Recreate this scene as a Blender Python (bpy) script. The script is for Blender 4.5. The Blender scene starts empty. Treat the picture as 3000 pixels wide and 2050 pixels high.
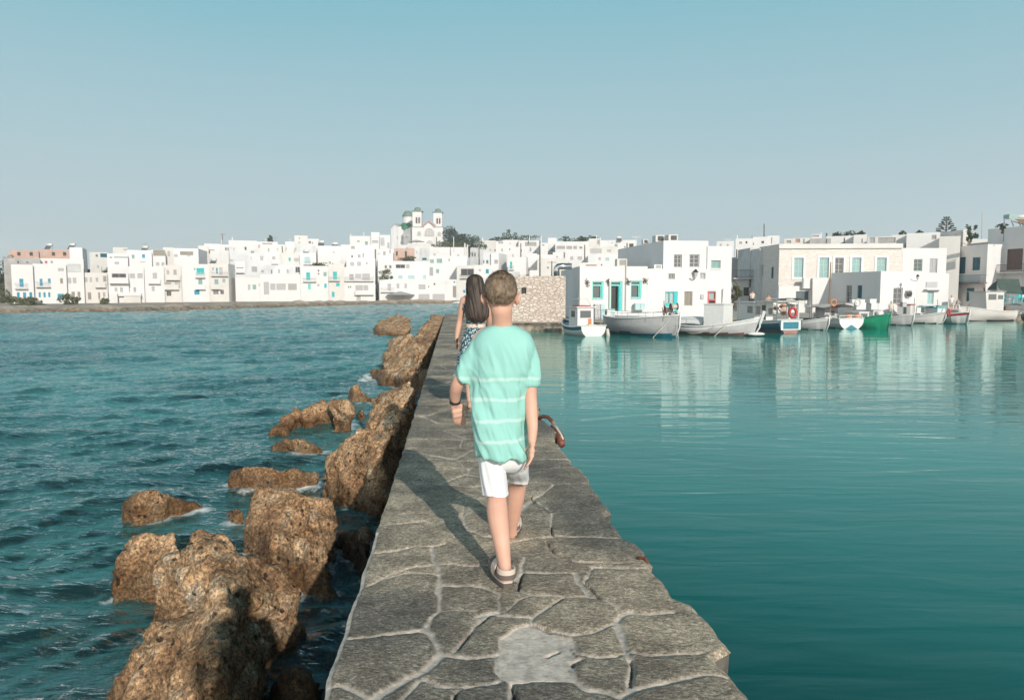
import bpy, bmesh, math, random
import numpy as np
from mathutils import Vector, Matrix
random.seed(5); rng = np.random.default_rng(5)
S = bpy.context.scene; COL = S.collection
# ---------------- camera ----------------
F = 2167.0; CH = 1.42; PITCH = math.atan((1025-850)/F); CP, SP = math.cos(PITCH), math.sin(PITCH)
W = -1.75                                   # water level, pier top is z = 0
cam = bpy.data.objects.new('camera', bpy.data.cameras.new('camera')); COL.objects.link(cam)
cam.data.sensor_width = 36; cam.data.lens = 36*F/3000; cam.data.clip_end = 6000; cam.data.clip_start = .05
cam.location = (0,0,CH); cam.rotation_euler = (math.pi/2-PITCH,0,0); S.camera = cam
# ---------------- sky and sun ----------------
SUN_EL, SUN_AZ = 22.5, 19.5                 # light travels forward and to the left
wd = bpy.data.worlds.new('World'); S.world = wd; wd.use_nodes = True
nt = wd.node_tree; N = nt.nodes; L = nt.links; N.clear()
out = N.new('ShaderNodeOutputWorld'); bg = N.new('ShaderNodeBackground'); bg.inputs[1].default_value = .1
sky = N.new('ShaderNodeTexSky'); sky.sky_type = 'NISHITA'; sky.sun_disc = False
sky.sun_elevation = math.radians(SUN_EL); sky.sun_rotation = math.radians(180-SUN_AZ); sky.dust_density = 2.0
tc = N.new('ShaderNodeTexCoord'); sx = N.new('ShaderNodeSeparateXYZ'); L.new(tc.outputs['Generated'], sx.inputs[0])
nz = N.new('ShaderNodeTexNoise'); nz.inputs['Scale'].default_value = 1.3; nz.inputs['Detail'].default_value = 5
mp = N.new('ShaderNodeMapping'); mp.inputs['Scale'].default_value = (1,1,5); L.new(tc.outputs['Generated'], mp.inputs[0]); L.new(mp.outputs[0], nz.inputs['Vector'])
ad = N.new('ShaderNodeMath'); ad.operation = 'MULTIPLY_ADD'; L.new(nz.outputs[0], ad.inputs[0]); ad.inputs[1].default_value = .07; L.new(sx.outputs[2], ad.inputs[2])
rp = N.new('ShaderNodeValToRGB'); L.new(ad.outputs[0], rp.inputs[0])
cr = rp.color_ramp; pts = [(.0,(.45,.535,.56)),(.10,(.44,.54,.57)),(.20,(.385,.525,.565)),(.30,(.30,.495,.555)),(.40,(.20,.455,.53)),(.58,(.05,.22,.31)),(1,(.03,.12,.19))]
while len(cr.elements) < len(pts): cr.elements.new(.5)
for e,(p,c) in zip(cr.elements, pts): e.position = p; e.color = (*c,1)
sc = N.new('ShaderNodeVectorMath'); sc.operation = 'SCALE'; sc.inputs['Scale'].default_value = 10; L.new(rp.outputs[0], sc.inputs[0])
mx = N.new('ShaderNodeMix'); mx.data_type = 'RGBA'; mx.inputs[0].default_value = .93

mh = N.new('ShaderNodeMapRange'); L.new(sx.outputs[1], mh.inputs[0]); mh.inputs[1].default_value=.55; mh.inputs[2].default_value=-.35; mh.inputs[3].default_value=0; mh.inputs[4].default_value=1   # added bright sky band low behind the camera, out of view, fills shaded walls
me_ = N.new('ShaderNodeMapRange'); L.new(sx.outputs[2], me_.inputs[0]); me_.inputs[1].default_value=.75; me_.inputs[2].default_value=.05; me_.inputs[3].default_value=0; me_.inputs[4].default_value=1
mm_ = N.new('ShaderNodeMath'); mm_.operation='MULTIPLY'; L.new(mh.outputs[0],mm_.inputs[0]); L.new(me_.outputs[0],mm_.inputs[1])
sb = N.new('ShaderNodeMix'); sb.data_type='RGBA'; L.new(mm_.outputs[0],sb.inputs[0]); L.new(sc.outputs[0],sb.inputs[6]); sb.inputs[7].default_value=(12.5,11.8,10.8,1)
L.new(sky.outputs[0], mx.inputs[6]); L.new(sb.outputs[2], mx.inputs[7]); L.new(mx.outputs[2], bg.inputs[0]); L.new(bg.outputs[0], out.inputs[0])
sl = bpy.data.lights.new('sun','SUN'); sl.energy = 3.6; sl.angle = math.radians(.5); sl.color = (1,.92,.82)
so = bpy.data.objects.new('sun', sl); COL.objects.link(so)
sd = Vector((-math.sin(math.radians(SUN_AZ))*math.cos(math.radians(SUN_EL)), math.cos(math.radians(SUN_AZ))*math.cos(math.radians(SUN_EL)), -math.sin(math.radians(SUN_EL))))
so.rotation_euler = sd.to_track_quat('-Z','Y').to_euler(); so.location = (10,-20,20)
S.view_settings.view_transform = 'Standard'; S.view_settings.look = 'None'; S.view_settings.exposure = .19; S.view_settings.gamma = 1
# ---------------- pixel to world ----------------
def ray(px, py):
    u = (px-1500)/F; v = (1025-py)/F
    return Vector((u, CP+v*SP, -SP+v*CP))
def onY(px, py, Y): d = ray(px,py); return Vector((0,0,CH))+d*(Y/d.y)
def onZ(px, py, z): d = ray(px,py); return Vector((0,0,CH))+d*((z-CH)/d.z)
ZM = {1:(0,680,4.648),2:(480,660,4.648),3:(940,590,4.648),4:(1380,660,4.648),5:(1640,670,4.15),6:(2100,640,4.412),7:(2540,600,4.178),
      11:(1640,820,6.4556),12:(1960,820,6.4556),13:(2280,820,6.4556),14:(2640,800,6.4556),0:(0,0,1),
      'p':(900,1400,1.7877),'a':(200,1350,2.269),'b':(640,880,2.836),'c':(0,900,2.269),'m':(1260,760,2.4825),'n':(1280,1300,3.175),'w':(1320,790,6.35)}
def zz(k, x, y): o = ZM[k]; return o[0]+x/o[2], o[1]+y/o[2]
# ---------------- helpers ----------------
def hexc(r,g,b):
    f = lambda c: c/12.92 if c <= .04045 else ((c+.055)/1.055)**2.4
    return tuple(f(c/255) for c in (r,g,b))
class MB:
    def __init__(s): s.v=[]; s.f=[]; s.m=[]
    def face(s, pts, m=0):
        n=len(s.v); s.v += [tuple(p) for p in pts]; s.f.append(tuple(range(n,n+len(pts)))); s.m.append(m); return s
    def grid(s, P, closeu=False, closev=False, m=0):
        P=np.asarray(P); a,b=P.shape[:2]; n=len(s.v); s.v += [tuple(p) for p in P.reshape(-1,3)]
        for i in range(a if closeu else a-1):
            for j in range(b if closev else b-1):
                i2=(i+1)%a; j2=(j+1)%b
                s.f.append((n+i*b+j,n+i*b+j2,n+i2*b+j2,n+i2*b+j)); s.m.append(m)
        return s
    def box(s, x0,x1,y0,y1,z0,z1, T=None, m=0):
        c=[Vector((x,y,z)) for z in (z0,z1) for y in (y0,y1) for x in (x0,x1)]
        if T: c=[T(p) for p in c]
        n=len(s.v); s.v += [tuple(p) for p in c]
        for f in ((0,2,3,1),(4,5,7,6),(0,1,5,4),(1,3,7,5),(3,2,6,7),(2,0,4,6)): s.f.append(tuple(n+i for i in f)); s.m.append(m)
        return s
    def tube(s, pts, r, n=8, m=0, cap=True):
        pts=[Vector(p) for p in pts]; k=len(pts); rs = r if hasattr(r,'__len__') else [r]*k
        rings=[]; up=None
        for i,p in enumerate(pts):
            t=(pts[min(i+1,k-1)]-pts[max(i-1,0)]).normalized()
            if up is None: up = t.orthogonal().normalized()
            up=(up-t*up.dot(t))
            up = up.normalized() if up.length>1e-6 else t.orthogonal().normalized()
            w=t.cross(up)
            rings.append([p+(up*math.cos(2*math.pi*j/n)+w*math.sin(2*math.pi*j/n))*rs[i] for j in range(n)])
        b=len(s.v); s.grid([[tuple(q) for q in R] for R in rings], closev=True, m=m)
        if cap:
            s.f.append(tuple(b+j for j in reversed(range(n)))); s.m.append(m)
            s.f.append(tuple(b+(k-1)*n+j for j in range(n))); s.m.append(m)
        return s
    def ball(s, c, r, nu=10, nv=7, m=0, half=False):
        c=Vector(c); r = r if hasattr(r,'__len__') else (r,r,r)
        P=[]
        for i in range(nv+1):
            a=(math.pi/2 if half else math.pi)*i/nv
            P.append([(c.x+r[0]*math.sin(a)*math.cos(2*math.pi*j/nu),c.y+r[1]*math.sin(a)*math.sin(2*math.pi*j/nu),c.z+r[2]*math.cos(a)) for j in range(nu)])
        return s.grid(P[::-1], closev=True, m=m)
    def build(s, name, mats, parent=None, smooth=False, world=True):
        me=bpy.data.meshes.new(name)
        v=np.array(s.v,dtype=float)
        if parent is not None and world:
            r=parent
            while r.parent: r=r.parent
            v=v-np.array(r.location)
        me.from_pydata(v.tolist(),[],s.f)
        mats = mats if isinstance(mats,(list,tuple)) else [mats]
        for m_ in mats: me.materials.append(m_)
        if len(mats)>1: me.polygons.foreach_set('material_index', s.m)
        if smooth: me.polygons.foreach_set('use_smooth',[True]*len(me.polygons))
        me.update()
        o=bpy.data.objects.new(name,me); COL.objects.link(o)
        if parent is not None: o.parent=parent
        return o
def thing(name, label, cat, loc, group=None):
    o=bpy.data.objects.new(name,None); COL.objects.link(o); o.location=loc; o.empty_display_size=.2
    bpy.context.view_layer.update() if False else None
    return tag(o,label,cat,group)
def tag(o, label=None, cat=None, group=None, kind=None):
    if label: o['label']=label
    if cat: o['category']=cat
    if group: o['group']=group
    if kind: o['kind']=kind
    return o
def origin_to(o, loc):
    loc=Vector(loc); o.data.transform(Matrix.Translation(-loc)); o.location=loc; return o
def solo(mb, name, mats, label, cat, group=None, smooth=False, loc=None):
    o=mb.build(name,mats,None,smooth); tag(o,label,cat,group)
    v=np.array(mb.v); c=v.mean(0); origin_to(o,(c[0],c[1],v[:,2].min()) if loc is None else loc); return o
# ---------------- value noise in numpy ----------------
def _h(ix,iy,iz,seed):
    n=(ix.astype(np.int64)*73856093)^(iy.astype(np.int64)*19349663)^(iz.astype(np.int64)*83492791)^(seed*2654435761)
    n=(n^(n>>13))*1274126177; n=n&0x7fffffff; n=(n^(n>>16))&0xffff
    return n/65535.0
def vnoise(p, seed=0):
    p=np.asarray(p,float); i=np.floor(p).astype(np.int64); f=p-i; f=f*f*(3-2*f); r=0
    for dx in (0,1):
        for dy in (0,1):
            for dz in (0,1):
                w=(f[...,0] if dx else 1-f[...,0])*(f[...,1] if dy else 1-f[...,1])*(f[...,2] if dz else 1-f[...,2])
                r=r+w*_h(i[...,0]+dx,i[...,1]+dy,i[...,2]+dz,seed)
    return r*2-1
def fbm(p, o=4, seed=0, g=.5):
    r=0;a=1;t=0
    for k in range(o): r=r+a*vnoise(np.asarray(p)*(2**k)+k*17.3,seed+k); t+=a; a*=g
    return r/t
# ---------------- materials ----------------
def mat(name, col, rough=.7, var=None, vs=3, bump=0, bs=20, metal=0, spec=.5, detail=6, stretch=(1,1,1), coord='Object', var2=None, vs2=.4):
    m=bpy.data.materials.new(name); m.use_nodes=True; n=m.node_tree.nodes; l=m.node_tree.links; b=n['Principled BSDF']
    b.inputs['Roughness'].default_value=rough; b.inputs['Metallic'].default_value=metal; b.inputs['Specular IOR Level'].default_value=spec
    b.inputs['Base Color'].default_value=(*col,1)
    t=n.new('ShaderNodeTexCoord'); mp=n.new('ShaderNodeMapping'); mp.inputs['Scale'].default_value=stretch; l.new(t.outputs[coord],mp.inputs[0])
    src=None
    if var:
        z=n.new('ShaderNodeTexNoise'); z.inputs['Scale'].default_value=vs; z.inputs['Detail'].default_value=detail; z.inputs['Roughness'].default_value=.6; l.new(mp.outputs[0],z.inputs['Vector'])
        r=n.new('ShaderNodeValToRGB'); r.color_ramp.elements[0].position=.35; r.color_ramp.elements[1].position=.65
        r.color_ramp.elements[0].color=(*var,1); r.color_ramp.elements[1].color=(*col,1); l.new(z.outputs[0],r.inputs[0]); src=r.outputs[0]
        if var2:
            z2=n.new('ShaderNodeTexNoise'); z2.inputs['Scale'].default_value=vs2; z2.inputs['Detail'].default_value=5; l.new(mp.outputs[0],z2.inputs['Vector'])
            r2=n.new('ShaderNodeMapRange'); r2.inputs[1].default_value=.5; r2.inputs[2].default_value=.68; l.new(z2.outputs[0],r2.inputs[0])
            x=n.new('ShaderNodeMix'); x.data_type='RGBA'; l.new(r2.outputs[0],x.inputs[0]); l.new(src,x.inputs[6]); x.inputs[7].default_value=(*var2,1); src=x.outputs[2]
        l.new(src,b.inputs['Base Color'])
    if bump:
        z=n.new('ShaderNodeTexNoise'); z.inputs['Scale'].default_value=bs; z.inputs['Detail'].default_value=8; l.new(mp.outputs[0],z.inputs['Vector'])
        bp=n.new('ShaderNodeBump'); bp.inputs['Strength'].default_value=min(1,bump*10); bp.inputs['Distance'].default_value=bump; l.new(z.outputs[0],bp.inputs['Height']); l.new(bp.outputs[0],b.inputs['Normal'])
    return m
M={}
M['white']=mat('whitewash',(.69,.69,.69),.85,(.63,.635,.64),.5,.012,3,var2=(.60,.60,.60),vs2=.25,stretch=(1,1,.5))
M['white2']=mat('whitewash_cream',(.65,.635,.61),.85,(.58,.57,.55),.6,.012,3,var2=(.52,.51,.49),vs2=.3,stretch=(1,1,.5))
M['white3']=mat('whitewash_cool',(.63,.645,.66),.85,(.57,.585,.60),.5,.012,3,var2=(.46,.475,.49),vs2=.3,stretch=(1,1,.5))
M['cement']=mat('cement_render',(.42,.42,.42),.9,(.34,.34,.34),1.2,.01,6,var2=(.30,.29,.28))
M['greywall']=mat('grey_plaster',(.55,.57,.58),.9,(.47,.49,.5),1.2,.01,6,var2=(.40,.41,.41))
M['pinkwall']=mat('pink_render',(.52,.36,.30),.9,(.44,.30,.25),1,.01,6)
M['T']=mat('turquoise_paint',(.03,.50,.52),.5,(.02,.42,.45),3)
M['T2']=mat('aqua_paint',(.16,.62,.56),.5,(.12,.54,.5),3)
M['T3']=mat('pale_aqua_paint',(.42,.60,.62),.55,(.37,.54,.56),3)
M['B']=mat('blue_paint',(.03,.33,.48),.5,(.02,.27,.42),3)
M['D']=mat('deep_teal_paint',(.01,.14,.20),.5,(.008,.10,.15),3)
M['M']=mat('grey_green_paint',(.27,.42,.41),.6,(.23,.37,.36),3)
M['G']=mat('grey_paint',(.42,.42,.41),.7,(.35,.35,.34),4)
M['L']=mat('light_grey_paint',(.47,.47,.48),.7,(.42,.42,.43),4)
M['O']=mat('taupe_paint',(.33,.31,.27),.7,(.28,.26,.23),4)
M['P']=mat('coral_paint',(.62,.13,.15),.55,(.55,.11,.13),4)
M['N']=mat('brown_paint',(.14,.085,.075),.6,(.11,.07,.06),4)
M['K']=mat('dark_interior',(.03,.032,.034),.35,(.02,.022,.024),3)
M['gl']=mat('window_glass',(.10,.11,.115),.08,spec=.8)
M['wh']=mat('white_paint',(.70,.71,.70),.45,(.63,.64,.63),6)
M['blk']=mat('black_metal',(.015,.015,.016),.5)
M['gm']=mat('grey_metal',(.35,.36,.36),.4,(.28,.28,.28),8,metal=.6)
M['steel']=mat('stainless_steel',(.6,.6,.6),.22,metal=1)
M['wood']=mat('weathered_wood',(.24,.17,.11),.7,(.15,.10,.06),6,.004,30,stretch=(1,1,6))
M['pole']=mat('pole_wood',(.16,.14,.12),.8,(.10,.09,.08),4)
M['rust']=mat('rusty_iron',(.22,.07,.04),.75,(.10,.035,.02),25,.004,60,var2=(.30,.20,.16),vs2=9)
M['canvas']=mat('canvas',(.62,.58,.52),.9,(.52,.48,.43),3,.01,6)
M['canvas_g']=mat('green_canvas',(.07,.11,.09),.85,(.05,.08,.065),2,.03,3)
M['green']=mat('green_boat_paint',(.01,.30,.17),.35,(.008,.24,.13),3)
M['dome']=mat('weathered_green_dome',(.16,.23,.19),.6,(.12,.18,.15),2)
M['dome2']=mat('green_dome_drum',(.02,.20,.10),.6,(.02,.15,.08),2)
M['trimpink']=mat('red_brown_trim',(.42,.22,.19),.8)
M['roofgrey']=mat('grey_roof',(.28,.31,.32),.8)
M['orange']=mat('orange_plastic',(.62,.22,.08),.5,(.5,.17,.06),6)
M['red']=mat('red_paint',(.48,.03,.03),.5,(.36,.02,.02),6)
M['rope']=mat('pale_rope',(.55,.50,.42),.9)
M['rubber']=mat('black_rubber',(.02,.02,.02),.8)
M['trunk']=mat('bark',(.12,.085,.06),.9,(.06,.045,.03),10,.02,12)
def leafmat(name, a, b):
    m=mat(name,a,.6,b,1.5,detail=2); m.node_tree.nodes['Principled BSDF'].inputs['Specular IOR Level'].default_value=.25; return m
M['leaf']=leafmat('dark_foliage',(.07,.10,.045),(.03,.05,.025))
M['leaf2']=leafmat('olive_foliage',(.14,.15,.07),(.07,.08,.04))
M['leaf3']=leafmat('pine_foliage',(.06,.085,.06),(.03,.05,.04))

def rubble(name, sc_, cols, joint, st=(1,1,1.9), jw=.06, dist=.12):
    m=mat(name,cols[0],.9,bump=.01,bs=12); n=m.node_tree.nodes;l=m.node_tree.links;b=n['Principled BSDF']
    t=n.new('ShaderNodeTexCoord'); mp=n.new('ShaderNodeMapping'); mp.inputs['Scale'].default_value=st; l.new(t.outputs['Object'],mp.inputs[0])
    z=n.new('ShaderNodeTexNoise'); z.inputs['Scale'].default_value=2.5; l.new(mp.outputs[0],z.inputs['Vector'])
    x=n.new('ShaderNodeMix'); x.data_type='RGBA'; x.inputs[0].default_value=dist; l.new(mp.outputs[0],x.inputs[6]); l.new(z.outputs['Color'],x.inputs[7])
    v=n.new('ShaderNodeTexVoronoi'); v.inputs['Scale'].default_value=sc_; l.new(x.outputs[2],v.inputs['Vector'])
    e=n.new('ShaderNodeTexVoronoi'); e.feature='DISTANCE_TO_EDGE'; e.inputs['Scale'].default_value=sc_; l.new(x.outputs[2],e.inputs['Vector'])
    s_=n.new('ShaderNodeSeparateColor'); l.new(v.outputs['Color'],s_.inputs[0]); r=n.new('ShaderNodeValToRGB'); el=r.color_ramp.elements
    while len(el)<len(cols): el.new(.5)
    for i,c in enumerate(cols): el[i].position=i/(len(cols)-1); el[i].color=(*c,1)
    l.new(s_.outputs[0],r.inputs[0]); mr=n.new('ShaderNodeMapRange'); mr.inputs[1].default_value=jw*.4; mr.inputs[2].default_value=jw; l.new(e.outputs['Distance'],mr.inputs[0])
    y=n.new('ShaderNodeMix'); y.data_type='RGBA'; l.new(mr.outputs[0],y.inputs[0]); y.inputs[6].default_value=(*joint,1); l.new(r.outputs[0],y.inputs[7]); l.new(y.outputs[2],b.inputs['Base Color'])
    bp=n.new('ShaderNodeBump'); bp.inputs['Distance'].default_value=.02 if 'ashlar' in name else .05; bp.inputs['Strength'].default_value=.8; l.new(mr.outputs[0],bp.inputs['Height'])
    old=b.inputs['Normal'].links[0].from_node; l.new(bp.outputs[0],old.inputs['Normal']); return m
M['stoneA']=rubble('rubble_stone',3.1,[(.60,.51,.45),(.52,.44,.385),(.63,.58,.52),(.57,.48,.42),(.60,.55,.49)],(.40,.33,.28),jw=.09)
M['stoneC']=rubble('pale_ashlar_stone',1.9,[(.69,.65,.615),(.65,.605,.565),(.70,.67,.64),(.66,.615,.575)],(.62,.575,.535),(1,1,2.4),.05,.05)

M['bluepan']=mat('faded_blue_paint',(.03,.20,.27),.5,(.02,.15,.21),5); M['pinkb']=mat('faded_red_bottom_paint',(.40,.20,.18),.7,(.30,.14,.12),5)
# ---------------- water ----------------
def water_mat(name, body, body2, bumps, gloss_rough, transp, mixsc=.15, foam=False):
    m=bpy.data.materials.new(name); m.use_nodes=True; n=m.node_tree.nodes; l=m.node_tree.links; n.clear()
    o=n.new('ShaderNodeOutputMaterial'); t=n.new('ShaderNodeTexCoord'); h=None
    for (s,d,st,typ) in bumps:
        mp=n.new('ShaderNodeMapping'); mp.inputs['Scale'].default_value=st; mp.inputs['Rotation'].default_value=(0,0,.25); l.new(t.outputs['Object'],mp.inputs[0])
        z=n.new('ShaderNodeTexNoise'); z.inputs['Scale'].default_value=s; z.inputs['Detail'].default_value=typ; z.inputs['Distortion'].default_value=.6; l.new(mp.outputs[0],z.inputs['Vector'])
        bp=n.new('ShaderNodeBump'); bp.inputs['Distance'].default_value=d; bp.inputs['Strength'].default_value=1; l.new(z.outputs[0],bp.inputs['Height'])
        if h: l.new(h,bp.inputs['Normal'])
        h=bp.outputs[0]
    z=n.new('ShaderNodeTexNoise'); z.inputs['Scale'].default_value=mixsc; z.inputs['Detail'].default_value=4; l.new(t.outputs['Object'],z.inputs['Vector'])
    r=n.new('ShaderNodeValToRGB'); r.color_ramp.elements[0].position=.38; r.color_ramp.elements[1].position=.62
    r.color_ramp.elements[0].color=(*body,1); r.color_ramp.elements[1].color=(*body2,1); l.new(z.outputs[0],r.inputs[0])
    df=n.new('ShaderNodeBsdfDiffuse'); l.new(r.outputs[0],df.inputs[0]); l.new(h,df.inputs['Normal'])
    tr=n.new('ShaderNodeBsdfTransparent'); tr.inputs[0].default_value=(.55,.80,.78,1)
    lw=n.new('ShaderNodeLayerWeight'); lw.inputs[0].default_value=.5; lm=n.new('ShaderNodeMapRange'); lm.inputs[1].default_value=.42; lm.inputs[2].default_value=.86 if foam else .95; lm.inputs[3].default_value=transp; lm.inputs[4].default_value=.05; l.new(lw.outputs['Facing'],lm.inputs[0]); m1=n.new('ShaderNodeMixShader'); l.new(lm.outputs[0],m1.inputs[0]); l.new(df.outputs[0],m1.inputs[1]); l.new(tr.outputs[0],m1.inputs[2])
    fr=n.new('ShaderNodeFresnel'); fr.inputs[0].default_value=1.45 if foam else 1.37; l.new(h,fr.inputs['Normal'])
    gl=n.new('ShaderNodeBsdfGlossy'); gl.inputs['Roughness'].default_value=gloss_rough; l.new(h,gl.inputs['Normal']); gl.inputs[0].default_value=(1,1,1,1) if foam else (.80,.97,.945,1)
    m2=n.new('ShaderNodeMixShader'); l.new(fr.outputs[0],m2.inputs[0]); l.new(m1.outputs[0],m2.inputs[1]); l.new(gl.outputs[0],m2.inputs[2]); last=m2
    if foam:
        at=n.new('ShaderNodeAttribute'); at.attribute_name='foam'
        fz=n.new('ShaderNodeTexNoise'); fz.inputs['Scale'].default_value=5; fz.inputs['Detail'].default_value=8; fz.inputs['Roughness'].default_value=.7; l.new(t.outputs['Object'],fz.inputs['Vector'])
        a=n.new('ShaderNodeMath'); a.operation='ADD'; l.new(at.outputs['Fac'],a.inputs[0]); l.new(fz.outputs[0],a.inputs[1])
        mr=n.new('ShaderNodeMapRange'); mr.inputs[1].default_value=1.02; mr.inputs[2].default_value=1.35; l.new(a.outputs[0],mr.inputs[0])
        fd=n.new('ShaderNodeBsdfDiffuse'); fd.inputs[0].default_value=(.75,.78,.78,1)
        m3=n.new('ShaderNodeMixShader'); l.new(mr.outputs[0],m3.inputs[0]); l.new(m2.outputs[0],m3.inputs[1]); l.new(fd.outputs[0],m3.inputs[2]); last=m3
    l.new(last.outputs[0],o.inputs[0]); return m
M['sea']=water_mat('sea_water',(.035,.165,.17),(.08,.30,.295),[(1.6,.17,(.6,2.0,1),4),(5,.075,(.6,1.9,1),5)],.05,.92,.12,True)
M['harbour']=water_mat('harbour_water',(.0,.20,.172),(.0,.32,.27),[(.5,.030,(.5,1.4,1),2),(1.7,.013,(.35,1.6,1),3)],.0,.88,.07)
PL = lambda Y: float(np.interp(Y,[-20,2.466,3.327,6.018,60],[1.08,-.668,-.735,-.9366,-5.26]))    # pier's left and right edge in X at distance Y
PR = lambda Y: float(np.interp(Y,[-20,2.466,3.166,4.2,5.72,8.89,60],[2.95,.885,.80,.69,.525,.340,-3.74]))
PEND = 45.0
def sea():
    ys=np.concatenate([np.arange(-6,2,.5),2+np.cumsum(np.full(70,.06)),]); y=ys[-1]
    L_=list(ys)
    while y<240: y+=max(.05,.006*y); L_.append(y)
    ys=np.array(L_); nx=420
    X=np.zeros((len(ys),nx)); 
    for i,y in enumerate(ys):
        xr = (PL(y)+.25) if y<PEND+3 else -4.0-.25-(y-48)*.02
        xl = min(-7,-.98*y-6); t=np.linspace(0,1,nx); X[i]=xl+(xr-xl)*t
    Y=np.repeat(ys[:,None],nx,1); Z=np.zeros_like(X)
    r=np.random.default_rng(3); g=0
    main=math.radians(-72)
    for k in range(46):
        lam=.28*1.085**k if k<34 else 4.5*1.09**(k-34); a=.0095*lam**.9 if k<34 else 0.0042*lam**.7
        th=main+r.normal(0,.42); kx,ky=math.cos(th)*2*math.pi/lam,math.sin(th)*2*math.pi/lam; ph=r.uniform(0,6.28)
        arg=kx*X+ky*Y+ph+.7*vnoise(np.stack([X*.3,Y*.3,np.full_like(X,k*3.1)],-1),k)
        fade=np.clip(1-(Y*.006*2.2-lam)/lam,0,1)*(np.clip((X-X[:,:1])/2,0,1)*0+1)
        s=np.sin(arg); Z+=a*fade*((1-np.abs(s))*1.6-.9 if k%2 else s)
    Z*=.85
    # calmer right beside the wall
    Zw=W+Z
    P=np.stack([X,Y,Zw],-1)
    foam=np.zeros_like(X)
    for (k,x,y,rad,a) in FOAM:
        q=onZ(*zz(k,x,y),W); d=np.sqrt(((X-q.x)/rad)**2+((Y-q.y)/(rad*1.4))**2); foam=np.maximum(foam,a*np.clip(1-d,0,1)**.7)
    crest=np.clip((Z-.09)/.08,0,1)*.30; foam=np.maximum(foam,crest)
    from mathutils import kdtree
    pts=np.concatenate([a[np.abs(a[:,2]-W)<.05] for a in WATERLINE]); pts=pts[::3]; kd=kdtree.KDTree(len(pts))
    for i_,p_ in enumerate(pts): kd.insert((p_[0],p_[1],0),i_)
    kd.balance(); nn_=vnoise(np.stack([X*1.3,Y*1.3,X*0],-1),77)
    for i_,j_ in zip(*np.where((X>-7)&(Y<48)&(Y>2))):
        d_=kd.find((X[i_,j_],Y[i_,j_],0))[2]; lim=.10+.012*Y[i_,j_]
        if d_<lim*2: foam[i_,j_]=max(foam[i_,j_],(.62+.22*nn_[i_,j_])*(1-d_/(lim*2))**.6)
    b=MB(); b.grid(P); o=b.build('sea',M['sea'],smooth=True); tag(o,kind='structure')
    at=o.data.attributes.new('foam','FLOAT','POINT'); at.data.foreach_set('value',foam.reshape(-1).astype(np.float32))
FOAM=[('b',1230,620,1.1,.75),('b',1150,600,.9,.4),('b',1180,830,.6,.6),('b',1340,350,1.3,.45),('b',900,1230,.5,.45),('b',1150,820,.7,.5),('b',600,1540,.35,.5),('a',1850,270,.22,.7),('a',1180,540,.3,.6),('a',900,400,.5,.42),('b',1300,410,.6,.6),('b',950,830,.7,.45),('a',1480,170,.25,.5),('b',1400,720,.9,.38)]
def harbour():
    ys=[-6]; y=-6
    while y<75: y+=max(.25,.03*abs(y)); ys.append(y)
    P=[[(x,y,W) for x in np.linspace((PR(y)-.3 if y<PEND+2 else PL(PEND)-.5+ (y-47)*0), max(12,y*1.1+14), 60)] for y in ys]
    o=MB().grid(P).build('harbour_water',M['harbour'],smooth=True); tag(o,kind='structure')
harbour()
M['bed']=mat('sea_bed',(.008,.06,.06),.95,(.005,.04,.042),.35,var2=(.05,.075,.06),vs2=.25)
o=MB().grid([[(x,y,W-2.6) for x in (-400,-100,-30,0,30,110)] for y in (-15,20,60,130,260)]).build('sea_bed',M['bed']); tag(o,kind='structure')
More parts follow.
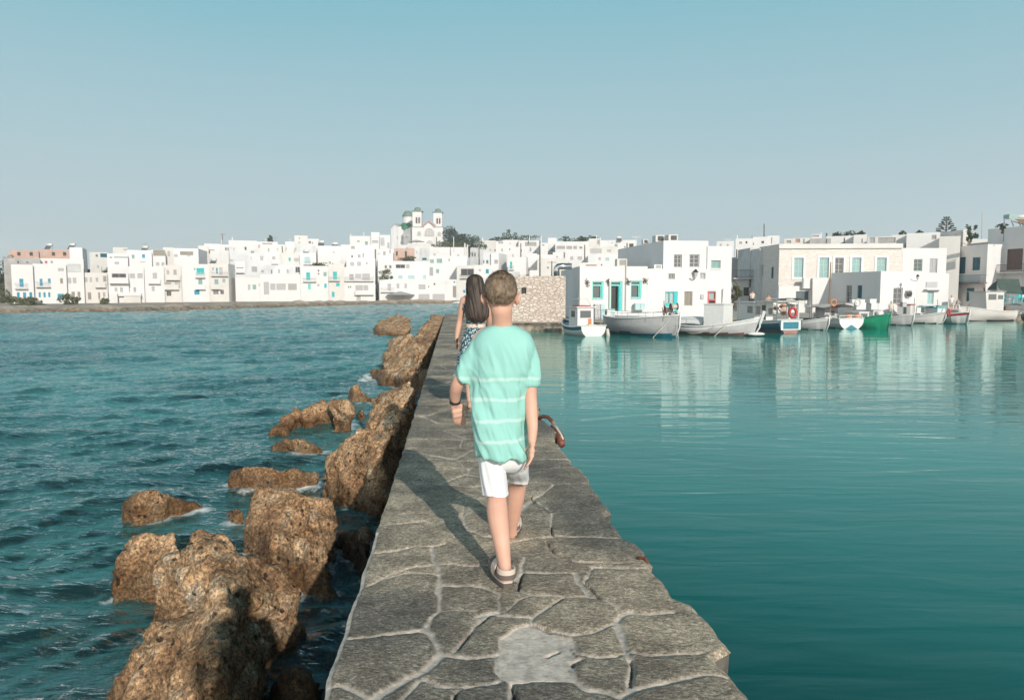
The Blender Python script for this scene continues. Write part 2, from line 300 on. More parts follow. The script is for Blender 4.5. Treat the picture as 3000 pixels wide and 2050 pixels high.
# ---------------- pier ----------------
JT=[(.012,[(190,835),(400,800),(590,780),(640,800),(670,860),(690,910)]),(.02,[(690,910),(640,970),(580,1020),(470,1060),(390,1110),(350,1145)]),(.012,[(350,1145),(200,1075),(90,1080)]),
(.012,[(690,910),(850,925),(1000,915)]),(.006,[(320,550),(400,520),(500,495),(620,490),(680,500)]),(.014,[(680,500),(690,560),(680,640),(690,690),(650,720),(620,780)]),
(.008,[(690,550),(800,555),(900,555)]),(.005,[(690,690),(800,680),(880,690)]),(.014,[(880,720),(960,690),(1000,690)]),(.007,[(960,690),(890,740),(850,800),(800,870),(770,900)]),
(.012,[(960,700),(1090,710),(1190,715),(1180,740)]),(.005,[(1030,690),(1090,630),(1160,600),(1250,595),(1330,610)]),(.01,[(1330,610),(1260,660),(1190,715)]),
(.007,[(1180,740),(1260,790),(1370,810),(1480,800),(1570,770),(1620,740)]),(.008,[(1330,610),(1450,605),(1520,620),(1600,650),(1640,670)]),(.006,[(1130,480),(1100,580),(1180,600)]),
(.012,[(1130,400),(1120,480),(1100,520)]),(.006,[(1130,480),(1250,485),(1410,485)]),(.018,[(1410,485),(1430,540),(1470,610)]),(.006,[(1500,455),(1460,530),(1500,590),(1530,620)]),
(.006,[(1500,455),(1640,460),(1780,465)]),(.005,[(1250,310),(1290,380),(1370,410),(1430,425),(1600,430),(1740,430)]),(.008,[(1290,290),(1500,300),(1660,305)]),(.006,[(1060,330),(1200,310),(1290,300)]),
(.006,[(1280,180),(1290,290)]),(.008,[(1280,170),(1160,80),(1130,20),(1100,-20)]),(.022,[(1620,740),(1650,710),(1690,690)]),(.009,[(1690,700),(1800,700),(1920,695)]),
(.014,[(1620,740),(1650,800),(1680,890)]),(.008,[(1680,890),(1800,910),(1930,905),(2060,905)]),(.012,[(1680,890),(1690,1000),(1700,1090)]),(.006,[(1370,830),(1420,900),(1520,920),(1620,915),(1680,890)]),
(.006,[(1420,930),(1390,960),(1400,1040)]),(.012,[(1400,1040),(1480,1080),(1600,1110),(1650,1130)]),(.009,[(1650,1130),(1700,1090),(1900,1060),(2100,1020),(2200,1030)]),
(.006,[(1060,1060),(1200,1050),(1400,1045)]),(.01,[(610,1010),(640,960),(700,930)]),(.01,[(610,1040),(680,1085),(800,1085),(950,1070),(1010,1050)]),(.006,[(750,1140),(800,1100),(900,1080)]),
(.006,[(390,240),(500,230),(620,215),(660,230)]),(.01,[(330,385),(450,370),(560,350),(680,340),(720,330)]),(.008,[(650,345),(660,420),(690,460),(680,500)]),(.006,[(380,520),(460,490),(560,455),(700,440)]),
(.006,[(1000,690),(1000,600),(900,555)]),(.006,[(820,30),(835,110),(810,190),(840,250)]),(.005,[(470,180),(620,170),(810,190)]),(.006,[(640,20),(780,30),(900,20)]),(.004,[(830,255),(930,290),(1040,300)]),
(.006,[(700,440),(860,450),(1000,440),(1060,470)]),(.006,[(1000,915),(1000,1000),(1060,1060),(1060,1200)]),(.006,[(460,1162),(580,1060),(610,1040)]),(.006,[(1130,20),(1290,10),(1460,15)]),(.006,[(1160,80),(1280,70),(1500,90)])]
CRACK=[[(1250,310),(1290,380),(1370,410)],[(1460,530),(1500,590),(1530,620)],[(1130,480),(1100,580)],[(1280,240),(1295,290)],[(1390,960),(1420,930),(1380,950)],[(1250,920),(1300,890)],[(1060,1060),(1200,1050),(1380,1046)],[(1685,930),(1700,1060)],[(960,700),(890,760)],[(1290,640),(1340,610)],[(1180,90),(1200,125)],[(1060,1060),(1090,1140)],[(800,870),(850,800)],[(750,1160),(780,1110)],[(1180,745),(1280,795)]]
def segs(lst):
    out=[]
    for it in lst:
        w,pl = it if isinstance(it[0],float) else (0,it); w*=.72
        q=[onZ(*zz('p',*p),0) for p in pl]
        for a,b_ in zip(q,q[1:]): out.append((a.x,a.y,b_.x,b_.y,w))
    return out
def segdist(X,Y,sg):
    best=np.full(X.shape,9.0)
    for (ax,ay,bx,by,w) in sg:
        m=(Y>min(ay,by)-.3)&(Y<max(ay,by)+.3)
        if not m.any(): continue
        x=X[m];y=Y[m]; dx,dy=bx-ax,by-ay; L2=dx*dx+dy*dy+1e-9; t=np.clip(((x-ax)*dx+(y-ay)*dy)/L2,0,1)
        d=np.hypot(x-ax-t*dx,y-ay-t*dy)-w; best[m]=np.minimum(best[m],d)
    return best
def pier():
    ys=[1.2]
    while ys[-1]<PEND: ys.append(ys[-1]+(.0085 if ys[-1]<4.6 else .0085+.0022*(ys[-1]-4.6)))
    ys=np.array(ys); nx=190; t=np.linspace(0,1,nx); rr=np.random.default_rng(11)
    # ragged right edge: each kerb stone ends a little further in or out
    edge=np.zeros(len(ys)); cur=0; nxt=0
    for i,y in enumerate(ys):
        if y>=nxt: cur=rr.uniform(-.05,.05); nxt=y+rr.uniform(.28,.6)
        edge[i]=cur
    k=np.ones(9)/9; edge=np.convolve(np.pad(edge,4,'edge'),k,'valid')
    edge+= .018*fbm(np.stack([ys*9,ys*0,ys*0],-1),3,5); ledge=.012*fbm(np.stack([ys*6,ys*0+9,ys*0],-1),3,6)
    xl=np.array([PL(y) for y in ys])+ledge; xr=np.array([PR(y) for y in ys])+edge
    X=xl[:,None]+(xr-xl)[:,None]*t; Y=np.repeat(ys[:,None],nx,1)
    Wx=X+.022*fbm(np.stack([X*7,Y*7,X*0],-1),3,1); Wy=Y+.022*fbm(np.stack([X*7,Y*7,X*0+5],-1),3,2)
    d=segdist(Wx,Wy,segs(JT))+.009*fbm(np.stack([X*9,Y*9,X*0+3],-1),3,8)
    # beyond the traced stones: irregular courses
    U=(X-(xl)[:,None]); cs=[];y=4.95
    while y<PEND+1:
        h=rr.uniform(.30,.55); n=rr.integers(2,5); c=np.sort(rr.uniform(.12,.88,n-1)); c=np.concatenate([[0],c,[1]])
        for a,b_ in zip(c,c[1:]): cs.append(((a+b_)/2*1.46,y+h/2+rr.uniform(-.08,.08)))
        y+=h
    cs=np.array(cs); Wu=Wx-xl[:,None]
    f1=np.full(X.shape,9.);f2=np.full(X.shape,9.)
    for (cx,cy) in cs:
        i0,i1=np.searchsorted(ys,[cy-1.1,cy+1.1])
        if i1<=i0: continue
        dd=np.hypot((Wu[i0:i1]-cx)*.85,(Wy[i0:i1]-cy)*1.25); a=f1[i0:i1]; f2[i0:i1]=np.minimum(f2[i0:i1],np.maximum(a,dd)); f1[i0:i1]=np.minimum(a,dd)
    dv=(f2-f1)*.5-.002; far=np.clip((Y-4.75)/.3,0,1); d=np.where(Y>4.9,dv,np.minimum(d,np.where(Y>4.7,dv,9)))
    # bare mortar patch
    poly=[(1010,830),(1120,760),(1200,740),(1280,800),(1370,830),(1390,900),(1420,930),(1380,990),(1400,1045),(1200,1050),(1060,1058),(1010,1000)]
    pq=[onZ(*zz('p',*p),0) for p in poly]; ins=np.zeros(X.shape,bool)
    for a,b_ in zip(pq,pq[1:]+pq[:1]):
        c=((a.y>Wy)!=(b_.y>Wy)); ins^= c&(Wx<(b_.x-a.x)*(Wy-a.y)/((b_.y-a.y)+1e-12)+a.x)
    d=np.where(ins,-.02,d)
    lu=np.minimum(U/.03,1); d=np.where((U<.018)&(Y<4.3),-.01,d)        # pale band on the left rim
    stone=np.clip((d+.002)/.009,0,1); dome=np.clip(d/.05,0,1)
    n1=fbm(np.stack([X*3,Y*3,X*0],-1),4,21); n2=fbm(np.stack([X*28,Y*34,X*0],-1),4,22,.65)
    # each stone has its own tilt and height
    Z=stone*.009+dome**.6*.004+n1*.006+n2*.0042*(.6+.4*stone)
    cd=segdist(Wx,Wy,segs(CRACK)); Z-= .045*np.clip(1-cd/.0075,0,1)
    er=np.clip(1-(xr[:,None]-X)/.05,0,1); Z-=er**2*.03; el=np.clip(1-U/.03,0,1); Z-=el**2*.012
    cellv=vnoise(np.stack([X*1.7,Y*1.9,X*0],-1),31)
    P=np.stack([X,Y,Z-.02],-1)
    root=thing('stone_pier','long straight stone pier paved with irregular grey flagstones and pale mortar joints','pier',(0,2,0))
    o=MB().grid(P).build('paving',M['pave'],root,smooth=True)
    for nm,arr in (('stone',stone),('tone',cellv*.5+.5),('crack',np.clip(1-cd/.006,0,1))):
        at=o.data.attributes.new(nm,'FLOAT','POINT'); at.data.foreach_set('value',arr.reshape(-1).astype(np.float32))
    # side walls of rough masonry
    b=MB(); zs=np.linspace(0,1,26); yy=ys[::4]
    for side in (0,1):
        xe=(xl if side==0 else xr)[::4]; z0=P[::4,0 if side==0 else -1,2]
        G=[]
        for i,y in enumerate(yy):
            zc=z0[i]+(W-1.2-z0[i])*zs; row=np.stack([np.full(26,xe[i]),np.full(26,y),zc],-1)
            nn=fbm(row*np.array([1,2.2,3.5]),4,50+side)*.07*np.minimum(zs*12,1); row[:,0]+= (nn-.01*zs) if side else (nn-.10*zs)
            G.append(row)
        b.grid(G if side else [g[::-1] for g in G])
    yv=yy[-1]; b.face([(xl[-1],yv,-.02),(xr[-1],yv,-.02),(xr[-1],yv,W-1.2),(xl[-1],yv,W-1.2)])
    b.build('side_wall',M['pierside'],root,smooth=True)
    return root
def pavemat():
    m=bpy.data.materials.new('pier_flagstone'); m.use_nodes=True; n=m.node_tree.nodes; l=m.node_tree.links; b=n['Principled BSDF']; b.inputs['Roughness'].default_value=.85; b.inputs['Specular IOR Level'].default_value=.3
    t=n.new('ShaderNodeTexCoord')
    def noise(s,d,r=.6,st=(1,1,1),rot=0,dis=0):
        mp=n.new('ShaderNodeMapping'); mp.inputs['Scale'].default_value=st; mp.inputs['Rotation'].default_value=(0,0,rot); l.new(t.outputs['Object'],mp.inputs[0])
        z=n.new('ShaderNodeTexNoise'); z.inputs['Scale'].default_value=s; z.inputs['Detail'].default_value=d; z.inputs['Roughness'].default_value=r; z.inputs['Distortion'].default_value=dis; l.new(mp.outputs[0],z.inputs['Vector']); return z.outputs[0]
    def ramp(src,stops):
        r=n.new('ShaderNodeValToRGB'); e=r.color_ramp.elements
        while len(e)<len(stops): e.new(.5)
        for q,(p,c) in zip(e,stops): q.position=p; q.color=(*c,1)
        l.new(src,r.inputs[0]); return r.outputs[0]
    def mix(f,a,c,mode='MIX'):
        x=n.new('ShaderNodeMix'); x.data_type='RGBA'; x.blend_type=mode
        for s,i in ((f,0),(a,6),(c,7)):
            if hasattr(s,'default_value') or hasattr(s,'links'): l.new(s,x.inputs[i])
            else: x.inputs[i].default_value=s if i==0 else (*s,1)
        return x.outputs[2]
    fine=ramp(noise(46,10,.95,(1,1.9,1),.15,.4),[(.41,(.04,.038,.034)),(.475,(.18,.168,.147)),(.54,(.36,.335,.295)),(.60,(.80,.76,.69))])
    at=n.new('ShaderNodeAttribute'); at.attribute_name='tone'
    tone=ramp(at.outputs['Fac'],[(.25,(.72,.71,.69)),(.75,(1.5,1.37,1.2))])
    st=mix(1.0,fine,tone,'MULTIPLY')
    blot=ramp(noise(4.5,6,.6),[(.40,(.70,.68,.66)),(.62,(1.15,1.13,1.08))]); st=mix(1.0,st,blot,'MULTIPLY')
    mort=ramp(noise(22,8,.65),[(.35,(.44,.39,.34)),(.65,(.76,.68,.59))])
    sa=n.new('ShaderNodeAttribute'); sa.attribute_name='stone'
    c=mix(sa.outputs['Fac'],mort,st)
    ca=n.new('ShaderNodeAttribute'); ca.attribute_name='crack'; c=mix(ca.outputs['Fac'],c,(.02,.018,.015))
    l.new(c,b.inputs['Base Color'])
    bp=n.new('ShaderNodeBump'); bp.inputs['Distance'].default_value=.012; bp.inputs['Strength'].default_value=.9; l.new(noise(48,10,.75,(1,1.6,1)),bp.inputs['Height']); l.new(bp.outputs[0],b.inputs['Normal'])
    return m
M['pave']=pavemat()
M['pierside']=mat('pier_side_masonry',(.17,.155,.13),.9,(.07,.065,.055),5,.05,9)
pier()
# iron ring and chain hanging over the right rim
q=onZ(1618,1240,0)
r_=thing('mooring_ring','rusty iron ring with a hanging shackle bolted to the right rim of the pier','mooring ring',(q.x,q.y,0))
b=MB(); x0=PR(7.75)
b.tube([onY(px,py,Yd) for px,py,Yd in ((1578,1226,8.05),(1590,1219,8.0),(1606,1222,7.9),(1619,1235,7.8),(1624,1248,7.75),(1614,1256,7.75))],.021,8); b.build('ring',M['rust'],r_,True)
b=MB(); b.tube([onY(px,py,Yd) for px,py,Yd in ((1617,1248,7.7),(1629,1262,7.6),(1640,1282,7.45),(1646,1302,7.3))],[.02,.045,.05,.035],8); b.build('shackle',M['rust'],r_,True)
b=MB(); b.tube([onY(px,py,Yd) for px,py,Yd in ((1619,1243,7.66),(1632,1254,7.55),(1644,1274,7.42),(1649,1288,7.35))],.013,6); b.build('strap',M['rope'],r_,True)
q=onZ(1880,1640,-.005); b=MB(); b.tube([q+Vector((-.02,.03,.0)),q+Vector((.02,.02,.005)),q+Vector((.028,-.01,-.012)),q+Vector((.02,-.03,-.035))],.010,8)
solo(b,'iron_hook',M['rust'],'small red iron stub jutting from the right pier rim near the camera','hook',smooth=True)
# ---------------- rocks ----------------
def rockmat(name='conglomerate_rock', k=1.0):
    m=bpy.data.materials.new(name); m.use_nodes=True; n=m.node_tree.nodes; l=m.node_tree.links; b=n['Principled BSDF']; b.inputs['Roughness'].default_value=.85; b.inputs['Specular IOR Level'].default_value=.25
    t=n.new('ShaderNodeTexCoord'); OB=t.outputs['Object']
    def noise(s_,d,r=.6):
        z=n.new('ShaderNodeTexNoise'); z.inputs['Scale'].default_value=s_; z.inputs['Detail'].default_value=d; z.inputs['Roughness'].default_value=r; l.new(OB,z.inputs['Vector']); return z.outputs[0]
    def ramp(src,st):
        r=n.new('ShaderNodeValToRGB'); e=r.color_ramp.elements
        while len(e)<len(st): e.new(.5)
        for q,(p,c) in zip(e,st): q.position=p; q.color=(*c,1)
        l.new(src,r.inputs[0]); return r.outputs[0]
    def mix(f,a,c,mode='MIX'):
        x=n.new('ShaderNodeMix'); x.data_type='RGBA'; x.blend_type=mode
        if isinstance(f,float): x.inputs[0].default_value=f
        else: l.new(f,x.inputs[0])
        l.new(a,x.inputs[6])
        if isinstance(c,tuple): x.inputs[7].default_value=(*c,1)
        else: l.new(c,x.inputs[7])
        return x.outputs[2]
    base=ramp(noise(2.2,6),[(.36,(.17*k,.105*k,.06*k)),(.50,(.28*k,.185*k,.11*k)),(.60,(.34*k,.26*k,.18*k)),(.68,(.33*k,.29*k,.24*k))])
    fine=ramp(noise(34,10,.95),[(.43,(.10,.09,.08)),(.50,(.85,.83,.80)),(.57,(1.7,1.62,1.5))])
    c=mix(1.0,base,fine,'MULTIPLY')
    v=n.new('ShaderNodeTexVoronoi'); v.inputs['Scale'].default_value=30; l.new(OB,v.inputs['Vector']); sp_=n.new('ShaderNodeSeparateColor'); l.new(v.outputs['Color'],sp_.inputs[0])
    peb=ramp(sp_.outputs[0],[(.0,(.5,.48,.46)),(.6,(1,1,1)),(.85,(1.5,1.45,1.35)),(.99,(1.4,1.35,1.3)),(1,(1.9,1.0,.75))]); c=mix(.75,c,peb,'MULTIPLY')
    v2=n.new('ShaderNodeTexVoronoi'); v2.inputs['Scale'].default_value=7.5; l.new(OB,v2.inputs['Vector']); pr=n.new('ShaderNodeMapRange'); l.new(v2.outputs['Distance'],pr.inputs[0]); pr.inputs[1].default_value=.12; pr.inputs[2].default_value=.20; pr.inputs[3].default_value=.85; pr.inputs[4].default_value=0; c=mix(pr.outputs[0],c,(.03,.022,.016))
    g=n.new('ShaderNodeNewGeometry'); sp=n.new('ShaderNodeSeparateXYZ'); l.new(g.outputs['Position'],sp.inputs[0])
    wz=n.new('ShaderNodeMath'); wz.operation='MULTIPLY_ADD'; l.new(noise(4,5),wz.inputs[0]); wz.inputs[1].default_value=-.30; l.new(sp.outputs[2],wz.inputs[2])
    mr=n.new('ShaderNodeMapRange'); mr.inputs[1].default_value=W-.04; mr.inputs[2].default_value=W+.22; mr.inputs[3].default_value=.88; mr.inputs[4].default_value=0; l.new(wz.outputs[0],mr.inputs[0]); c=mix(mr.outputs[0],c,mix(1.0,c,(.30,.24,.17),'MULTIPLY'))
    l.new(c,b.inputs['Base Color'])
    rg=n.new('ShaderNodeMapRange'); rg.inputs[1].default_value=0; rg.inputs[2].default_value=.88; rg.inputs[3].default_value=.85; rg.inputs[4].default_value=.35; l.new(mr.outputs[0],rg.inputs[0]); l.new(rg.outputs[0],b.inputs['Roughness'])
    bp=n.new('ShaderNodeBump'); bp.inputs['Distance'].default_value=.022; bp.inputs['Strength'].default_value=1; l.new(noise(26,10,.8),bp.inputs['Height'])
    bp2=n.new('ShaderNodeBump'); bp2.inputs['Distance'].default_value=.03; bp2.inputs['Strength'].default_value=.8; l.new(pr.outputs[0],bp2.inputs['Height']); bp2.invert=True; l.new(bp.outputs[0],bp2.inputs['Normal']); l.new(bp2.outputs[0],b.inputs['Normal'])
    return m
M['rock']=rockmat(k=1.55); M['rockshade']=rockmat('rock_painted_shade',.55)  # second one: darker copy, shade at the pier foot put into the colour
def crackn(p, seed):
    p=p+.25*np.stack([fbm(p*1.5,2,seed+i) for i in range(3)],-1); b0=np.floor(p); f1=np.full(len(p),9.); f2=f1.copy()
    for dx in (-1,0,1):
        for dy in (-1,0,1):
            for dz in (-1,0,1):
                q=b0+(dx,dy,dz); o_=np.stack([_h(q[:,0],q[:,1],q[:,2],seed+31*i) for i in range(3)],-1); d=np.linalg.norm(q+o_-p,axis=1); f2=np.minimum(f2,np.maximum(f1,d)); f1=np.minimum(f1,d)
    return np.clip(1-(f2-f1)/.10,0,1)
def worley(p, seed):
    b0=np.floor(p); f1=np.full(len(p),9.)
    for dx in (-1,0,1):
        for dy in (-1,0,1):
            for dz in (-1,0,1):
                q=b0+(dx,dy,dz); o_=np.stack([_h(q[:,0],q[:,1],q[:,2],seed+31*i) for i in range(3)],-1); f1=np.minimum(f1,np.linalg.norm(q+o_-p,axis=1))
    return f1
def baked(mesh_in, mods):
    o=bpy.data.objects.new('tmp',mesh_in); COL.objects.link(o)
    for ty,kw in mods:
        md=o.modifiers.new(ty,ty)
        for k,v in kw.items(): setattr(md,k,v)
    dg=bpy.context.evaluated_depsgraph_get(); me=bpy.data.meshes.new_from_object(o.evaluated_get(dg)); bpy.data.objects.remove(o); return me
WATERLINE=[]
def rock(hulls, label, seed, vox=.05, amp=.06, m='rock', group='boulders beside the pier', name='boulder', skirt=1.0):
    bm=bmesh.new()
    for h in hulls:
        if isinstance(h[0],str): k=h[0]; pts=[onZ(*zz(k,p[0],p[1]),p[2]) for p in h[1:]]
        else: pts=[Vector(p) for p in h]
        c=sum(pts,Vector())/len(pts); ex=[]
        low=[p for p in pts if p.z<W+.5]; low=low if len(low)>3 else pts
        for p in low: q=c+(p-c)*1.03; ex.append(Vector((q.x,q.y,W-skirt)))
        vs=[bm.verts.new(p) for p in pts+ex]
        bmesh.ops.convex_hull(bm,input=vs)
    bmesh.ops.delete(bm,geom=[v for v in bm.verts if not v.link_faces],context='VERTS')
    me=bpy.data.meshes.new('r'); bm.to_mesh(me); bm.free()
    me=baked(me,[('REMESH',dict(mode='VOXEL',voxel_size=vox)),('SMOOTH',dict(factor=.5,iterations=1))])
    n=len(me.vertices); co=np.empty(n*3,np.float32); me.vertices.foreach_get('co',co); co=co.reshape(-1,3).astype(float)
    nr=np.empty(n*3,np.float32); me.vertices.foreach_get('normal',nr); nr=nr.reshape(-1,3)
    s=seed*7.7; a=fbm(co*1.3+s,3,seed); b_=fbm(co*5+s,4,seed+9,.6); c_=1-np.abs(fbm(co*3+s,3,seed+5))
    pit=np.clip(vnoise(co*9+s,seed+3)-.45,0,1)
    w1=worley(co*1.7+s+.3*fbm(co*2,2,seed)[:,None],seed); w2=worley(co*5+s,seed+3); w3=fbm(co*15+s,3,seed+7,.65)
    rj=(1-np.abs(fbm(co*3.2+s,4,seed+23,.6))*2.4); co+=nr*(a*amp*.8+(np.clip(rj,0,1)**2-.35)*min(amp*1.5,.075)+(w1-.55)*amp*3.0+(w2-.5)*min(amp,.06)*1.8+w3*.016-pit*amp*.8)[:,None]
    me.vertices.foreach_set('co',co.astype(np.float32).reshape(-1)); me.polygons.foreach_set('use_smooth',[True]*len(me.polygons)); me.materials.clear(); me.materials.append(M[m]); me.update()
    WATERLINE.append(co.copy()); me.name=name; o=bpy.data.objects.new(name,me); COL.objects.link(o); tag(o,label,'rock',group); origin_to(o,(co[:,0].mean(),co[:,1].mean(),W)); return o
rock([['a',(740,560,-.80),(880,515,-.72),(1060,610,-.80),(1010,850,-.82),(1420,760,-1.15),(1550,880,-1.3),(1390,1190,-1.72),(1290,1150,-1.6),(600,700,-1.0),(620,640,-1.0),(540,1065,-1.7),(660,1100,-1.65)],['a',(850,470,-1.1),(1050,485,-1.1),(1090,540,-1.2),(860,540,-1.1),(1180,600,-1.3)]],'broad pebbly brown boulder, largest at lower left, behind the leaning front rock',1,.033,.045)
rock([['a',(1000,870,-.70),(1150,905,-.85),(265,1500,-1.62),(340,1570,-1.6),(600,1130,-1.15),(1290,1240,-1.5),(1240,1480,-1.75),(500,1640,-1.4),(980,1500,-.95),(760,1750,-1.25),(1150,1700,-1.5)]],'sloping brown boulder at the bottom of the view, half in the shadow of the photographer',2,.033,.045)
rock([['a',(1512,222,-.80),(1600,300,-.95),(1745,600,-1.4),(1650,745,-1.7),(1430,755,-1.74),(1300,650,-1.65),(1420,420,-1.2),(1700,480,-1.15)],['a',(1210,210,-1.3),(1340,160,-1.2),(1500,200,-1.15),(1740,250,-1.25),(1790,470,-1.5),(1210,510,-1.68),(1320,640,-1.72),(1700,600,-1.6)]],'pyramid-shaped grey-brown boulder beside the dark gap at the pier foot',3,.035,.045)
rock([['a',(300,650,-1.5),(420,480,-1.3),(700,470,-1.25),(740,600,-1.4),(620,690,-1.7),(330,770,-1.75),(480,760,-1.72)]],'low orange-brown boulder touching the left end of the broad pebbly boulder',4,.04,.028)
rock([['a',(365,365,-1.76),(380,270,-1.62),(520,192,-1.38),(640,196,-1.42),(880,290,-1.78),(520,385,-1.80),(720,335,-1.79),(440,300,-1.6)]],'flat brown rock lying farthest left in the water',5,.04,.028)
rock([['a',(1045,345,-1.72),(1110,305,-1.6),(1195,345,-1.68),(1120,378,-1.76)]],'small brown rock barely out of the water left of the pyramid-shaped boulder',6,.03,.02)
rock([['b',(60,1500,-1.7),(120,1420,-1.6),(280,1355,-1.4),(400,1370,-1.42),(540,1400,-1.55),(400,1500,-1.76),(100,1530,-1.78)],['b',(540,1410,-1.58),(830,1420,-1.6),(840,1470,-1.7),(400,1500,-1.76),(380,1400,-1.5)]],'long low tan rock with a flat tail reaching the pier-side boulder',7,.04,.028)
rock([['b',(840,1550,-1.7),(900,1290,-1.2),(1000,1190,-1.0),(1200,1060,-.75),(1330,1090,-.75),(1380,1200,-.8),(1350,1380,-1.1),(1210,1580,-1.7),(1060,1590,-1.75),(1480,1040,-.7)]],'big pebbly tan boulder leaning on the pier, middle of the row',8,.05)
rock([['b',(1215,1040,-1.3),(1290,820,-.95),(1360,815,-.9),(1480,800,-.7),(1560,665,-.45),(1630,710,-.5),(1600,850,-.8),(1480,1050,-1.1),(1400,1100,-1.2),(1640,900,-.9)]],'tall grey-brown boulder crossed by the shadow of the woman',9,.06,.08)
rock([['b',(1350,650,-1.7),(1430,310,-.75),(1530,350,-.7),(1620,280,-.35),(1680,560,-1.0),(1600,650,-1.7),(1500,660,-1.72)],['b',(1640,330,-.6),(1790,130,-.12),(1880,125,-.1),(1830,260,-.3),(1700,480,-.9),(1560,400,-.9)]],'highest tan boulder at the far end of the row, climbing to the pier rim',10,.09,.12)
rock([['b',(1280,240,-1.7),(1350,170,-1.25),(1500,118,-.95),(1580,150,-.95),(1600,230,-1.2),(1500,285,-1.7),(1340,285,-1.72)]],'rounded dark-topped boulder farthest out at the end of the row',11,.1,.12)
rock([['b',(1100,790,-1.68),(1112,710,-1.35),(1160,690,-1.3),(1215,740,-1.45),(1280,820,-1.7),(1140,800,-1.74)]],'small pointed orange rock standing in foam',12,.05,.06)
rock([['b',(410,1070,-1.72),(560,960,-1.5),(700,900,-1.4),(560,1075,-1.75)],['b',(690,900,-1.35),(760,870,-1.3),(860,850,-1.3),(1020,860,-1.3),(1050,1010,-1.75),(760,1020,-1.75)],['b',(950,850,-1.2),(1080,815,-1.05),(1120,930,-1.4),(1050,1010,-1.74),(940,960,-1.5)]],'jagged low reef with dark seaweed tops between sea and boulders',13,.05,.09)
rock([['b',(450,1215,-1.72),(500,1170,-1.6),(640,1140,-1.45),(760,1190,-1.55),(870,1240,-1.74),(700,1258,-1.76),(500,1250,-1.76)]],'flat oval tan rock in front of the jagged reef',14,.04,.028)
rock([['b',(1150,940,-1.7),(1190,890,-1.5),(1230,950,-1.7)]],'orange-streaked knob of rock between reef and boulders',15,.04,.04)
rock([['b',(1270,600,-1.72),(1300,560,-1.5),(1360,560,-1.5),(1370,640,-1.74)]],'little wave-washed rock where the surf breaks',16,.05,.05)
rock([['b',(1600,640,-1.3),(1680,570,-.9),(1760,560,-.8),(1740,660,-1.3),(1620,680,-1.6)]],'rock coloured dark for shade, wedged between the highest boulder and the pier',17,.07,.08,'rockshade')
rock([['a',(1800,520,-1.7),(1870,420,-1.3),(1980,440,-1.2),(2000,560,-1.5),(1850,600,-1.75)]],'rock coloured dark for shade in the gap right of the pyramid-shaped boulder',18,.04,.06,'rockshade')
rock([['a',(1260,1540,-1.75),(1380,1430,-1.45),(1560,1400,-1.35),(1640,1420,-1.4),(1690,1560,-1.65),(1500,1650,-1.6),(1300,1650,-1.7)]],'dark shaded rock at the bottom edge beside the pier foot',19,.04,.06,'rockshade')
rock([['a',(1900,100,-1.7),(2010,-60,-1.1),(2120,0,-1.2),(2100,200,-1.7),(1960,260,-1.74)]],'dark rock at the pier foot under the middle tan boulder',20,.05,.07,'rockshade')
rock([['b',(1560,1150,-1.7),(1600,980,-1.2),(1700,900,-1.1),(1640,1150,-1.7)]],'dark rock squeezed between the shadowed boulder and the pier wall',21,.06,.07,'rockshade')
rock([['a',(310,1600,-1.6),(400,1520,-1.52),(510,1530,-1.5),(520,1650,-1.6)]],'pinkish small stone at the lower left corner of the sloping boulder',22,.03,.03)
for i,(x,y,r,nm) in enumerate([(180,1220,.5,'pale submerged rock glimmering under the ripples at lower left'),(80,1500,.7,'large submerged rock under the water in the bottom left corner'),(430,1040,.45,'brown submerged ledge left of the broad boulder'),(820,420,.5,'brown submerged ledge below the flat rock'),(120,950,.5,'dim submerged rock upper of the ones at lower left'),(330,1380,.45,'submerged rock under the foot of the sloping boulder'),(420,820,.4,'submerged ledge under the low orange-brown boulder')]):
    q=onZ(*zz('a',x,y),W-.45); pts=[Vector((q.x+r*math.cos(a)*random.uniform(.7,1.3),q.y+r*.8*math.sin(a)*random.uniform(.7,1.3),W-random.uniform(.4,.6))) for a in np.linspace(0,5.6,8)]
    rock([pts],nm,30+i,.05,.06,group='submerged rocks')

sea()
# ---------------- far shore, quay, hills ----------------
SH=[(-900,935),(-300,924),(0,915),(500,908),(700,902),(980,893),(1300,887),(1420,886),(1560,885)]
def shoreY(px):
    xs=[a for a,_ in SH]; return F*(CH-W)/(np.interp(px,xs,[b for _,b in SH])-850)
def hillz(X,Y):
    px=1500+X/np.maximum(Y,1)*F; k=.42+.58*np.exp(-((px-1190)/190)**2); return -1.15+np.clip((Y-192)*.175,0,17.5)*k
def far_shore():
    pxs=np.linspace(-900,1560,420); n=60; G=np.zeros((len(pxs),n,3))
    for i,px in enumerate(pxs):
        y0=shoreY(px); d=np.concatenate([np.linspace(-1.5,7,22),7+np.cumsum(np.linspace(1,12,n-22))])
        Y=y0+d; X=(px-1500)/F*Y; e=fbm(np.stack([X*.5,Y*.5,X*0],-1),4,61); e2=fbm(np.stack([X*.12,Y*.1,X*0],-1),2,62)
        prof=np.interp(d,[-1.5,0,1,3.5,6,12,40],[-.9,-.05,.45,.75,.62,.5,.6]); rough=np.interp(d,[-1.5,0,4,8,14],[.5,.55,.6,.15,.03])
        z=W+prof+e*rough+e2*.25*np.interp(d,[0,4,10],[1,1,0]); h=hillz(X,Y); z=np.where(Y>185,np.maximum(z,h),z)
        G[i,:,0]=X; G[i,:,1]=Y; G[i,:,2]=z
    o=MB().grid(G).build('shore',M['shore'],smooth=True); 
    if o.data.polygons[5].normal.z<0: o.data.flip_normals()
    tag(o,kind='structure')
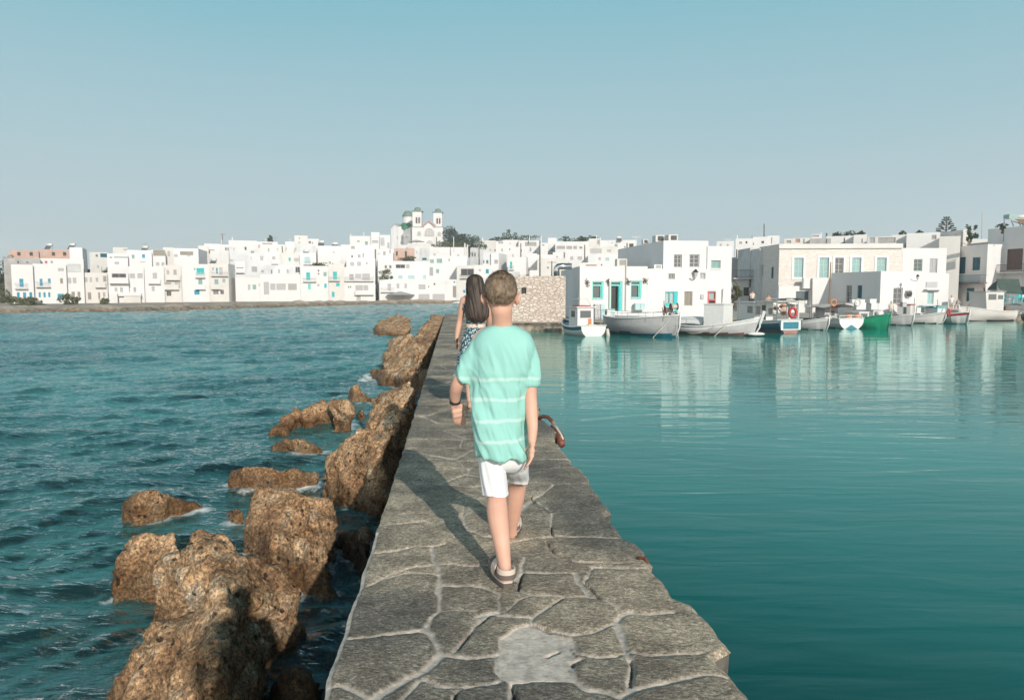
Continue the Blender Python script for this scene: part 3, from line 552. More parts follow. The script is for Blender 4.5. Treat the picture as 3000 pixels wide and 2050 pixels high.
def shoremat():
    m=mat('shore_ground',(.50,.44,.37),.9,(.42,.36,.30),.8,.03,3)
    n=m.node_tree.nodes;l=m.node_tree.links;b=n['Principled BSDF']; src=b.inputs['Base Color'].links[0].from_socket
    g=n.new('ShaderNodeNewGeometry'); s=n.new('ShaderNodeSeparateXYZ'); l.new(g.outputs['Position'],s.inputs[0])
    z=n.new('ShaderNodeTexNoise'); z.inputs['Scale'].default_value=.7; z.inputs['Detail'].default_value=8; t=n.new('ShaderNodeTexCoord'); l.new(t.outputs['Object'],z.inputs[0])
    a=n.new('ShaderNodeMath'); a.operation='MULTIPLY_ADD'; l.new(z.outputs[0],a.inputs[0]); a.inputs[1].default_value=-1.1; l.new(s.outputs[2],a.inputs[2])
    mr=n.new('ShaderNodeMapRange'); mr.inputs[1].default_value=W-.35; mr.inputs[2].default_value=W+.35; l.new(a.outputs[0],mr.inputs[0])
    z2=n.new('ShaderNodeTexNoise'); z2.inputs['Scale'].default_value=2.2; z2.inputs['Detail'].default_value=8; l.new(t.outputs['Object'],z2.inputs[0])
    r=n.new('ShaderNodeValToRGB'); r.color_ramp.elements[0].position=.35; r.color_ramp.elements[1].position=.65; r.color_ramp.elements[0].color=(.07,.05,.03,1); r.color_ramp.elements[1].color=(.34,.25,.16,1); l.new(z2.outputs[0],r.inputs[0])
    x=n.new('ShaderNodeMix'); x.data_type='RGBA'; l.new(mr.outputs[0],x.inputs[0]); l.new(r.outputs[0],x.inputs[6]); l.new(src,x.inputs[7]); l.new(x.outputs[2],b.inputs['Base Color']); return m
M['shore']=shoremat(); far_shore()
QZ=-1.12
# quay: stepped edge, further away to the right
QE=[(-3.4,PEND+.02),(-2.35,PEND+.02),(-2.0,57.2),(3,57.5),(8,59),(14,61.5),(24,66),(36,71.8),(46,78.5),(68,80)]
def quay():
    b=MB(); zt=QZ; pts=[(x,y) for x,y in QE]
    back=[(x*2.2+30*(x>20),400) for x,_ in QE]; back[0]=(-9,186)
    G=[]
    for (x,y),(bx,by) in zip(pts,back):
        row=[]
        for t in (0,.01,.03,.08,.15,.3,.5,1):
            X=x+(bx-x)*t;Y=y+(by-y)*t; row.append((X,Y,zt+max(0,(Y-95))*.045*min(1,max(0,(X+5)/20))))
        G.append(row)
    b.grid(G); o=b.build('quay',M['quaytop']); 
    if o.data.polygons[0].normal.z<0: o.data.flip_normals()
    tag(o,kind='structure')
    # rough wall under the quay edge
    G=[]; L_=[]
    for (ax,ay),(bx,by) in zip(pts,pts[1:]):
        n=max(2,int(math.hypot(bx-ax,by-ay)/.22))
        L_+= [(ax+(bx-ax)*i/n,ay+(by-ay)*i/n) for i in range(n)]
    L_.insert(0,(-9,186))
    for (x,y) in L_:
        G.append([(x,y,zt+.01-.125*k) for k in range(14)])
    G=np.array(G); e=fbm(G*np.array([2.2,2.2,3.5]),4,71,.6); k=np.clip((zt-G[...,2])/.25,0,1); G[...,1]+= -.10+e*.22*k+ .25*k; 
    o=MB().grid(G).build('quay_wall',M['quayside'],smooth=True); tag(o,'low rough stone quay wall under the harbour front','wall')
M['quaytop']=mat('quay_concrete',(.46,.42,.37),.9,(.36,.33,.29),1.5,.02,5)
M['quayside']=mat('quay_masonry',(.42,.37,.30),.9,(.08,.065,.05),1.6,.05,6)
quay()
def hills():
    G=[]
    for x in np.linspace(-260,420,60):
        row=[]
        for y in np.linspace(300,520,14): row.append((x,y,min(hillz(np.array(x),np.array(y)),9 if x>0 else 40)-.5+ .8*math.sin(x*.05)))
        G.append(row)
    o=MB().grid(G).build('hill',M['shore']); 
    if o.data.polygons[0].normal.z<0: o.data.flip_normals()
    tag(o,kind='structure')
hills()
# ---------------- houses ----------------
def facade(P0,P1,z0,z1,wins,rd,mb,top=None):
    """wall with real openings between P0 and P1; wins = (s0,s1,za,zb); returns transform"""
    P0=Vector((P0[0],P0[1],0)); P1=Vector((P1[0],P1[1],0)); t=(P1-P0); Ln=t.length; t.normalize(); nrm=Vector((-t.y,t.x,0))   # into the building
    T=lambda s,d,z: P0+t*s+nrm*d+Vector((0,0,z))
    wins=[(max(.03,a),min(Ln-.03,b),max(z0+.02,c),min(z1-.05,d)) for a,b,c,d in wins]; wins=[w for w in wins if w[1]-w[0]>.05 and w[3]-w[2]>.05]
    ss=sorted({0,Ln}|{w[0] for w in wins}|{w[1] for w in wins}); zs=sorted({z0,z1}|{w[2] for w in wins}|{w[3] for w in wins})
    for a,b in zip(ss,ss[1:]):
        if b-a<1e-4: continue
        for c,d in zip(zs,zs[1:]):
            if d-c<1e-4: continue
            sm,zm=(a+b)/2,(c+d)/2
            if any(w[0]<sm<w[1] and w[2]<zm<w[3] for w in wins): continue
            mb.face([T(a,0,c),T(b,0,c),T(b,0,d),T(a,0,d)])
    for (a,b,c,d) in wins:
        mb.face([T(a,0,c),T(a,0,d),T(a,rd,d),T(a,rd,c)]); mb.face([T(b,0,d),T(b,0,c),T(b,rd,c),T(b,rd,d)])
        mb.face([T(a,0,d),T(b,0,d),T(b,rd,d),T(a,rd,d)]); mb.face([T(b,0,c),T(a,0,c),T(a,rd,c),T(b,rd,c)])
        mb.face([T(a,rd,c),T(b,rd,c),T(b,rd,d),T(a,rd,d)])
    return T,Ln,wins
def opening(T,w,kind,root,rd,near=False):
    a,b,c,d=w; wd_,ht=b-a,d-c; col=next((q for q in sorted(M,key=len,reverse=True) if kind.startswith(q) and len(q)<10),kind[0]); frame=kind[len(col):]
    door = ht>1.75*wd_ and ht>1.75 ; nm='door' if (door or 'd' in frame) else 'window'
    if col=='_': return
    TT=lambda p: T(p.x,p.y,p.z)
    f=MB(); fw=min(.09,wd_*.14); y0,y1=rd-.09,rd-.012
    fm=M['wh']; pm=M[col] if col in M else M['gl']
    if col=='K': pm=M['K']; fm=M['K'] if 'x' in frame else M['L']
    elif 'g' in frame: fm=M[col]; pm=M['gl'] if col!='T3' else M['M']
    else: fm=pm
    for bx in ((a+.01,a+fw,c+.01,d-.01),(b-fw,b-.01,c+.01,d-.01),(a+fw,b-fw,d-fw,d-.012),(a+fw,b-fw,c+.012,c+fw)): f.box(bx[0],bx[1],y0,y1,bx[2],bx[3],TT)
    if wd_>.45: f.box((a+b)/2-.03,(a+b)/2+.03,y0+.01,y1,c+fw,d-fw,TT)
    if 'g' in frame:
        for q in (1,2): z_=c+ht*q/3; f.box(a+fw,b-fw,y0+.02,y1,z_-.02,z_+.02,TT)
    fo=f.build(nm,fm,root)
    p=MB()
    if 'g' in frame or col in ('K',): p.box(a+fw,b-fw,rd-.05,rd-.02,c+fw,d-fw,TT); p.build('pane',pm,fo)
    else:
        n=max(3,int((ht-2*fw)/.11)) if wd_*ht>.3 else 2
        h=(ht-2*fw)/n
        for lf in ((a+fw+.005,(a+b)/2-.035),((a+b)/2+.035,b-fw-.005)) if wd_>.45 else ((a+fw+.005,b-fw-.005),):
            for i in range(n):
                z_=c+fw+h*i; p.face([T(lf[0],rd-.03,z_),T(lf[1],rd-.03,z_),T(lf[1],rd-.065,z_+h*.9),T(lf[0],rd-.065,z_+h*.9)]); p.face([T(lf[0],rd-.065,z_+h*.9),T(lf[1],rd-.065,z_+h*.9),T(lf[1],rd-.03,z_+h),T(lf[0],rd-.03,z_+h)])
        p.build('shutter',pm,fo)
    if 's' in frame:
        s_=MB(); s_.box(a-.08,b+.08,-.08,.05,c-.09,c-.003,TT); s_.build('sill',M['wh'],fo)
    if 'w' in frame:
        s_=MB()
        for bx in ((a-.22,a-.003,c-.2,d+.22),(b+.003,b+.22,c-.2,d+.22),(a-.002,b+.002,d+.003,d+.22),(a-.002,b+.002,c-.2,c-.003)): s_.box(bx[0],bx[1],-.06,.02,bx[2],bx[3],TT)
        s_.build('surround',M['wh'],fo)
    return fo
def house(k,x0,x1,yt,R,label,wins=(),bal=(),yb=None,dep=8,m='white',sR=0,sL=0,R1=None,name='house',cat='house',group=None,ext=(),base=None,rd=None,parapet=.0,flat=None,near=False,back=True,sw=(),auto=True):
    """x0,x1,yt in zoomed pixels of map k; R distance; sR/sL: zoomed pixels of right/left side wall seen beyond the facade"""
    p0=zz(k,x0,yt); p1=zz(k,x1,yt); pyb = 875 if yb is None else zz(k,0,yb)[1]; mid=(p0[1]+pyb)/2
    def at(px,r): tx=(px-1500)/F; Y=r/math.sqrt(1+tx*tx) if r>100 else r; return onY(px,mid,Y)
    A=at(p0[0],R); B=at(p1[0],R1 or R); zt=onY(p0[0],p0[1],A.y).z
    if base is None:
        base = QZ-.3 if R<=95 else float(hillz(np.array(A.x),np.array(A.y)))-1.0
        if yb is not None: base=onY(p0[0],zz(k,0,yb)[1],A.y).z
    if R>100 and auto and m=='white': m=random.choice(['white','white','white','white2'])
    rd = rd if rd else (.16 if R>100 else .2)
    t=(B-A); t.z=0; Ln=t.length; t.normalize(); nrm=Vector((-t.y,t.x,0))
    W_=[]
    def hit(px,py):
        d=ray(px,py); o=Vector((0,0,CH)); den=d.x*nrm.x+d.y*nrm.y; q=((A.x-o.x)*nrm.x+(A.y-o.y)*nrm.y)/den; P=o+d*q
        return (P.x-A.x)*t.x+(P.y-A.y)*t.y, P.z
    for w in wins:
        (ax,ay),(bx,by)=zz(k,w[0],w[1]),zz(k,w[2],w[3]); cx,cy=(ax+bx)/2,(ay+by)/2
        W_.append((hit(ax,cy)[0],hit(bx,cy)[0],hit(cx,by)[1],hit(cx,ay)[1]))
    if R>100 and auto and m in ('white','white2') and len(wins)<4:
        Lw,Hw=Ln,zt-max(base,zt-5.5); wins=list(wins)
        for q_ in range(int(Lw*Hw/14)):
            if len(wins)>6: break
            w0=random.choice((.35,.5,.8,.9)); h0=random.choice((.45,.6,1.1)); s_=random.uniform(.6,max(.7,Lw-1.6)); z_=zt-random.uniform(1.0,4.2)-h0
            if z_<base+.5 or any(s_<w[1]+.4 and s_+w0>w[0]-.4 and z_<w[3]+.4 and z_+h0>w[2]-.4 for w in W_): continue
            W_.append((s_,s_+w0,z_,z_+h0)); wins.append((0,0,0,0,random.choice(['G','G','L','K','M','Gg'])))
    c=A+(B-A)/2; root=thing(name,label,cat,(c.x,c.y,base),group)
    mb=MB(); T,Ln,_=facade(A,B,base,zt,W_,rd,mb)
    def corner(px,r,Pn):
        q=at(px,r); return Vector((q.x,q.y,0))
    C=corner(zz(k,x1+sR,yt)[0],(R1 or R)+dep,B) if sR else Vector((B.x,B.y,0))+nrm*dep
    D=corner(zz(k,x0-sL,yt)[0],R+dep,A) if sL else Vector((A.x,A.y,0))+nrm*dep
    A0,B0=Vector((A.x,A.y,0)),Vector((B.x,B.y,0)); up=lambda p,z: Vector((p.x,p.y,z))
    mb.face([up(B0,base),up(C,base),up(C,zt),up(B0,zt)]); mb.face([up(C,base),up(D,base),up(D,zt),up(C,zt)]); None
    if not sw: mb.face([up(D,base),up(A0,base),up(A0,zt),up(D,zt)])
    else:
        t2=(A0-D).normalized(); n2=Vector((-t2.y,t2.x,0)); SW=[]
        def hit2(px,py):
            d=ray(px,py); q=((D.x)*n2.x+(D.y)*n2.y)/(d.x*n2.x+d.y*n2.y); P=Vector((0,0,CH))+d*q; return (P.x-D.x)*t2.x+(P.y-D.y)*t2.y,P.z
        for w in sw:
            (ax,ay),(bx,by)=zz(k,w[0],w[1]),zz(k,w[2],w[3]); cx,cy=(ax+bx)/2,(ay+by)/2; SW.append((hit2(ax,cy)[0],hit2(bx,cy)[0],hit2(cx,by)[1],hit2(cx,ay)[1]))
        T2,_,_=facade(D,A0,base,zt,SW,rd,mb)
        for w,wi in zip(sw,SW): opening(T2,wi,w[4],root,rd)
    # parapet: roof set down behind a thick rim
    cc=(A0+B0+C+D)/4; ins=[cc+(p-cc)*(1-min(.4,.35/max(1,(p-cc).length))) for p in (A0,B0,C,D)]; O=(A0,B0,C,D)
    for i in range(4):
        j=(i+1)%4; mb.face([up(O[i],zt),up(O[j],zt),up(ins[j],zt+.0),up(ins[i],zt+.0)]); mb.face([up(ins[i],zt),up(ins[j],zt),up(ins[j],zt-.35),up(ins[i],zt-.35)])
    mb.face([up(p,zt-.35) for p in ins])
    mb.build('wall',M[m],root)
    TT=lambda p: T(p.x,p.y,p.z)
    for w,wi in zip(wins,W_):
        a,b_,c_,d_=max(.03,wi[0]),min(Ln-.03,wi[1]),max(base+.02,wi[2]),min(zt-.05,wi[3])
        if b_-a>.05 and d_-c_>.05: opening(T,(a,b_,c_,d_),w[4],root,rd)
    for q in bal:      # balcony: x0,x1, slab y, kind, depth
        (ax,ay),(bx,_)=zz(k,q[0],q[2]),zz(k,q[1],q[2]); s0,z_=hit(ax,ay); s1,_=hit(bx,ay); dp=q[4] if len(q)>4 else .9
        g=MB(); g.box(s0,s1,-dp,-.002,z_-.14,z_,TT); bo=g.build('balcony',M[q[5]] if len(q)>5 else M[m],root)
        r_=MB(); kk=q[3]; h=.95
        if kk=='s': r_.box(s0+.02,s1-.02,-dp+.02,-dp+.12,z_+.003,z_+h,TT); r_.box(s0+.02,s0+.12,-dp+.123,-.01,z_+.003,z_+h,TT); r_.box(s1-.12,s1-.02,-dp+.123,-.01,z_+.003,z_+h,TT); r_.build('parapet',M[m],bo)
        elif kk in M or kk=='r':
            mm=M['gm'] if kk=='r' else M[kk]
            r_.box(s0+.03,s1-.03,-dp+.03,-dp+.08,z_+h-.05,z_+h,TT); r_.box(s0+.03,s1-.03,-dp+.03,-dp+.08,z_+.1,z_+.14,TT)
            for e in (s0+.03,s1-.08): r_.box(e,e+.05,-dp+.083,-.02,z_+h-.05,z_+h,TT)
            nb=max(3,int((s1-s0)/.16))
            for i in range(nb+1): s=s0+.04+(s1-s0-.1)*i/nb; r_.box(s,s+.025,-dp+.04,-dp+.07,z_+.003,z_+h-.052,TT)
            r_.build('railing',mm,bo)
    for e in ext:      # extra wall volume: x0,x1,y0,y1, proud, mat, name
        (ax,ay),(bx,by)=zz(k,e[0],e[1]),zz(k,e[2],e[3]); s0,za=hit((ax),(ay+by)/2); s1,_=hit(bx,(ay+by)/2); _,z1_=hit((ax+bx)/2,ay); _,z0_=hit((ax+bx)/2,by)
        g=MB(); g.box(s0,s1,-e[4],-.003,z0_,z1_,TT); g.build(e[6],M[e[5]],root)
    return root,T
GF='white houses on the far shore'; GB='white houses further back on the hill'
H=lambda *a,**k: house(*a,group=GF,**k)
HB=lambda *a,**k: house(*a,group=GB,**k)
# front row, left to right
H(1,160,455,440,168,'white waterfront house at the far left end with blue balcony door over three blue windows',[(265,635,320,745,'B'),(232,820,270,905,'Bs'),(315,820,357,905,'Bs'),(402,818,440,920,'B')],[(200,370,762,'r')],sL=6)
H(1,456,908,430,169,'white waterfront house with blue balcony door and an arched blue doorway',[(540,635,580,735,'B'),(655,632,690,692,'B'),(820,628,858,700,'O'),(528,820,555,888,'B'),(592,820,622,888,'B'),(658,818,686,886,'B'),(785,840,872,925,'B'),(790,492,870,535,'Lx')],[(488,680,738,'r')])
H(1,909,1144,420,170,'white waterfront house with two grey shuttered windows above a taupe door',[(925,622,970,698,'L'),(993,622,1040,698,'L'),(975,812,1022,918,'O'),(1055,812,1095,872,'O')],ext=[(918,432,1100,540,.12,'greywall','terrace_screen')])
H(1,1145,1464,552,171,'white waterfront house with small balcony on its right and brown vines on the roof edge',[(1150,618,1192,682,'L'),(1222,618,1255,682,'L'),(1303,620,1338,682,'L'),(1405,598,1450,675,'O'),(1198,820,1243,918,'O'),(1338,820,1365,915,'O'),(1402,820,1435,882,'G')],[(1295,1440,745,'s')])
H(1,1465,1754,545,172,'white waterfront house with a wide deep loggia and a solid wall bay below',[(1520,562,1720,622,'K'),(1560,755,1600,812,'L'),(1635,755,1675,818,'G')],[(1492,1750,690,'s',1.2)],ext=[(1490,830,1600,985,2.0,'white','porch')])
H(1,1755,1964,467,173,'white waterfront house with a long low terrace wall and two shuttered upper windows',[(1770,565,1840,630,'L'),(1870,560,1945,630,'L'),(1818,750,1855,815,'G')],ext=[(1610,818,1920,870,1.8,'white','terrace'),(1690,872,1915,968,1.6,'white2','terrace_wall')])
H(1,1965,2239,467,174,'white waterfront house with one arched balcony door on a blank front',[(2080,555,2140,682,'L'),(2065,740,2108,805,'L')],[(2020,2185,695,'s')])
H(2,6,240,540,175,'narrow white waterfront house with stacked balconies and a dark ground-floor shop',[(35,610,75,670,'L'),(130,605,175,680,'G'),(20,778,100,850,'G'),(150,775,225,850,'L'),(35,895,105,965,'K')],[(30,222,738,'s'),(8,205,868,'s')])
H(2,241,619,525,176,'white waterfront house with blue-green balcony doors and a bright blue ground window',[(408,580,432,612,'G'),(445,582,550,665,'T'),(470,735,525,845,'M'),(415,880,487,945,'B')],[(430,562,705,'r'),(432,566,865,'s')])
H(2,620,884,520,177,'white waterfront house with teal shutter, striped curtains and grey-green door',[(657,577,683,612,'G'),(710,580,735,660,'B'),(752,575,800,680,'L'),(690,735,745,845,'M'),(797,730,837,780,'M'),(670,878,748,942,'Lg'),(768,878,820,942,'K')],[(645,875,683,'r'),(645,780,862,'s')],sR=90)
H(2,975,1310,710,180,'low white waterfront house with a single shuttered window beside a tall utility pole',[(1143,805,1180,880,'L'),(1290,795,1308,830,'L')],dep=5)
H(2,1311,1860,668,181,'wide low white waterfront house with an open arcade under its upper wall',[(1360,772,1435,945,'L'),(1448,795,1520,882,'Lx'),(1530,795,1660,882,'L'),(1690,795,1810,882,'G')])
H(2,1861,2239,552,183,'tall white waterfront house with a turquoise balcony door and green lower windows',[(1938,642,1993,745,'T'),(2095,605,2118,632,'K'),(2095,648,2118,672,'K'),(2173,637,2217,695,'M'),(1963,798,2002,875,'T2'),(2090,802,2117,830,'G'),(2183,795,2217,852,'T')],[(1898,2080,762,'r')])
H(3,104,320,852,185,'white waterfront house with turquoise door on a railed balcony above two turquoise windows',[(165,957,220,1062,'T'),(207,1112,255,1158,'T'),(150,1232,187,1302,'T')],[(110,260,1075,'r')])
H(3,321,740,892,186,'white waterfront house with a long railed balcony, three shuttered openings and lower loggia',[(387,990,447,1072,'G'),(467,987,548,1045,'L'),(562,985,668,1070,'L'),(372,1152,387,1180,'K'),(398,1152,413,1180,'K'),(470,1142,575,1228,'Lx'),(582,1142,645,1228,'L'),(485,1282,543,1354,'L')],[(325,722,1078,'r'),(465,720,1265,'s',1.0)])
H(3,796,1280,1062,186,'white waterfront house with three grey windows, a small balcony and parasols at its foot',[(908,1120,957,1212,'L'),(1030,1118,1068,1185,'L'),(1137,1118,1172,1185,'L')],[(822,1005,1228,'r')])
H(3,1281,1850,1062,187,'long low white waterfront house with two boat garages and a taupe door at the right',[(1330,1132,1425,1200,'L'),(1460,1150,1475,1172,'K'),(1535,1112,1558,1140,'K'),(1675,1107,1717,1145,'wh'),(1807,1087,1828,1110,'K'),(1330,1262,1480,1348,'L'),(1520,1260,1685,1348,'L'),(1797,1150,1843,1310,'O')])
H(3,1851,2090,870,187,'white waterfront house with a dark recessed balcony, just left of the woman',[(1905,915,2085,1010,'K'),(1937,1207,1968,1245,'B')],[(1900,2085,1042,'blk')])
H(3,2091,2330,866,188,'white waterfront house with one blue window, seen above the woman and the boy',[(2150,922,2178,950,'G'),(2245,922,2287,982,'B'),(2235,1075,2270,1150,'L')])
# second row
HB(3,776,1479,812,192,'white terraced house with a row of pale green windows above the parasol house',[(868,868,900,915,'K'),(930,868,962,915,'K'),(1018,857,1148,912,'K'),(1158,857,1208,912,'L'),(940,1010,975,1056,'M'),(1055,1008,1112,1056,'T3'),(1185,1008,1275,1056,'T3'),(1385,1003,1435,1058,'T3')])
HB(3,1480,1990,742,194,'white house with wide pale green windows above the boat garages',[(1487,790,1540,840,'M'),(1577,780,1652,840,'M'),(1735,780,1760,820,'L'),(1480,897,1528,1012,'G'),(1568,922,1610,978,'M')])
HB(1,60,560,350,178,'grey unfinished wall with small windows under the brick storey at far left',[(232,392,262,430,'K'),(355,395,392,430,'K')],m='cement')
HB(1,480,1148,355,180,'long white wall with two tiny windows under the brick storey',[(612,392,645,428,'P'),(690,390,720,425,'G')])
HB(1,138,540,243,190,'unfinished red brick building with two dark square openings at far left',[(235,272,280,320,'Kx'),(402,272,448,322,'Kx')],m='pinkwall')
HB(1,541,960,233,191,'unfinished brick building with three openings beside a white block',[(582,278,612,318,'L'),(705,272,750,322,'Kx'),(858,272,903,322,'Kx')],m='pinkwall')
HB(1,961,1136,208,189,'plain white block at the right end of the brick buildings',[],sR=60)
HB(1,1230,1480,272,196,'low white house with a green awning over dark doors and roof clutter',[(1365,290,1465,345,'D'),(1300,300,1335,340,'K')])
HB(1,1470,1750,292,182,'white house with a long sunshade line and a bare vine trellis',[(1490,335,1530,355,'K'),(1550,335,1740,352,'G')],sR=0)
HB(1,1550,1750,206,198,'white house with a grey awning high behind the trellis house',[(1680,230,1790,248,'G')])
HB(1,1745,2075,242,184,'white house with one green and one blue shuttered window',[(1795,308,1832,360,'M'),(1935,302,1975,352,'B'),(1905,400,1985,412,'L')])
HB(1,2076,2262,237,186,'white house with two broad taupe awnings',[(2085,242,2258,325,'O'),(2125,412,2170,460,'L'),(2200,412,2240,460,'L')])
HB(2,0,140,300,190,'white house with two oval niches right of the taupe awnings',[(50,350,85,425,'L')])
HB(2,140,480,311,188,'white house with one large taupe awning over its terrace',[(220,357,400,408,'O'),(140,395,190,432,'L'),(320,412,355,425,'G')],sR=120,dep=12)
HB(2,480,620,276,200,'plain white house with a grey shaded flank',[(520,380,540,480,'L')])
HB(2,560,780,250,202,'white house with a small dark terrace door high on the hill',[(598,345,632,388,'K'),(570,330,690,345,'G')])
HB(2,781,892,262,203,'white house with a roof veranda of two dark bays',[(832,300,858,345,'K'),(866,302,900,345,'K')])
HB(2,893,1278,204,208,'broad white house on the skyline with a split dark veranda',[(1000,292,1055,340,'K'),(1065,292,1130,340,'K')])
HB(2,1279,1560,222,206,'white skyline house with a slatted pergola and two windows',[(1340,242,1480,262,'G'),(1418,312,1437,360,'G'),(1540,310,1565,345,'G'),(1285,265,1310,310,'G')])
HB(2,1561,1660,262,207,'narrow white house with low window between pergola house and tall block',[(1655,300,1658,340,'G')])
HB(2,1661,1786,222,205,'white house left of the tall skyline block',[(1660,300,1672,342,'G'),(1778,312,1782,350,'G')])
HB(2,1787,1966,139,207,'tall plain white block standing highest above the middle of the town',[(1835,170,1858,185,'K'),(1830,225,1860,250,'L')])
HB(2,1967,2120,184,209,'white block stepping down right of the tallest block with a shaded terrace',[(1970,215,2005,250,'K'),(2020,228,2030,255,'K')])
HB(2,1786,2080,275,199,'wide blank white house below the tallest block',[(1780,308,1802,345,'G')],m='white3')
HB(2,2081,2420,278,200,'white house with a turquoise door on a tiny balcony high on the hill',[(2163,392,2205,475,'T'),(2303,360,2326,378,'L')],[(2110,2250,487,'r')])
HB(2,975,1110,492,187,'white house with a dark veranda behind the utility pole',[(985,572,1085,630,'K')],[(985,1100,640,'s')])
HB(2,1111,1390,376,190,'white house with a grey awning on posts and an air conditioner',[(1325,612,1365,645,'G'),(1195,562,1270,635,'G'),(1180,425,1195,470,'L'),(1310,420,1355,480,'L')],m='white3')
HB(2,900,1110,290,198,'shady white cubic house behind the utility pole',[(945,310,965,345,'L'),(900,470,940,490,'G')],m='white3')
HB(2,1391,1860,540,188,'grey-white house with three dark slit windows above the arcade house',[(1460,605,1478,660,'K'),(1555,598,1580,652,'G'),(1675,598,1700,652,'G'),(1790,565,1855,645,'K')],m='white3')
HB(2,1380,1600,372,195,'white house with two pale arched doors behind the leaning pole',[(1475,425,1520,515,'L'),(1565,412,1612,480,'wh')],[(1465,1560,520,'s')])
HB(2,1601,1858,372,194,'white house with one small turquoise window and a grey double window',[(1698,440,1728,487,'T'),(1770,447,1840,495,'L')])
HB(2,1859,2080,375,192,'white house with a wide arched pale blue balcony door',[(1915,432,1990,520,'T3')],[(1905,2005,530,'r')])
HB(3,-40,280,622,196,'white house with a tiny round window, below the hill terrace',[(165,683,188,705,'L')])
HB(3,281,760,590,198,'white house with scattered small windows left of the tall lamp pole',[(410,608,465,648,'G'),(412,732,440,768,'K'),(502,725,540,768,'G'),(567,705,585,768,'G')])
HB(3,350,745,772,192,'white house with two blind arched windows behind the long balcony house',[(400,826,455,880,'L'),(492,823,548,880,'L'),(618,828,635,855,'K')])
HB(3,400,700,470,215,'white house with two chimneys on the skyline left of the church',[(490,530,530,560,'L')])
HB(3,690,805,420,214,'small white water-tank block on the skyline left of the church',[(700,530,780,570,'L')])
HB(3,806,950,458,213,'white house with a shaded recess hard against the church hill',[(812,495,868,605,'greywall'),(905,560,935,640,'L')])
HB(3,778,985,652,200,'small white house with one tall window left of the pink house',[(848,680,882,735,'G'),(782,702,800,725,'G'),(935,660,948,710,'K')])
HB(3,1003,1276,640,202,'unfinished pink house with a dark doorway below the church',[(1143,678,1172,757,'Kx'),(1022,682,1048,740,'Kx')],m='pinkwall')
HB(3,1277,1345,618,203,'narrow grey-white house right of the pink house',[(1300,675,1315,710,'L')],m='white3')
HB(3,1185,1482,572,214,'white terrace wall in front of the church porch',[],m='white')
HB(3,1060,1186,592,212,'grey-white block below the church wall',[],m='white3')
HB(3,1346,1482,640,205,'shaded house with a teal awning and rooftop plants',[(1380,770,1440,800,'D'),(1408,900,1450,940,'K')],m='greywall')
HB(3,1483,1985,622,208,'long plain white retaining house right of the church',[])
# town between church and stone building
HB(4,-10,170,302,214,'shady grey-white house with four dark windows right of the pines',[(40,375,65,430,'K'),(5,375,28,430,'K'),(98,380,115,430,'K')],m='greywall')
HB(4,115,340,206,222,'white house with a dark green awning and a chimney right of the pines',[(175,262,215,302,'D'),(318,325,335,358,'K')])
HB(4,341,440,216,223,'low white house with a shaded pergola',[(368,225,440,250,'G')])
HB(4,436,645,200,224,'white skyline house under a bushy tree',[(520,240,540,260,'L')])
HB(4,646,945,206,222,'white skyline house with a pergola veranda on posts',[(735,228,890,285,'G')])
HB(4,340,760,295,206,'white house with a small blue-grey window and a dark slit',[(412,320,432,356,'M'),(520,315,535,340,'K'),(675,330,692,365,'K')])
HB(4,165,272,370,196,'narrow grey-white house with two dark arches',[(155,475,182,520,'K'),(205,472,238,525,'K')],m='white3')
HB(4,273,376,376,195,'white house with a double window above the woman',[(315,470,365,525,'G')],sR=110,dep=9)
HB(4,500,752,432,193,'white house with a tall turquoise shutter and a balcony plant',[(530,497,560,592,'T')],[(525,590,600,'r')],sR=50)
HB(4,753,900,384,197,'white house with two narrow grey windows behind the tall lamp pole',[(755,570,795,625,'G')])
HB(4,901,1110,400,198,'white house with a broad blank front',[(925,430,960,438,'G')])
HB(4,901,1285,447,191,'long blank white house right of the tall lamp pole',[(1095,540,1102,560,'K')])
HB(4,1111,1280,368,201,'white house with a single slit window',[(1165,418,1178,440,'K')],sR=60)
HB(4,1146,1600,222,218,'long white terrace house with a shaded colonnade on the skyline',[(1165,282,1280,325,'G'),(1298,282,1375,325,'G'),(1390,282,1440,325,'G')])
HB(4,1045,1165,172,226,'small white skyline cube left of the colonnade house',[])
HB(4,945,1045,240,216,'little white house between pergola veranda and skyline cube',[(965,262,1000,280,'K')])
HB(4,1280,1600,345,200,'white house with two shuttered windows over the metal duct',[(1350,425,1390,475,'L'),(1450,425,1510,472,'L')])
HB(4,1600,1765,182,224,'white skyline house with two white chimneys and a shaded door',[(1715,200,1750,260,'G')])
HB(4,1766,2250,205,227,'long white skyline house with a stone parapet and antenna',[(1915,228,1930,250,'L'),(2085,285,2105,305,'K')])
HB(4,1600,1985,292,203,'white house with a grey terrace screen and a framed roof box',[(1622,320,1778,382,'L'),(1850,332,1905,365,'L')])
HB(4,1590,1705,402,196,'small grey-white house with a bare side wall',[],m='white3')
HB(4,1704,2000,392,197,'white house with a pale green shutter set and roof plants',[(1735,435,1765,475,'L'),(1828,442,1880,485,'T3')])
HB(4,1470,1760,508,188,'low white house with a terracotta canopy on its roof',[(1560,535,1710,556,'pinkwall')])
H(4,540,664,632,150,'low grey shaded shed roof left of the stone building',[],m='greywall',base=-1.5)
H(4,665,795,664,148,'low white parapet peeping over the stone building',[],m='white2',base=-1.5)
H(4,796,930,612,146,'small white cube just left of the lamp pole behind the stone building',[],m='white',base=-1.5)
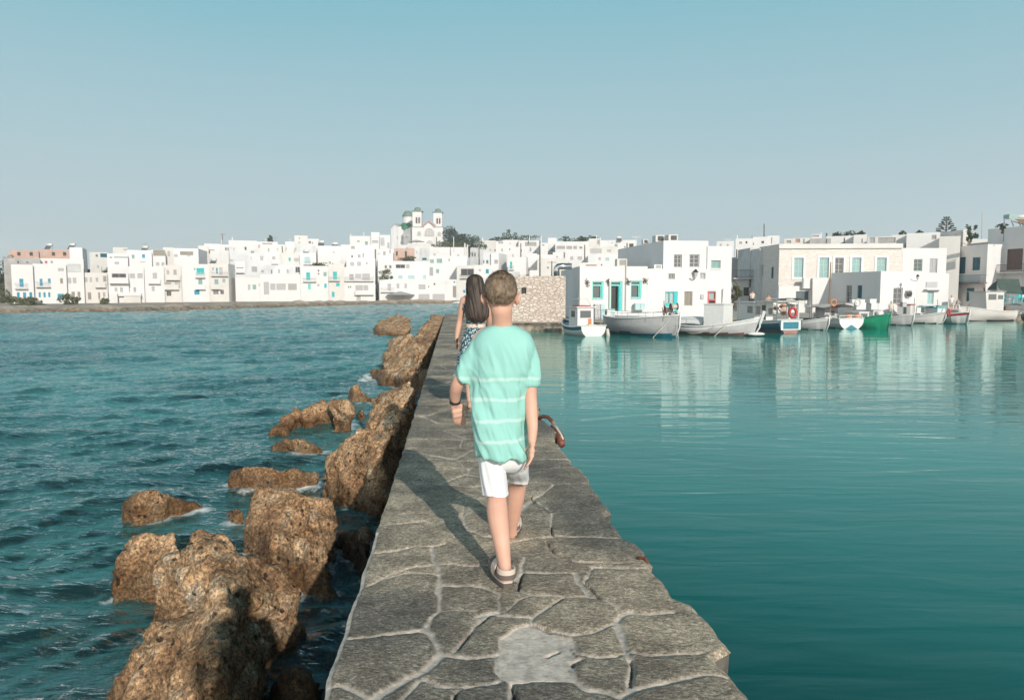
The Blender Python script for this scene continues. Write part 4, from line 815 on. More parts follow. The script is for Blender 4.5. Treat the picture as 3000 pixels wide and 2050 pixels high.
# ---------------- church ----------------
def church():
    R=285.; cx,cz=zz(3,1310,600); root_p=onY(cx,cz,R); root=thing('church','white twin-towered church with weathered green domes crowning the town','church',(root_p.x,R,16.5))
    k=R/F/4.648   # metres per zoomed pixel
    def X(x): return onY(*zz(3,x,400),R).x
    def Z(y,Y=None): return onY(*zz(3,1300,y),Y or R).z
    XY=lambda x,Y: onY(*zz(3,x,400),Y).x
    fm=M['white']; tr=M['roofgrey']
    def arched(name,x,y0,y1,w,Yf,m,par,dx=0,depth=.12):
        b=MB(); xa,xb=X(x)-w/2,X(x)+w/2; zb,zt=Z(y1),Z(y0); r=w/2; pts=[(xa,zb),(xb,zb)]+[(X(x)+r*math.cos(a),zt-r+r*math.sin(a)) for a in np.linspace(0,math.pi,8)]
        b.face([(px,Yf-depth,pz) for px,pz in pts]); n=len(pts)
        for i in range(n): a_,b_=pts[i],pts[(i+1)%n]; b.face([(a_[0],Yf-depth,a_[1]),(a_[0],Yf,a_[1]),(b_[0],Yf,b_[1]),(b_[0],Yf-depth,b_[1])])
        return b.build(name,m,par)
    zb=13.0
    # front block: two tower bases and gabled nave front
    def blk(name,x0,x1,y0,y1,yt,m=fm,par=root,z0=zb):
        b=MB(); b.box(X(x0),X(x1),R+y0,R+y1,z0,Z(yt)); return b.build(name,m,par)
    # tower bases (left one shows its shaded left flank)
    bl=blk('wall',1243,1395,0,6.5,345); br=blk('wall',1545,1662,0,6.5,345)
    b=MB(); xs=[X(1395)+.01,X(1545)-.01]; xm=X(1472); z1,z2=Z(345),Z(280)
    pts=[(xs[0],zb),(xs[1],zb),(xs[1],z1+.4),(xm,z2),(xs[0],z1+.4)]
    b.face([(x,R+.3,z) for x,z in pts]); b.face([(x,R+24,z) for x,z in pts][::-1])
    for i in range(5): a_,c_=pts[i],pts[(i+1)%5]; b.face([(a_[0],R+.3,a_[1]),(a_[0],R+24,a_[1]),(c_[0],R+24,c_[1]),(c_[0],R+.3,c_[1])])
    nave=b.build('nave',fm,root)
    # gable trim
    for (dy,mm,ex) in ((0,M['trimpink'],.35),):
        b=MB()
        for sgn in (-1,1):
            xe=xs[0]-.2 if sgn<0 else xs[1]+.2
            b.face([(xm,R-.25,z2+.45),(xm,R-.25,z2+.0),(xe,R-.25,z1-.05),(xe,R-.25,z1+.5)]); b.face([(xm,R-.25,z2+.45),(xe,R-.25,z1+.5),(xe,R+6,z1+.5),(xm,R+6,z2+.45)])
        b.build('gable_trim',mm,root)
    for (x0,x1) in ((1236,1400),(1540,1668)):
        b=MB(); b.box(X(x0),X(x1),R-.3,R+6.8,Z(352),Z(345)+.002); b.build('cornice',tr,root)
    # towers
    for (x0,x1,yt,yd,side) in ((1243,1376,138,72,-1),(1527,1652,152,92,-1)):
        t0,t1=X(x0)+.15,X(x1)-.15; b=MB(); b.box(t0,t1,R+.4,R+.4+(t1-t0),Z(345)+.004,Z(yt)); tw=b.build('bell_tower',fm,root)
        mid=(t0+t1)/2; wdt=t1-t0
        b=MB(); b.box(t0-.35,t1+.35,R+.05,R+.75+wdt,Z(yt)+.003,Z(yt)+.35); b.build('tower_cornice',M['dome'],tw)
        rr=wdt*.35; yc=R+.4+wdt/2; b=MB(); zc=Z(yt)+.36
        b.tube([(mid,yc,zc-.02),(mid,yc,zc+.5)],rr*1.02,16); hgt=Z(yd)-zc-.5
        prof=[(1,0),(1.02,.2),(.96,.45),(.8,.7),(.52,.9),(.2,.985),(.02,1.0)]
        b.grid([[(mid+rr*r*math.cos(a),yc+rr*r*math.sin(a),zc+.5+hgt*h) for a in np.linspace(0,2*math.pi,20,endpoint=False)] for r,h in prof],closev=True)
        b.build('tower_dome',M['dome'],tw,True)
        b=MB(); b.box(mid-.05,mid+.05,yc-.05,yc+.05,Z(yd)-.1,Z(yd)+.9); b.box(mid-.25,mid+.25,yc-.04,yc+.04,Z(yd)+.45,Z(yd)+.55); b.build('cross',M['L'],tw)
        xc=(x0+x1)/2+12
        arched('arch_moulding',xc,195 if x0<1400 else 208,298,wdt*.60,R+.4,M['trimpink'],tw,depth=.05); arched('arch_panel',xc,200 if x0<1400 else 213,298,wdt*.52,R+.4,fm,tw,depth=.08)
        for dx in (-16,16):
            arched('belfry_opening',xc+dx,215 if x0<1400 else 228,298 if x0<1400 else 304,.55,R+.32,M['K'],tw,depth=.06)
        # left flank opening
        b=MB(); zc0,zc1=Z(300),Z(205); yy=R+.4+wdt/2; pts=[(yy-.8,zc0),(yy+.8,zc0)]+[(yy+.8*math.cos(a),zc1-.8+.8*math.sin(a)) for a in np.linspace(0,math.pi,8)]
        b.face([(t0-.06,y,z) for y,z in pts]); b.build('belfry_opening',M['G'],tw)
    for (x,y0,y1,w) in ((1338,405,470,1.5),(1614,412,475,1.5)):
        wv=arched('window',x,y0,y1,w,R,M['L'],root,depth=.10); arched('pane',x,y0+8,y1-3,w*.62,R,M['G'],wv,depth=.13)
    wv=arched('window',1475,362,478,3.6,R+.3,M['L'],root,depth=.12); arched('pane',1475,370,474,3.1,R+.3,M['G'],wv,depth=.16)
    b=MB(); 
    for dx in (-.5,.5): b.box(X(1475)+dx-.06,X(1475)+dx+.06,R+.02,R+.12,Z(474),Z(380))
    for y in (400,425,450): b.box(X(1475)-1.55,X(1475)+1.55,R+.03,R+.11,Z(y),Z(y)+.12)
    b.build('mullion',M['wh'],wv)
    b=MB(); pr=[]
    for r in (2.6,2.85): pr.append([(X(1475)+r*math.cos(a),Z(400)+1+r*.85*math.sin(a)) for a in np.linspace(0,math.pi,14)])
    for i in range(13): b.face([(pr[0][i][0],R+.15,pr[0][i][1]),(pr[1][i][0],R+.15,pr[1][i][1]),(pr[1][i+1][0],R+.15,pr[1][i+1][1]),(pr[0][i+1][0],R+.15,pr[0][i+1][1])])
    b.build('arch_moulding',M['G'],root)
    arched('window',1478,530,575,2.6,R+.3,M['L'],root,depth=.1)
    # long side wing left of the tower, shaded, roof rising to the right
    b=MB(); a0,a1=X(1087),X(1243)-.01; za,zc=Z(378),Z(345)
    P=[(a0,R+7),(a1,R+1.5),(a1,R+14),(a0,R+20)]
    zt=[za,zc,zc,za]
    b.face([(P[0][0],P[0][1],zb),(P[1][0],P[1][1],zb),(P[1][0],P[1][1],zt[1]),(P[0][0],P[0][1],zt[0])]); b.face([(p[0],p[1],z) for p,z in zip(P,zt)]); b.face([(P[3][0],P[3][1],zb),(P[0][0],P[0][1],zb),(P[0][0],P[0][1],zt[0]),(P[3][0],P[3][1],zt[3])])
    b.face([(P[2][0],P[2][1],zb),(P[3][0],P[3][1],zb),(P[3][0],P[3][1],zt[3]),(P[2][0],P[2][1],zt[2])]); b.build('aisle',M['white3'],root)
    b=MB(); b.face([(P[0][0],P[0][1]-.12,za),(P[1][0],P[1][1]-.12,zc),(P[1][0],P[1][1]-.12,zc+.35),(P[0][0],P[0][1]-.12,za+.35)]); b.build('cornice',tr,root)
    for x in (1108,1166): 
        f=(X(x)-a0)/(a1-a0); arched('window',x,428,470,1.0,R+7-5.5*f+.1,M['G'],root,depth=.35)
    # transept with gable
    b=MB(); Y0=R+12; a0,am,a1=XY(955,Y0),XY(1003,Y0),XY(1050,Y0); zr,ze1,ze2=Z(314,Y0),Z(362,Y0),Z(345,Y0)
    pts=[(a0,zb),(a1,zb),(a1,ze2),(am,zr),(a0,ze1)]; b.face([(x,Y0,z) for x,z in pts]); b.face([(x+6,Y0+14,z) for x,z in pts][::-1])
    for i in range(5): a_,c_=pts[i],pts[(i+1)%5]; b.face([(a_[0],Y0,a_[1]),(a_[0]+6,Y0+14,a_[1]),(c_[0]+6,Y0+14,c_[1]),(c_[0],Y0,c_[1])])
    b.build('transept',M['white3'],root)
    b=MB(); b.box(a1,XY(1160,Y0),Y0-.5,Y0+12,zb,Z(345,Y0)); b.build('transept_wall',fm,root)
    b=MB(); b.face([(am,Y0-.2,zr+.25),(a1+.3,Y0-.2,ze2+.3),(XY(1165,Y0),Y0+1,Z(342,Y0)),(XY(1150,Y0+10),Y0+10,Z(318,Y0+10))]); b.face([(a0-.3,Y0-.2,ze1),(am,Y0-.2,zr+.3),(am,Y0-.2,zr-.1),(a0-.3,Y0-.2,ze1-.4)]); b.face([(am,Y0-.2,zr+.3),(a1+.3,Y0-.2,ze2+.3),(a1+.3,Y0-.2,ze2-.1),(am,Y0-.2,zr-.1)]); b.build('roof',tr,root)
    arched('window',1000,430,480,1.8,Y0,M['G'],root,depth=.1)
    # main dome on its drum
    Yd=R+13; dc=(XY(1186,Yd),Yd); zd0,zd1,zt=Z(345,Yd),Z(203,Yd),Z(134,Yd); rd=(XY(1262,Yd)-XY(1110,Yd))/2
    b=MB(); b.grid([[(dc[0]+rd*s*1.28*math.cos(a),dc[1]+rd*s*1.28*math.sin(a),z) for a in np.linspace(0,2*math.pi,16,endpoint=False)] for s,z in ((1,zd0-1),(1,Z(330,Yd)),(.85,Z(302,Yd)),(.8,Z(299,Yd)))],closev=True); b.build('drum_roof',M['dome2'],root)
    b=MB(); b.grid([[(dc[0]+rd*.88*math.cos(a),dc[1]+rd*.88*math.sin(a),z) for a in np.linspace(.2,2*math.pi+.2,12,endpoint=False)] for z in (Z(320,Yd),zd1)],closev=True); b.build('drum',fm,root)
    b=MB(); b.tube([(dc[0],dc[1],zd1-.2),(dc[0],dc[1],zd1+.15)],rd,16); b.grid([[(dc[0]+rd*r*math.cos(a),dc[1]+rd*r*math.sin(a),zd1+.15+(zt-zd1)*h) for a in np.linspace(0,2*math.pi,16,endpoint=False)] for r,h in ((1,0),(.93,.22),(.78,.52),(.58,.8),(.5,.93),(.0,1.0))],closev=True); b.build('dome',M['dome'],root)
    for x in (1133,1188): 
        xw=XY(x,Yd-rd*.6); a=math.acos(max(-1,min(1,(xw-dc[0])/(rd*.88)))); arched('window',(x-1302)*1.035+1302+0,236,298,1.0,dc[1]-rd*.88*math.sin(a)+.15,M['G'],root,depth=.35)
church()
# ---------------- harbour-front buildings ----------------
GH='harbour-front buildings'
N_=lambda *a,**k: house(*a,group=GH,auto=False,**k)
ra,Ta=N_(4,540,1288,690,59.5,'rubble stone building with one small dark square window at the quay edge behind the boy',[(685,848,752,930,'Kx')],m='stoneA',dep=5,rd=.3)
rb,Tb=N_(5,243,1065,455,64,'low white cafe front with aqua-framed door between two aqua-framed windows',[(395,637,530,850,'_'),(617,637,760,1000,'_'),(862,632,992,842,'_')],sL=230,dep=16,R1=64.6,rd=.35)
rc,Tc=N_(5,1066,1790,486,64.7,'white flat-roofed front with turquoise door, small grate windows and a wall lantern',[(1320,545,1400,615,'Gg'),(1705,538,1770,610,'L'),(1277,762,1432,1035,'_'),(1513,762,1612,935,'Od')],dep=4,R1=65.6)
rd_,Td=N_(5,1791,2088,212,65.7,'tall white front with grey-green shuttered window above a coral-framed hatch',[(1840,385,1955,483,'Ms'),(1797,757,1897,942,'_')],dep=9,R1=66,rd=.22)
re,Te=N_(5,1256,1800,145,65.5,'white upper storey set back behind the terrace with a long grey shaded flank',[(1385,315,1485,472,'Gg'),(1575,312,1697,470,'Lg')],sL=550,dep=14,R1=65.85)
# aqua joinery of the cafe
def plane_hit(root,T):
    def f(k,x,y,d=0):
        px,py=zz(k,x,y); o=T(0,d,0); t=(T(1,d,0)-T(0,d,0)); n=Vector((-t.y,t.x,0)); r=ray(px,py); q=(o.x*n.x+o.y*n.y)/(r.x*n.x+r.y*n.y); P=Vector((0,0,CH))+r*q
        return (P.x-o.x)*t.x+(P.y-o.y)*t.y,P.z
    return f
def rect(T,h,k,x0,y0,x1,y1,d0,d1,mb):
    s0,z1=h(k,x0,(y0+y1)/2)[0],h(k,(x0+x1)/2,y0)[1]; s1,z0=h(k,x1,(y0+y1)/2)[0],h(k,(x0+x1)/2,y1)[1]
    mb.box(s0,s1,d0,d1,z0,z1,lambda p:T(p.x,p.y,p.z)); return mb
hb=plane_hit(rb,Tb)
for (x0,y0,x1,y1,nm) in ((395,637,530,850,'window'),(862,632,992,842,'window')):
    b=MB(); w=x1-x0
    for q in ((x0+1,y0+1,x1-1,y0+14),(x0+1,y1-12,x1-1,y1-1),(x0+1,y0+15,x0+10,y1-13),(x1-22,y0+15,x1-1,y1-13),(x0+11,y0+44,x1-23,y0+60)): rect(Tb,hb,5,*q,.06,.16,b)
    rect(Tb,hb,5,x1-38,y0+61,x1-30,y1-13,.02,.14,b)
    f=b.build(nm,M['T2'],rb); b=MB(); rect(Tb,hb,5,x0+11,y0+15,x1-23,y1-13,.19,.21,b); b.build('pane',M['gl'],f)
    b=MB(); rect(Tb,hb,5,x0+2,y1+1,x1-2,y1+7,-.1,.1,b); b.build('sill',M['T3'],f)
b=MB()
for q in ((618,638,758,652),(618,653,627,998),(733,653,758,998),(628,680,732,696)): rect(Tb,hb,5,*q,.06,.16,b)
f=b.build('door',M['T2'],rb); b=MB(); rect(Tb,hb,5,706,697,732,996,-.25,.10,b); b.build('door_leaf',M['T'],f)
b=MB(); rect(Tb,hb,5,628,653,732,679,.19,.21,b); b.build('pane',M['gl'],f); b=MB(); rect(Tb,hb,5,628,697,705,996,.3,.34,b); b.build('interior_panel',M['K'],f)
b=MB(); 
for i,(y0,dd) in enumerate(((1000,.5),(1030,.85),(1062,1.2))): rect(Tb,hb,5,640-3*i,y0,785,y0+34+ (40 if i==2 else 0),-dd,-.003 if i==0 else -dd+.352,b)
b.build('step',M['white'],rb)
for (x0,y0,x1,y1,m,d) in ((415,915,478,1098,'L',.5),(482,915,532,1100,'T3',.55),(548,975,592,1100,'wh',.9),(594,972,640,1102,'T3',.92)):
    b=MB(); rect(Tb,hb,5,x0,y0,x1,y1,-d,-.01,b); solo(b,'folding_screen',M[m],{'L':'grey folding screen under the left cafe window','T3':'pale aqua folding screen '+('nearest the cafe steps' if x0>560 else 'left of the white screen by the cafe'),'wh':'white folding screen between two aqua screens'}[m],'screen',group='screens in front of the cafe')
b=MB(); rect(Tb,hb,5,893,905,955,985,-.7,-.2,b); rect(Tb,hb,5,960,905,1012,985,-.65,-.15,b); solo(b,'bench',M['T3'],'pale aqua bench with a raised back under the right cafe window','bench')
for i,(x,y) in enumerate(((330,657),(583,645),(825,642),(1037,635))):
    s,z=hb(5,x,y); c=Tb(s,-.12,z); b=MB()
    for j in range(22):
        a=random.uniform(0,6.28); r=random.uniform(.05,.36); p=c+Vector((r*math.cos(a)*.7,random.uniform(-.06,.04),r*math.sin(a))); b.tube([c+Vector((0,.08,0)),p],.012,4); b.ball(p,.045,5,4)
    solo(b,'wall_ornament',M['pole'],['leftmost dark wrought wall ornament beside the left cafe window','dark wrought wall ornament left of the cafe door','dark wrought wall ornament right of the cafe door','dark wrought wall ornament right of the right cafe window'][i],'ornament',group='wrought ornaments on the cafe wall')
# drain pipes and cables on the facades
for (T_,h_,x,y0,y1,nm) in ((Tb,hb,803,372,1040,'thin grey drain pipe right of the cafe door'),(Tb,hb,600,650,1090,'thin grey drain pipe left of the cafe door')):
    s,z0=h_(5,x,y0); _,z1=h_(5,x,y1); b=MB(); b.tube([T_(s,-.08,z0),T_(s,-.08,z1)],.045,6); solo(b,'drain_pipe',M['G'],nm,'pipe',group='drain pipes')
hc=plane_hit(rc,Tc)
b=MB()
for q in ((1278,763,1431,775),(1278,776,1290,905),(1330,776,1345,905),(1385,776,1400,905),(1401,776,1431,1030),(1278,906,1400,945)): rect(Tc,hc,5,*q,.03,.14,b)
f=b.build('door',M['T'],rc); b=MB(); rect(Tc,hc,5,1291,776,1384,905,.145,.17,b); b.build('pane',M['L'],f); b=MB(); rect(Tc,hc,5,1278,946,1400,1032,.06,.15,b); b.build('door_panel',M['T3'],f)
hd=plane_hit(rd_,Td)
b=MB()
for q in ((1798,758,1896,772),(1798,773,1812,942),(1884,773,1896,942),(1813,855,1883,872)): rect(Td,hd,5,*q,-.05,.1,b)
f=b.build('hatch',M['P'],rd_); b=MB(); rect(Td,hd,5,1813,773,1883,854,.12,.15,b); b.build('pane',M['M'],f); b=MB(); rect(Td,hd,5,1813,873,1883,941,.12,.15,b); b.build('lower_opening',M['K'],f)
b=MB(); rect(Tc,hc,5,1710,800,1745,855,-.12,-.01,b); solo(b,'meter_box',M['L'],'small grey meter box on the white wall right of the grey door','meter box')
def lantern(c,lab,dx=.5,s=1.0):
    r=thing('wall_lantern',lab,'lantern',(c.x,c.y,c.z-.5*s),'wall lanterns')
    b=MB(); b.tube([c+Vector((-dx,.25,-.1)),c+Vector((-dx,-.1,-.35*s)),c+Vector((-dx*.3,-.3,-.45*s)),c+Vector((0,-.3,-.25*s))],.03*s,6); b.build('bracket',M['blk'],r,True)
    b=MB(); cc=c+Vector((0,-.3,0)); b.tube([cc+Vector((0,0,.22*s)),cc+Vector((0,0,.42*s)),cc+Vector((0,0,.5*s))],[.26*s,.1*s,.02],6); b.build('cap',M['blk'],r)
    b=MB(); b.tube([cc+Vector((0,0,-.2*s)),cc+Vector((0,0,.215*s))],[.10*s,.2*s],6); b.build('lamp_glass',M['L'],r)
s,z=hc(5,1642,560); lantern(Tc(s,0,z),'large dark wall lantern casting a shadow above the turquoise door')
# ac units and rooftop boxes
def acunit(k,x0,y0,x1,y1,Y,lab,m='wh',dep=.6,fan=True,name='air_conditioner',cat='air conditioner',grp='air conditioning units',pm='G'):
    a=onY(*zz(k,x0,y1),Y); c=onY(*zz(k,x1,y0),Y); r=thing(name,lab,cat,((a.x+c.x)/2,Y,a.z),grp); b=MB(); b.box(a.x,c.x,Y,Y+dep,a.z,c.z); b.build('casing',M[m],r)
    w,h=c.x-a.x,c.z-a.z; b=MB(); b.box(a.x+w*.25,c.x-w*.12,Y-.03,Y-.003,a.z+h*.15,c.z-h*.15); b.build('grille',M[pm],r)
acunit(5,1148,435,1243,486,65.0,'white air conditioner on the terrace left of the upper storey')
acunit(5,697,365,820,455,67,'big beige framed vent box on the cafe roof','white2',1.5,name='vent_box',cat='vent box',grp='roof boxes',pm='O')
acunit(5,1165,78,1272,160,82,'left one of the two tall roof boxes on the upper storey','white2',2,name='roof_box',cat='roof box',grp='roof boxes',pm='K')
acunit(5,1322,72,1436,150,80,'right one of the two tall roof boxes on the upper storey','white2',2,name='roof_box',cat='roof box',grp='roof boxes',pm='K')
acunit(5,1012,130,1075,182,84,'small dark-faced box at the left edge of the shaded roof','white2',1,name='roof_box',cat='roof box',grp='roof boxes',pm='K')
acunit(5,825,172,905,235,86,'low wide dark box beside the antenna on the shaded roof','white2',1,name='roof_box',cat='roof box',grp='roof boxes',pm='K')
# steel duct
b=MB(); b.tube([onY(*zz(4,x,y),66) for x,y in ((1166,700),(1163,610),(1170,580),(1190,562),(1220,558),(1370,560))],.28,12); solo(b,'metal_duct',M['steel'],'shiny bent metal duct rising behind the stone building','duct',smooth=True)
# terrace rail and props
b=MB(); a=onY(*zz(5,1490,465),66); c=onY(*zz(5,1772,478),66); b.tube([Vector((a.x,66,c.z+.45)),Vector((c.x,66,c.z+.45))],.02,4)
for i in range(6): x=a.x+(c.x-a.x)*i/5; b.tube([Vector((x,66,c.z-.1)),Vector((x,66,c.z+.5))],.02,4)
solo(b,'terrace_railing',M['gm'],'thin metal railing along the terrace below the upper storey','railing')
b=MB(); b.tube([onY(*zz(5,x,y),68.5) for x,y in ((1385,320),(1410,380),(1455,462))],.05,5); b.tube([onY(*zz(5,x,y),68.5) for x,y in ((1415,380),(1410,465))],.05,5); solo(b,'folded_ladder',M['wh'],'folded white ladder leaning in front of the upper storey door','ladder')
# alley
N_(6,185,545,765,92,'grey-white alley house with a black railed terrace',[(345,890,480,1000,'Kx')],[(190,525,768,'blk')],m='greywall',dep=4)
N_(6,305,545,492,98,'grey-white upper alley house with a black ornate sign',[(440,508,518,622,'Kx')],m='greywall')
N_(6,195,318,505,99,'narrow grey upper alley house next to the white front',[],m='cement')
N_(6,350,430,400,104,'small grey block peeping above the alley',[],m='greywall')
b=MB(); P=[onY(*zz(6,x,y),72) for x,y in ((183,765),(270,850))]; Q=[onY(*zz(6,x,y),72) for x,y in ((183,850),(270,940))]
b.tube(P,.03,5); 
for i in range(6): t=i/5; b.tube([P[0].lerp(P[1],t),Q[0].lerp(Q[1],t)],.022,4)
solo(b,'stair_railing',M['blk'],'black stair railing descending right of the tall white front','railing')
# neoclassical stone house
rC,TC=N_(6,801,2395,330,84,'long pale stone townhouse with five tall white-framed pale blue windows',[(995,510,1117,765,'T3gw'),(1322,508,1447,772,'T3gw'),(1524,508,1636,745,'Lgw'),(1742,508,1863,765,'T3gw'),(2062,508,2190,790,'T3gw')],m='stoneC',dep=6,sL=255,sw=[(578,600,600,750,'D'),(700,628,733,775,'D')],R1=83)
hC=plane_hit(rC,TC); b=MB(); rect(TC,hC,6,800,372,2395,388,-.25,-.003,b); b.build('cornice',M['white2'],rC); b=MB(); rect(TC,hC,6,801,332,2395,371,-.12,-.003,b); b.build('parapet_band',M['white2'],rC)
N_(6,545,640,388,89,'grey shaded wall stepping back behind the stone townhouse flank',[],m='greywall',dep=5)
N_(6,425,548,380,92,'grey shaded wall farther back behind the stone townhouse flank',[],m='greywall',dep=5)
N_(6,800,1238,872,83,'white painted ground floor under the stone townhouse with a dark green shop opening',[(1022,942,1205,1060,'Dg')],dep=.8,rd=.2)
N_(6,1122,1236,768,82.4,'small white projecting oriel box above the dark green shop opening',[],dep=.5,yb=905)
N_(6,1237,1700,770,82,'white stair block with a diagonal shadow in front of the stone townhouse',[],dep=1.4)
N_(7,165,612,812,74,'low white-fronted shop with a grey shaded flank, an open door and a framed picture',[(322,1017,435,1215,'Gg')],sL=606,dep=8,sw=[(-258,985,-185,1200,'Gg'),(-120,985,-62,1145,'D')],R1=75)
N_(7,613,1000,842,81,'low white house with a pale aqua door under a ledge and a grey sign',[(738,1062,815,1215,'T3')],dep=4,ext=[(700,1030,890,1042,.6,'wh','ledge'),(722,942,860,1012,.08,'L','sign_panel')])
N_(7,430,965,530,88,'white two-storey house with one glazed and one closed upper window',[(572,665,677,812,'Mg'),(765,660,860,832,'L')],dep=6)
N_(7,955,1462,520,99.9,'lilac-shaded house with blue doors, a blue wooden balcony and teal ground doors',[(1005,705,1050,815,'D'),(1125,642,1205,842,'D'),(1290,642,1385,802,'D'),(1010,997,1080,1135,'D'),(1212,1017,1310,1182,'D')],[(1100,1472,955,'D',1.1,'N')],R1=93,dep=6)
N_(7,1463,2300,300,96,'large shaded white house with a brown door and brown-railed balcony at the right edge',[(1708,538,1905,798,'N'),(1870,1000,1960,1190,'D')],[(1285,2250,838,'N',1.2,'white2')],R1=87,dep=8)
# skyline right
K=lambda *a,**k: house(*a,group='white houses on the skyline behind the harbour',**k)
K(6,235,455,262,128,'white skyline house with a pointed white chimney over the alley',[(290,300,325,330,'G'),(370,295,395,325,'K')])
K(6,456,640,240,130,'white skyline house with dark terrace hole left of the tall thin mast',[(575,290,610,325,'K'),(440,315,480,345,'G')])
K(6,641,800,225,132,'white skyline house with arched gable near the stone townhouse',[(700,250,715,330,'L')])
K(6,-10,215,295,125,'long low white skyline house right of the tall roof boxes',[(40,330,60,360,'L'),(130,335,150,355,'G')])
K(6,860,980,262,105,'white rooftop block with small vent above the stone townhouse',[(900,285,960,320,'G')])
K(6,981,1195,255,108,'white rooftop pavilion with a brick oven on the stone townhouse roof',[(1015,262,1075,312,'pinkwall'),(1120,262,1132,322,'N')],m='white2')
K(6,1190,1462,262,106,'grey rooftop terrace wall in the middle of the stone townhouse roof',[(1410,265,1422,325,'K')],m='cement')
K(6,1215,1345,205,118,'small white skyline block with light windows above the terrace wall',[(1225,215,1320,240,'L')])
K(6,1400,1765,232,112,'white skyline house under four small roof shrubs',[(1640,250,1655,320,'N')])
K(6,1755,1925,212,110,'plain white skyline cube above the second window from the right',[(1870,262,1885,318,'L')])
K(7,0,345,395,104,'white skyline house with canvas folds over a grey recess',[(135,400,350,472,'G'),(30,400,95,470,'L')])
K(7,290,470,370,115,'low white skyline house left of the stretched canvas awning',[])
K(7,470,880,350,112,'white skyline house behind the stretched canvas awning',[(790,370,850,425,'G')])
K(7,870,1130,388,109,'white skyline house under the tall norfolk pine',[])
K(7,1160,1215,305,98,'tall pale chimney-like pier between the canvas awnings',[],m='white2')
K(7,1216,1500,420,100,'cream skyline wall left of the large shaded house',[],m='white2')
def awning(k,pts,Y,dY,lab,m='canvas',thick=.05):
    b=MB(); q=[]
    for i,(x,y) in enumerate(pts): q.append(onY(*zz(k,x,y),Y+(dY if i>=len(pts)/2 else 0)))
    n=len(q)//2; top=q[:n]; bot=q[n:][::-1]; G=[]
    for v in np.linspace(0,1,6):
        row=[]
        for i in range(n):
            p=top[i].lerp(bot[i],v); p.z-=.12*math.sin(v*math.pi); row.append(p)
        G.append(row)
    b.grid([[tuple(p) for p in r] for r in G]); b.grid([[(p.x,p.y+thick,p.z-thick) for p in r] for r in G][::-1])
    return solo(b,'canvas_awning',M[m],lab,'awning',group='canvas awnings',smooth=True)
awning(7,[(500,400),(750,430),(1000,425),(1160,400),(1160,490),(900,500),(650,500),(560,440)],103,-3,'long sagging grey-white canvas stretched over the roofs right of centre')
awning(7,[(1085,350),(1130,345),(1175,340),(1175,375),(1130,385),(1090,372)],97,-2,'brown folded canvas left of the pale roof pier','O')
awning(7,[(1215,390),(1230,395),(1240,400),(1290,498),(1275,498),(1255,498)],97,1,'steep brown canvas strip right of the pale roof pier','O')
awning(7,[(470,450),(520,440),(560,450),(620,520),(550,525),(470,524)],102,-2,'shadowy tan canvas corner at the left end of the long sagging canvas','O')
awning(7,[(1585,905),(1700,905),(1860,908),(1905,1085),(1720,1080),(1625,1020)],84,-3,'large dark green tarpaulin hung below the brown-railed balcony','canvas_g')
awning(7,[(1480,1020),(1530,970),(1590,930),(1590,1050),(1540,1055),(1480,1040)],85,-2,'dark green tarpaulin flap left of the large tarpaulin','canvas_g')
# ---------------- poles, antennas, chimneys ----------------
def pole(k,x,y0,y1,Y,lab,r=.09,m='pole',arms=0,x1=None):
    a=onY(*zz(k,x1 or x,y1),Y); c=onY(*zz(k,x,y0),Y); b=MB(); b.tube([a-Vector((0,0,1.5)),c],[r*1.2,r*.8],6)
    for i in range(arms): b.box(c.x-.9,c.x+.9,c.y-.05,c.y+.05,c.z-.35-.7*i,c.z-.25-.7*i)
    return solo(b,'utility_pole',M[m],lab,'pole',group='utility poles and masts')
pole(2,797,110,200,215,'thin utility pole with a crossarm high over the dark roof veranda',.12,arms=1)
pole(2,986,412,712,186.5,'dark tall utility pole between the alley house and the arcade house',.2,x1=998)
pole(2,1610,285,530,190,'leaning dark pole above the arcade house',.18,x1=1628)
pole(3,742,650,1060,189,'grey lamp pole in the dark alley below the church',.22)
pole(3,1808,480,620,204,'pale pole in front of the pine trees',.12,'white2')
pole(3,1575,485,600,210,'dark pole with stays beside the church wall',.14)
pole(3,1228,340,570,240,'dark cable pole against the left church tower',.14)
pole(3,1960,570,740,201,'stone-grey post left of the pair below the pines',.25,'white2')
pole(3,1995,590,740,201,'stone-grey post right of the pair below the pines',.25,'white2')
pole(4,110,190,520,200,'dark pole right of the pine trees',.14)
pole(4,678,245,390,200,'short dark pole above the turquoise shutter',.16)
pole(4,938,215,700,120,'tall dark lamp pole just left of the metal duct',.12)
pole(4,1100,485,595,150,'short dark pole with stays left of the metal duct',.12,arms=1)
pole(4,1548,265,480,190,'dark pole behind the low cafe roof',.16)
pole(6,612,70,330,126,'tall thin dark mast on the skyline over the alley',.1)
pole(6,1420,190,330,104,'dark pole on the stone townhouse roof',.12)
pole(6,258,400,520,110,'dark pole with roof shrub over the alley',.12)
pole(7,1410,90,420,140,'very thin pale radio mast near the right edge',.07,'G')
pole(7,1680,180,300,92,'short thin post on the right edge house',.05)
def antenna(k,x,y0,y1,Y,lab):
    a=onY(*zz(k,x,y1),Y); c=onY(*zz(k,x,y0),Y); b=MB(); b.tube([a-Vector((0,0,1)),c],.035,4)
    for i,w in enumerate((.9,.7,.5)): b.tube([c+Vector((-w,0,-.12*i)),c+Vector((w,0,-.12*i))],.025,4)
    solo(b,'antenna',M['gm'],lab,'antenna',group='roof antennas')
antenna(5,925,92,150,120,'spread roof antenna above the shaded roof boxes')
antenna(1,1978,150,235,186,'antenna over the green and blue shuttered windows')
antenna(2,1515,165,215,210,'small antenna beside the cypress on the skyline')
antenna(4,2245,150,210,150,'antenna at the right end of the long skyline house')
antenna(6,150,265,300,126,'antenna over the long low skyline house')
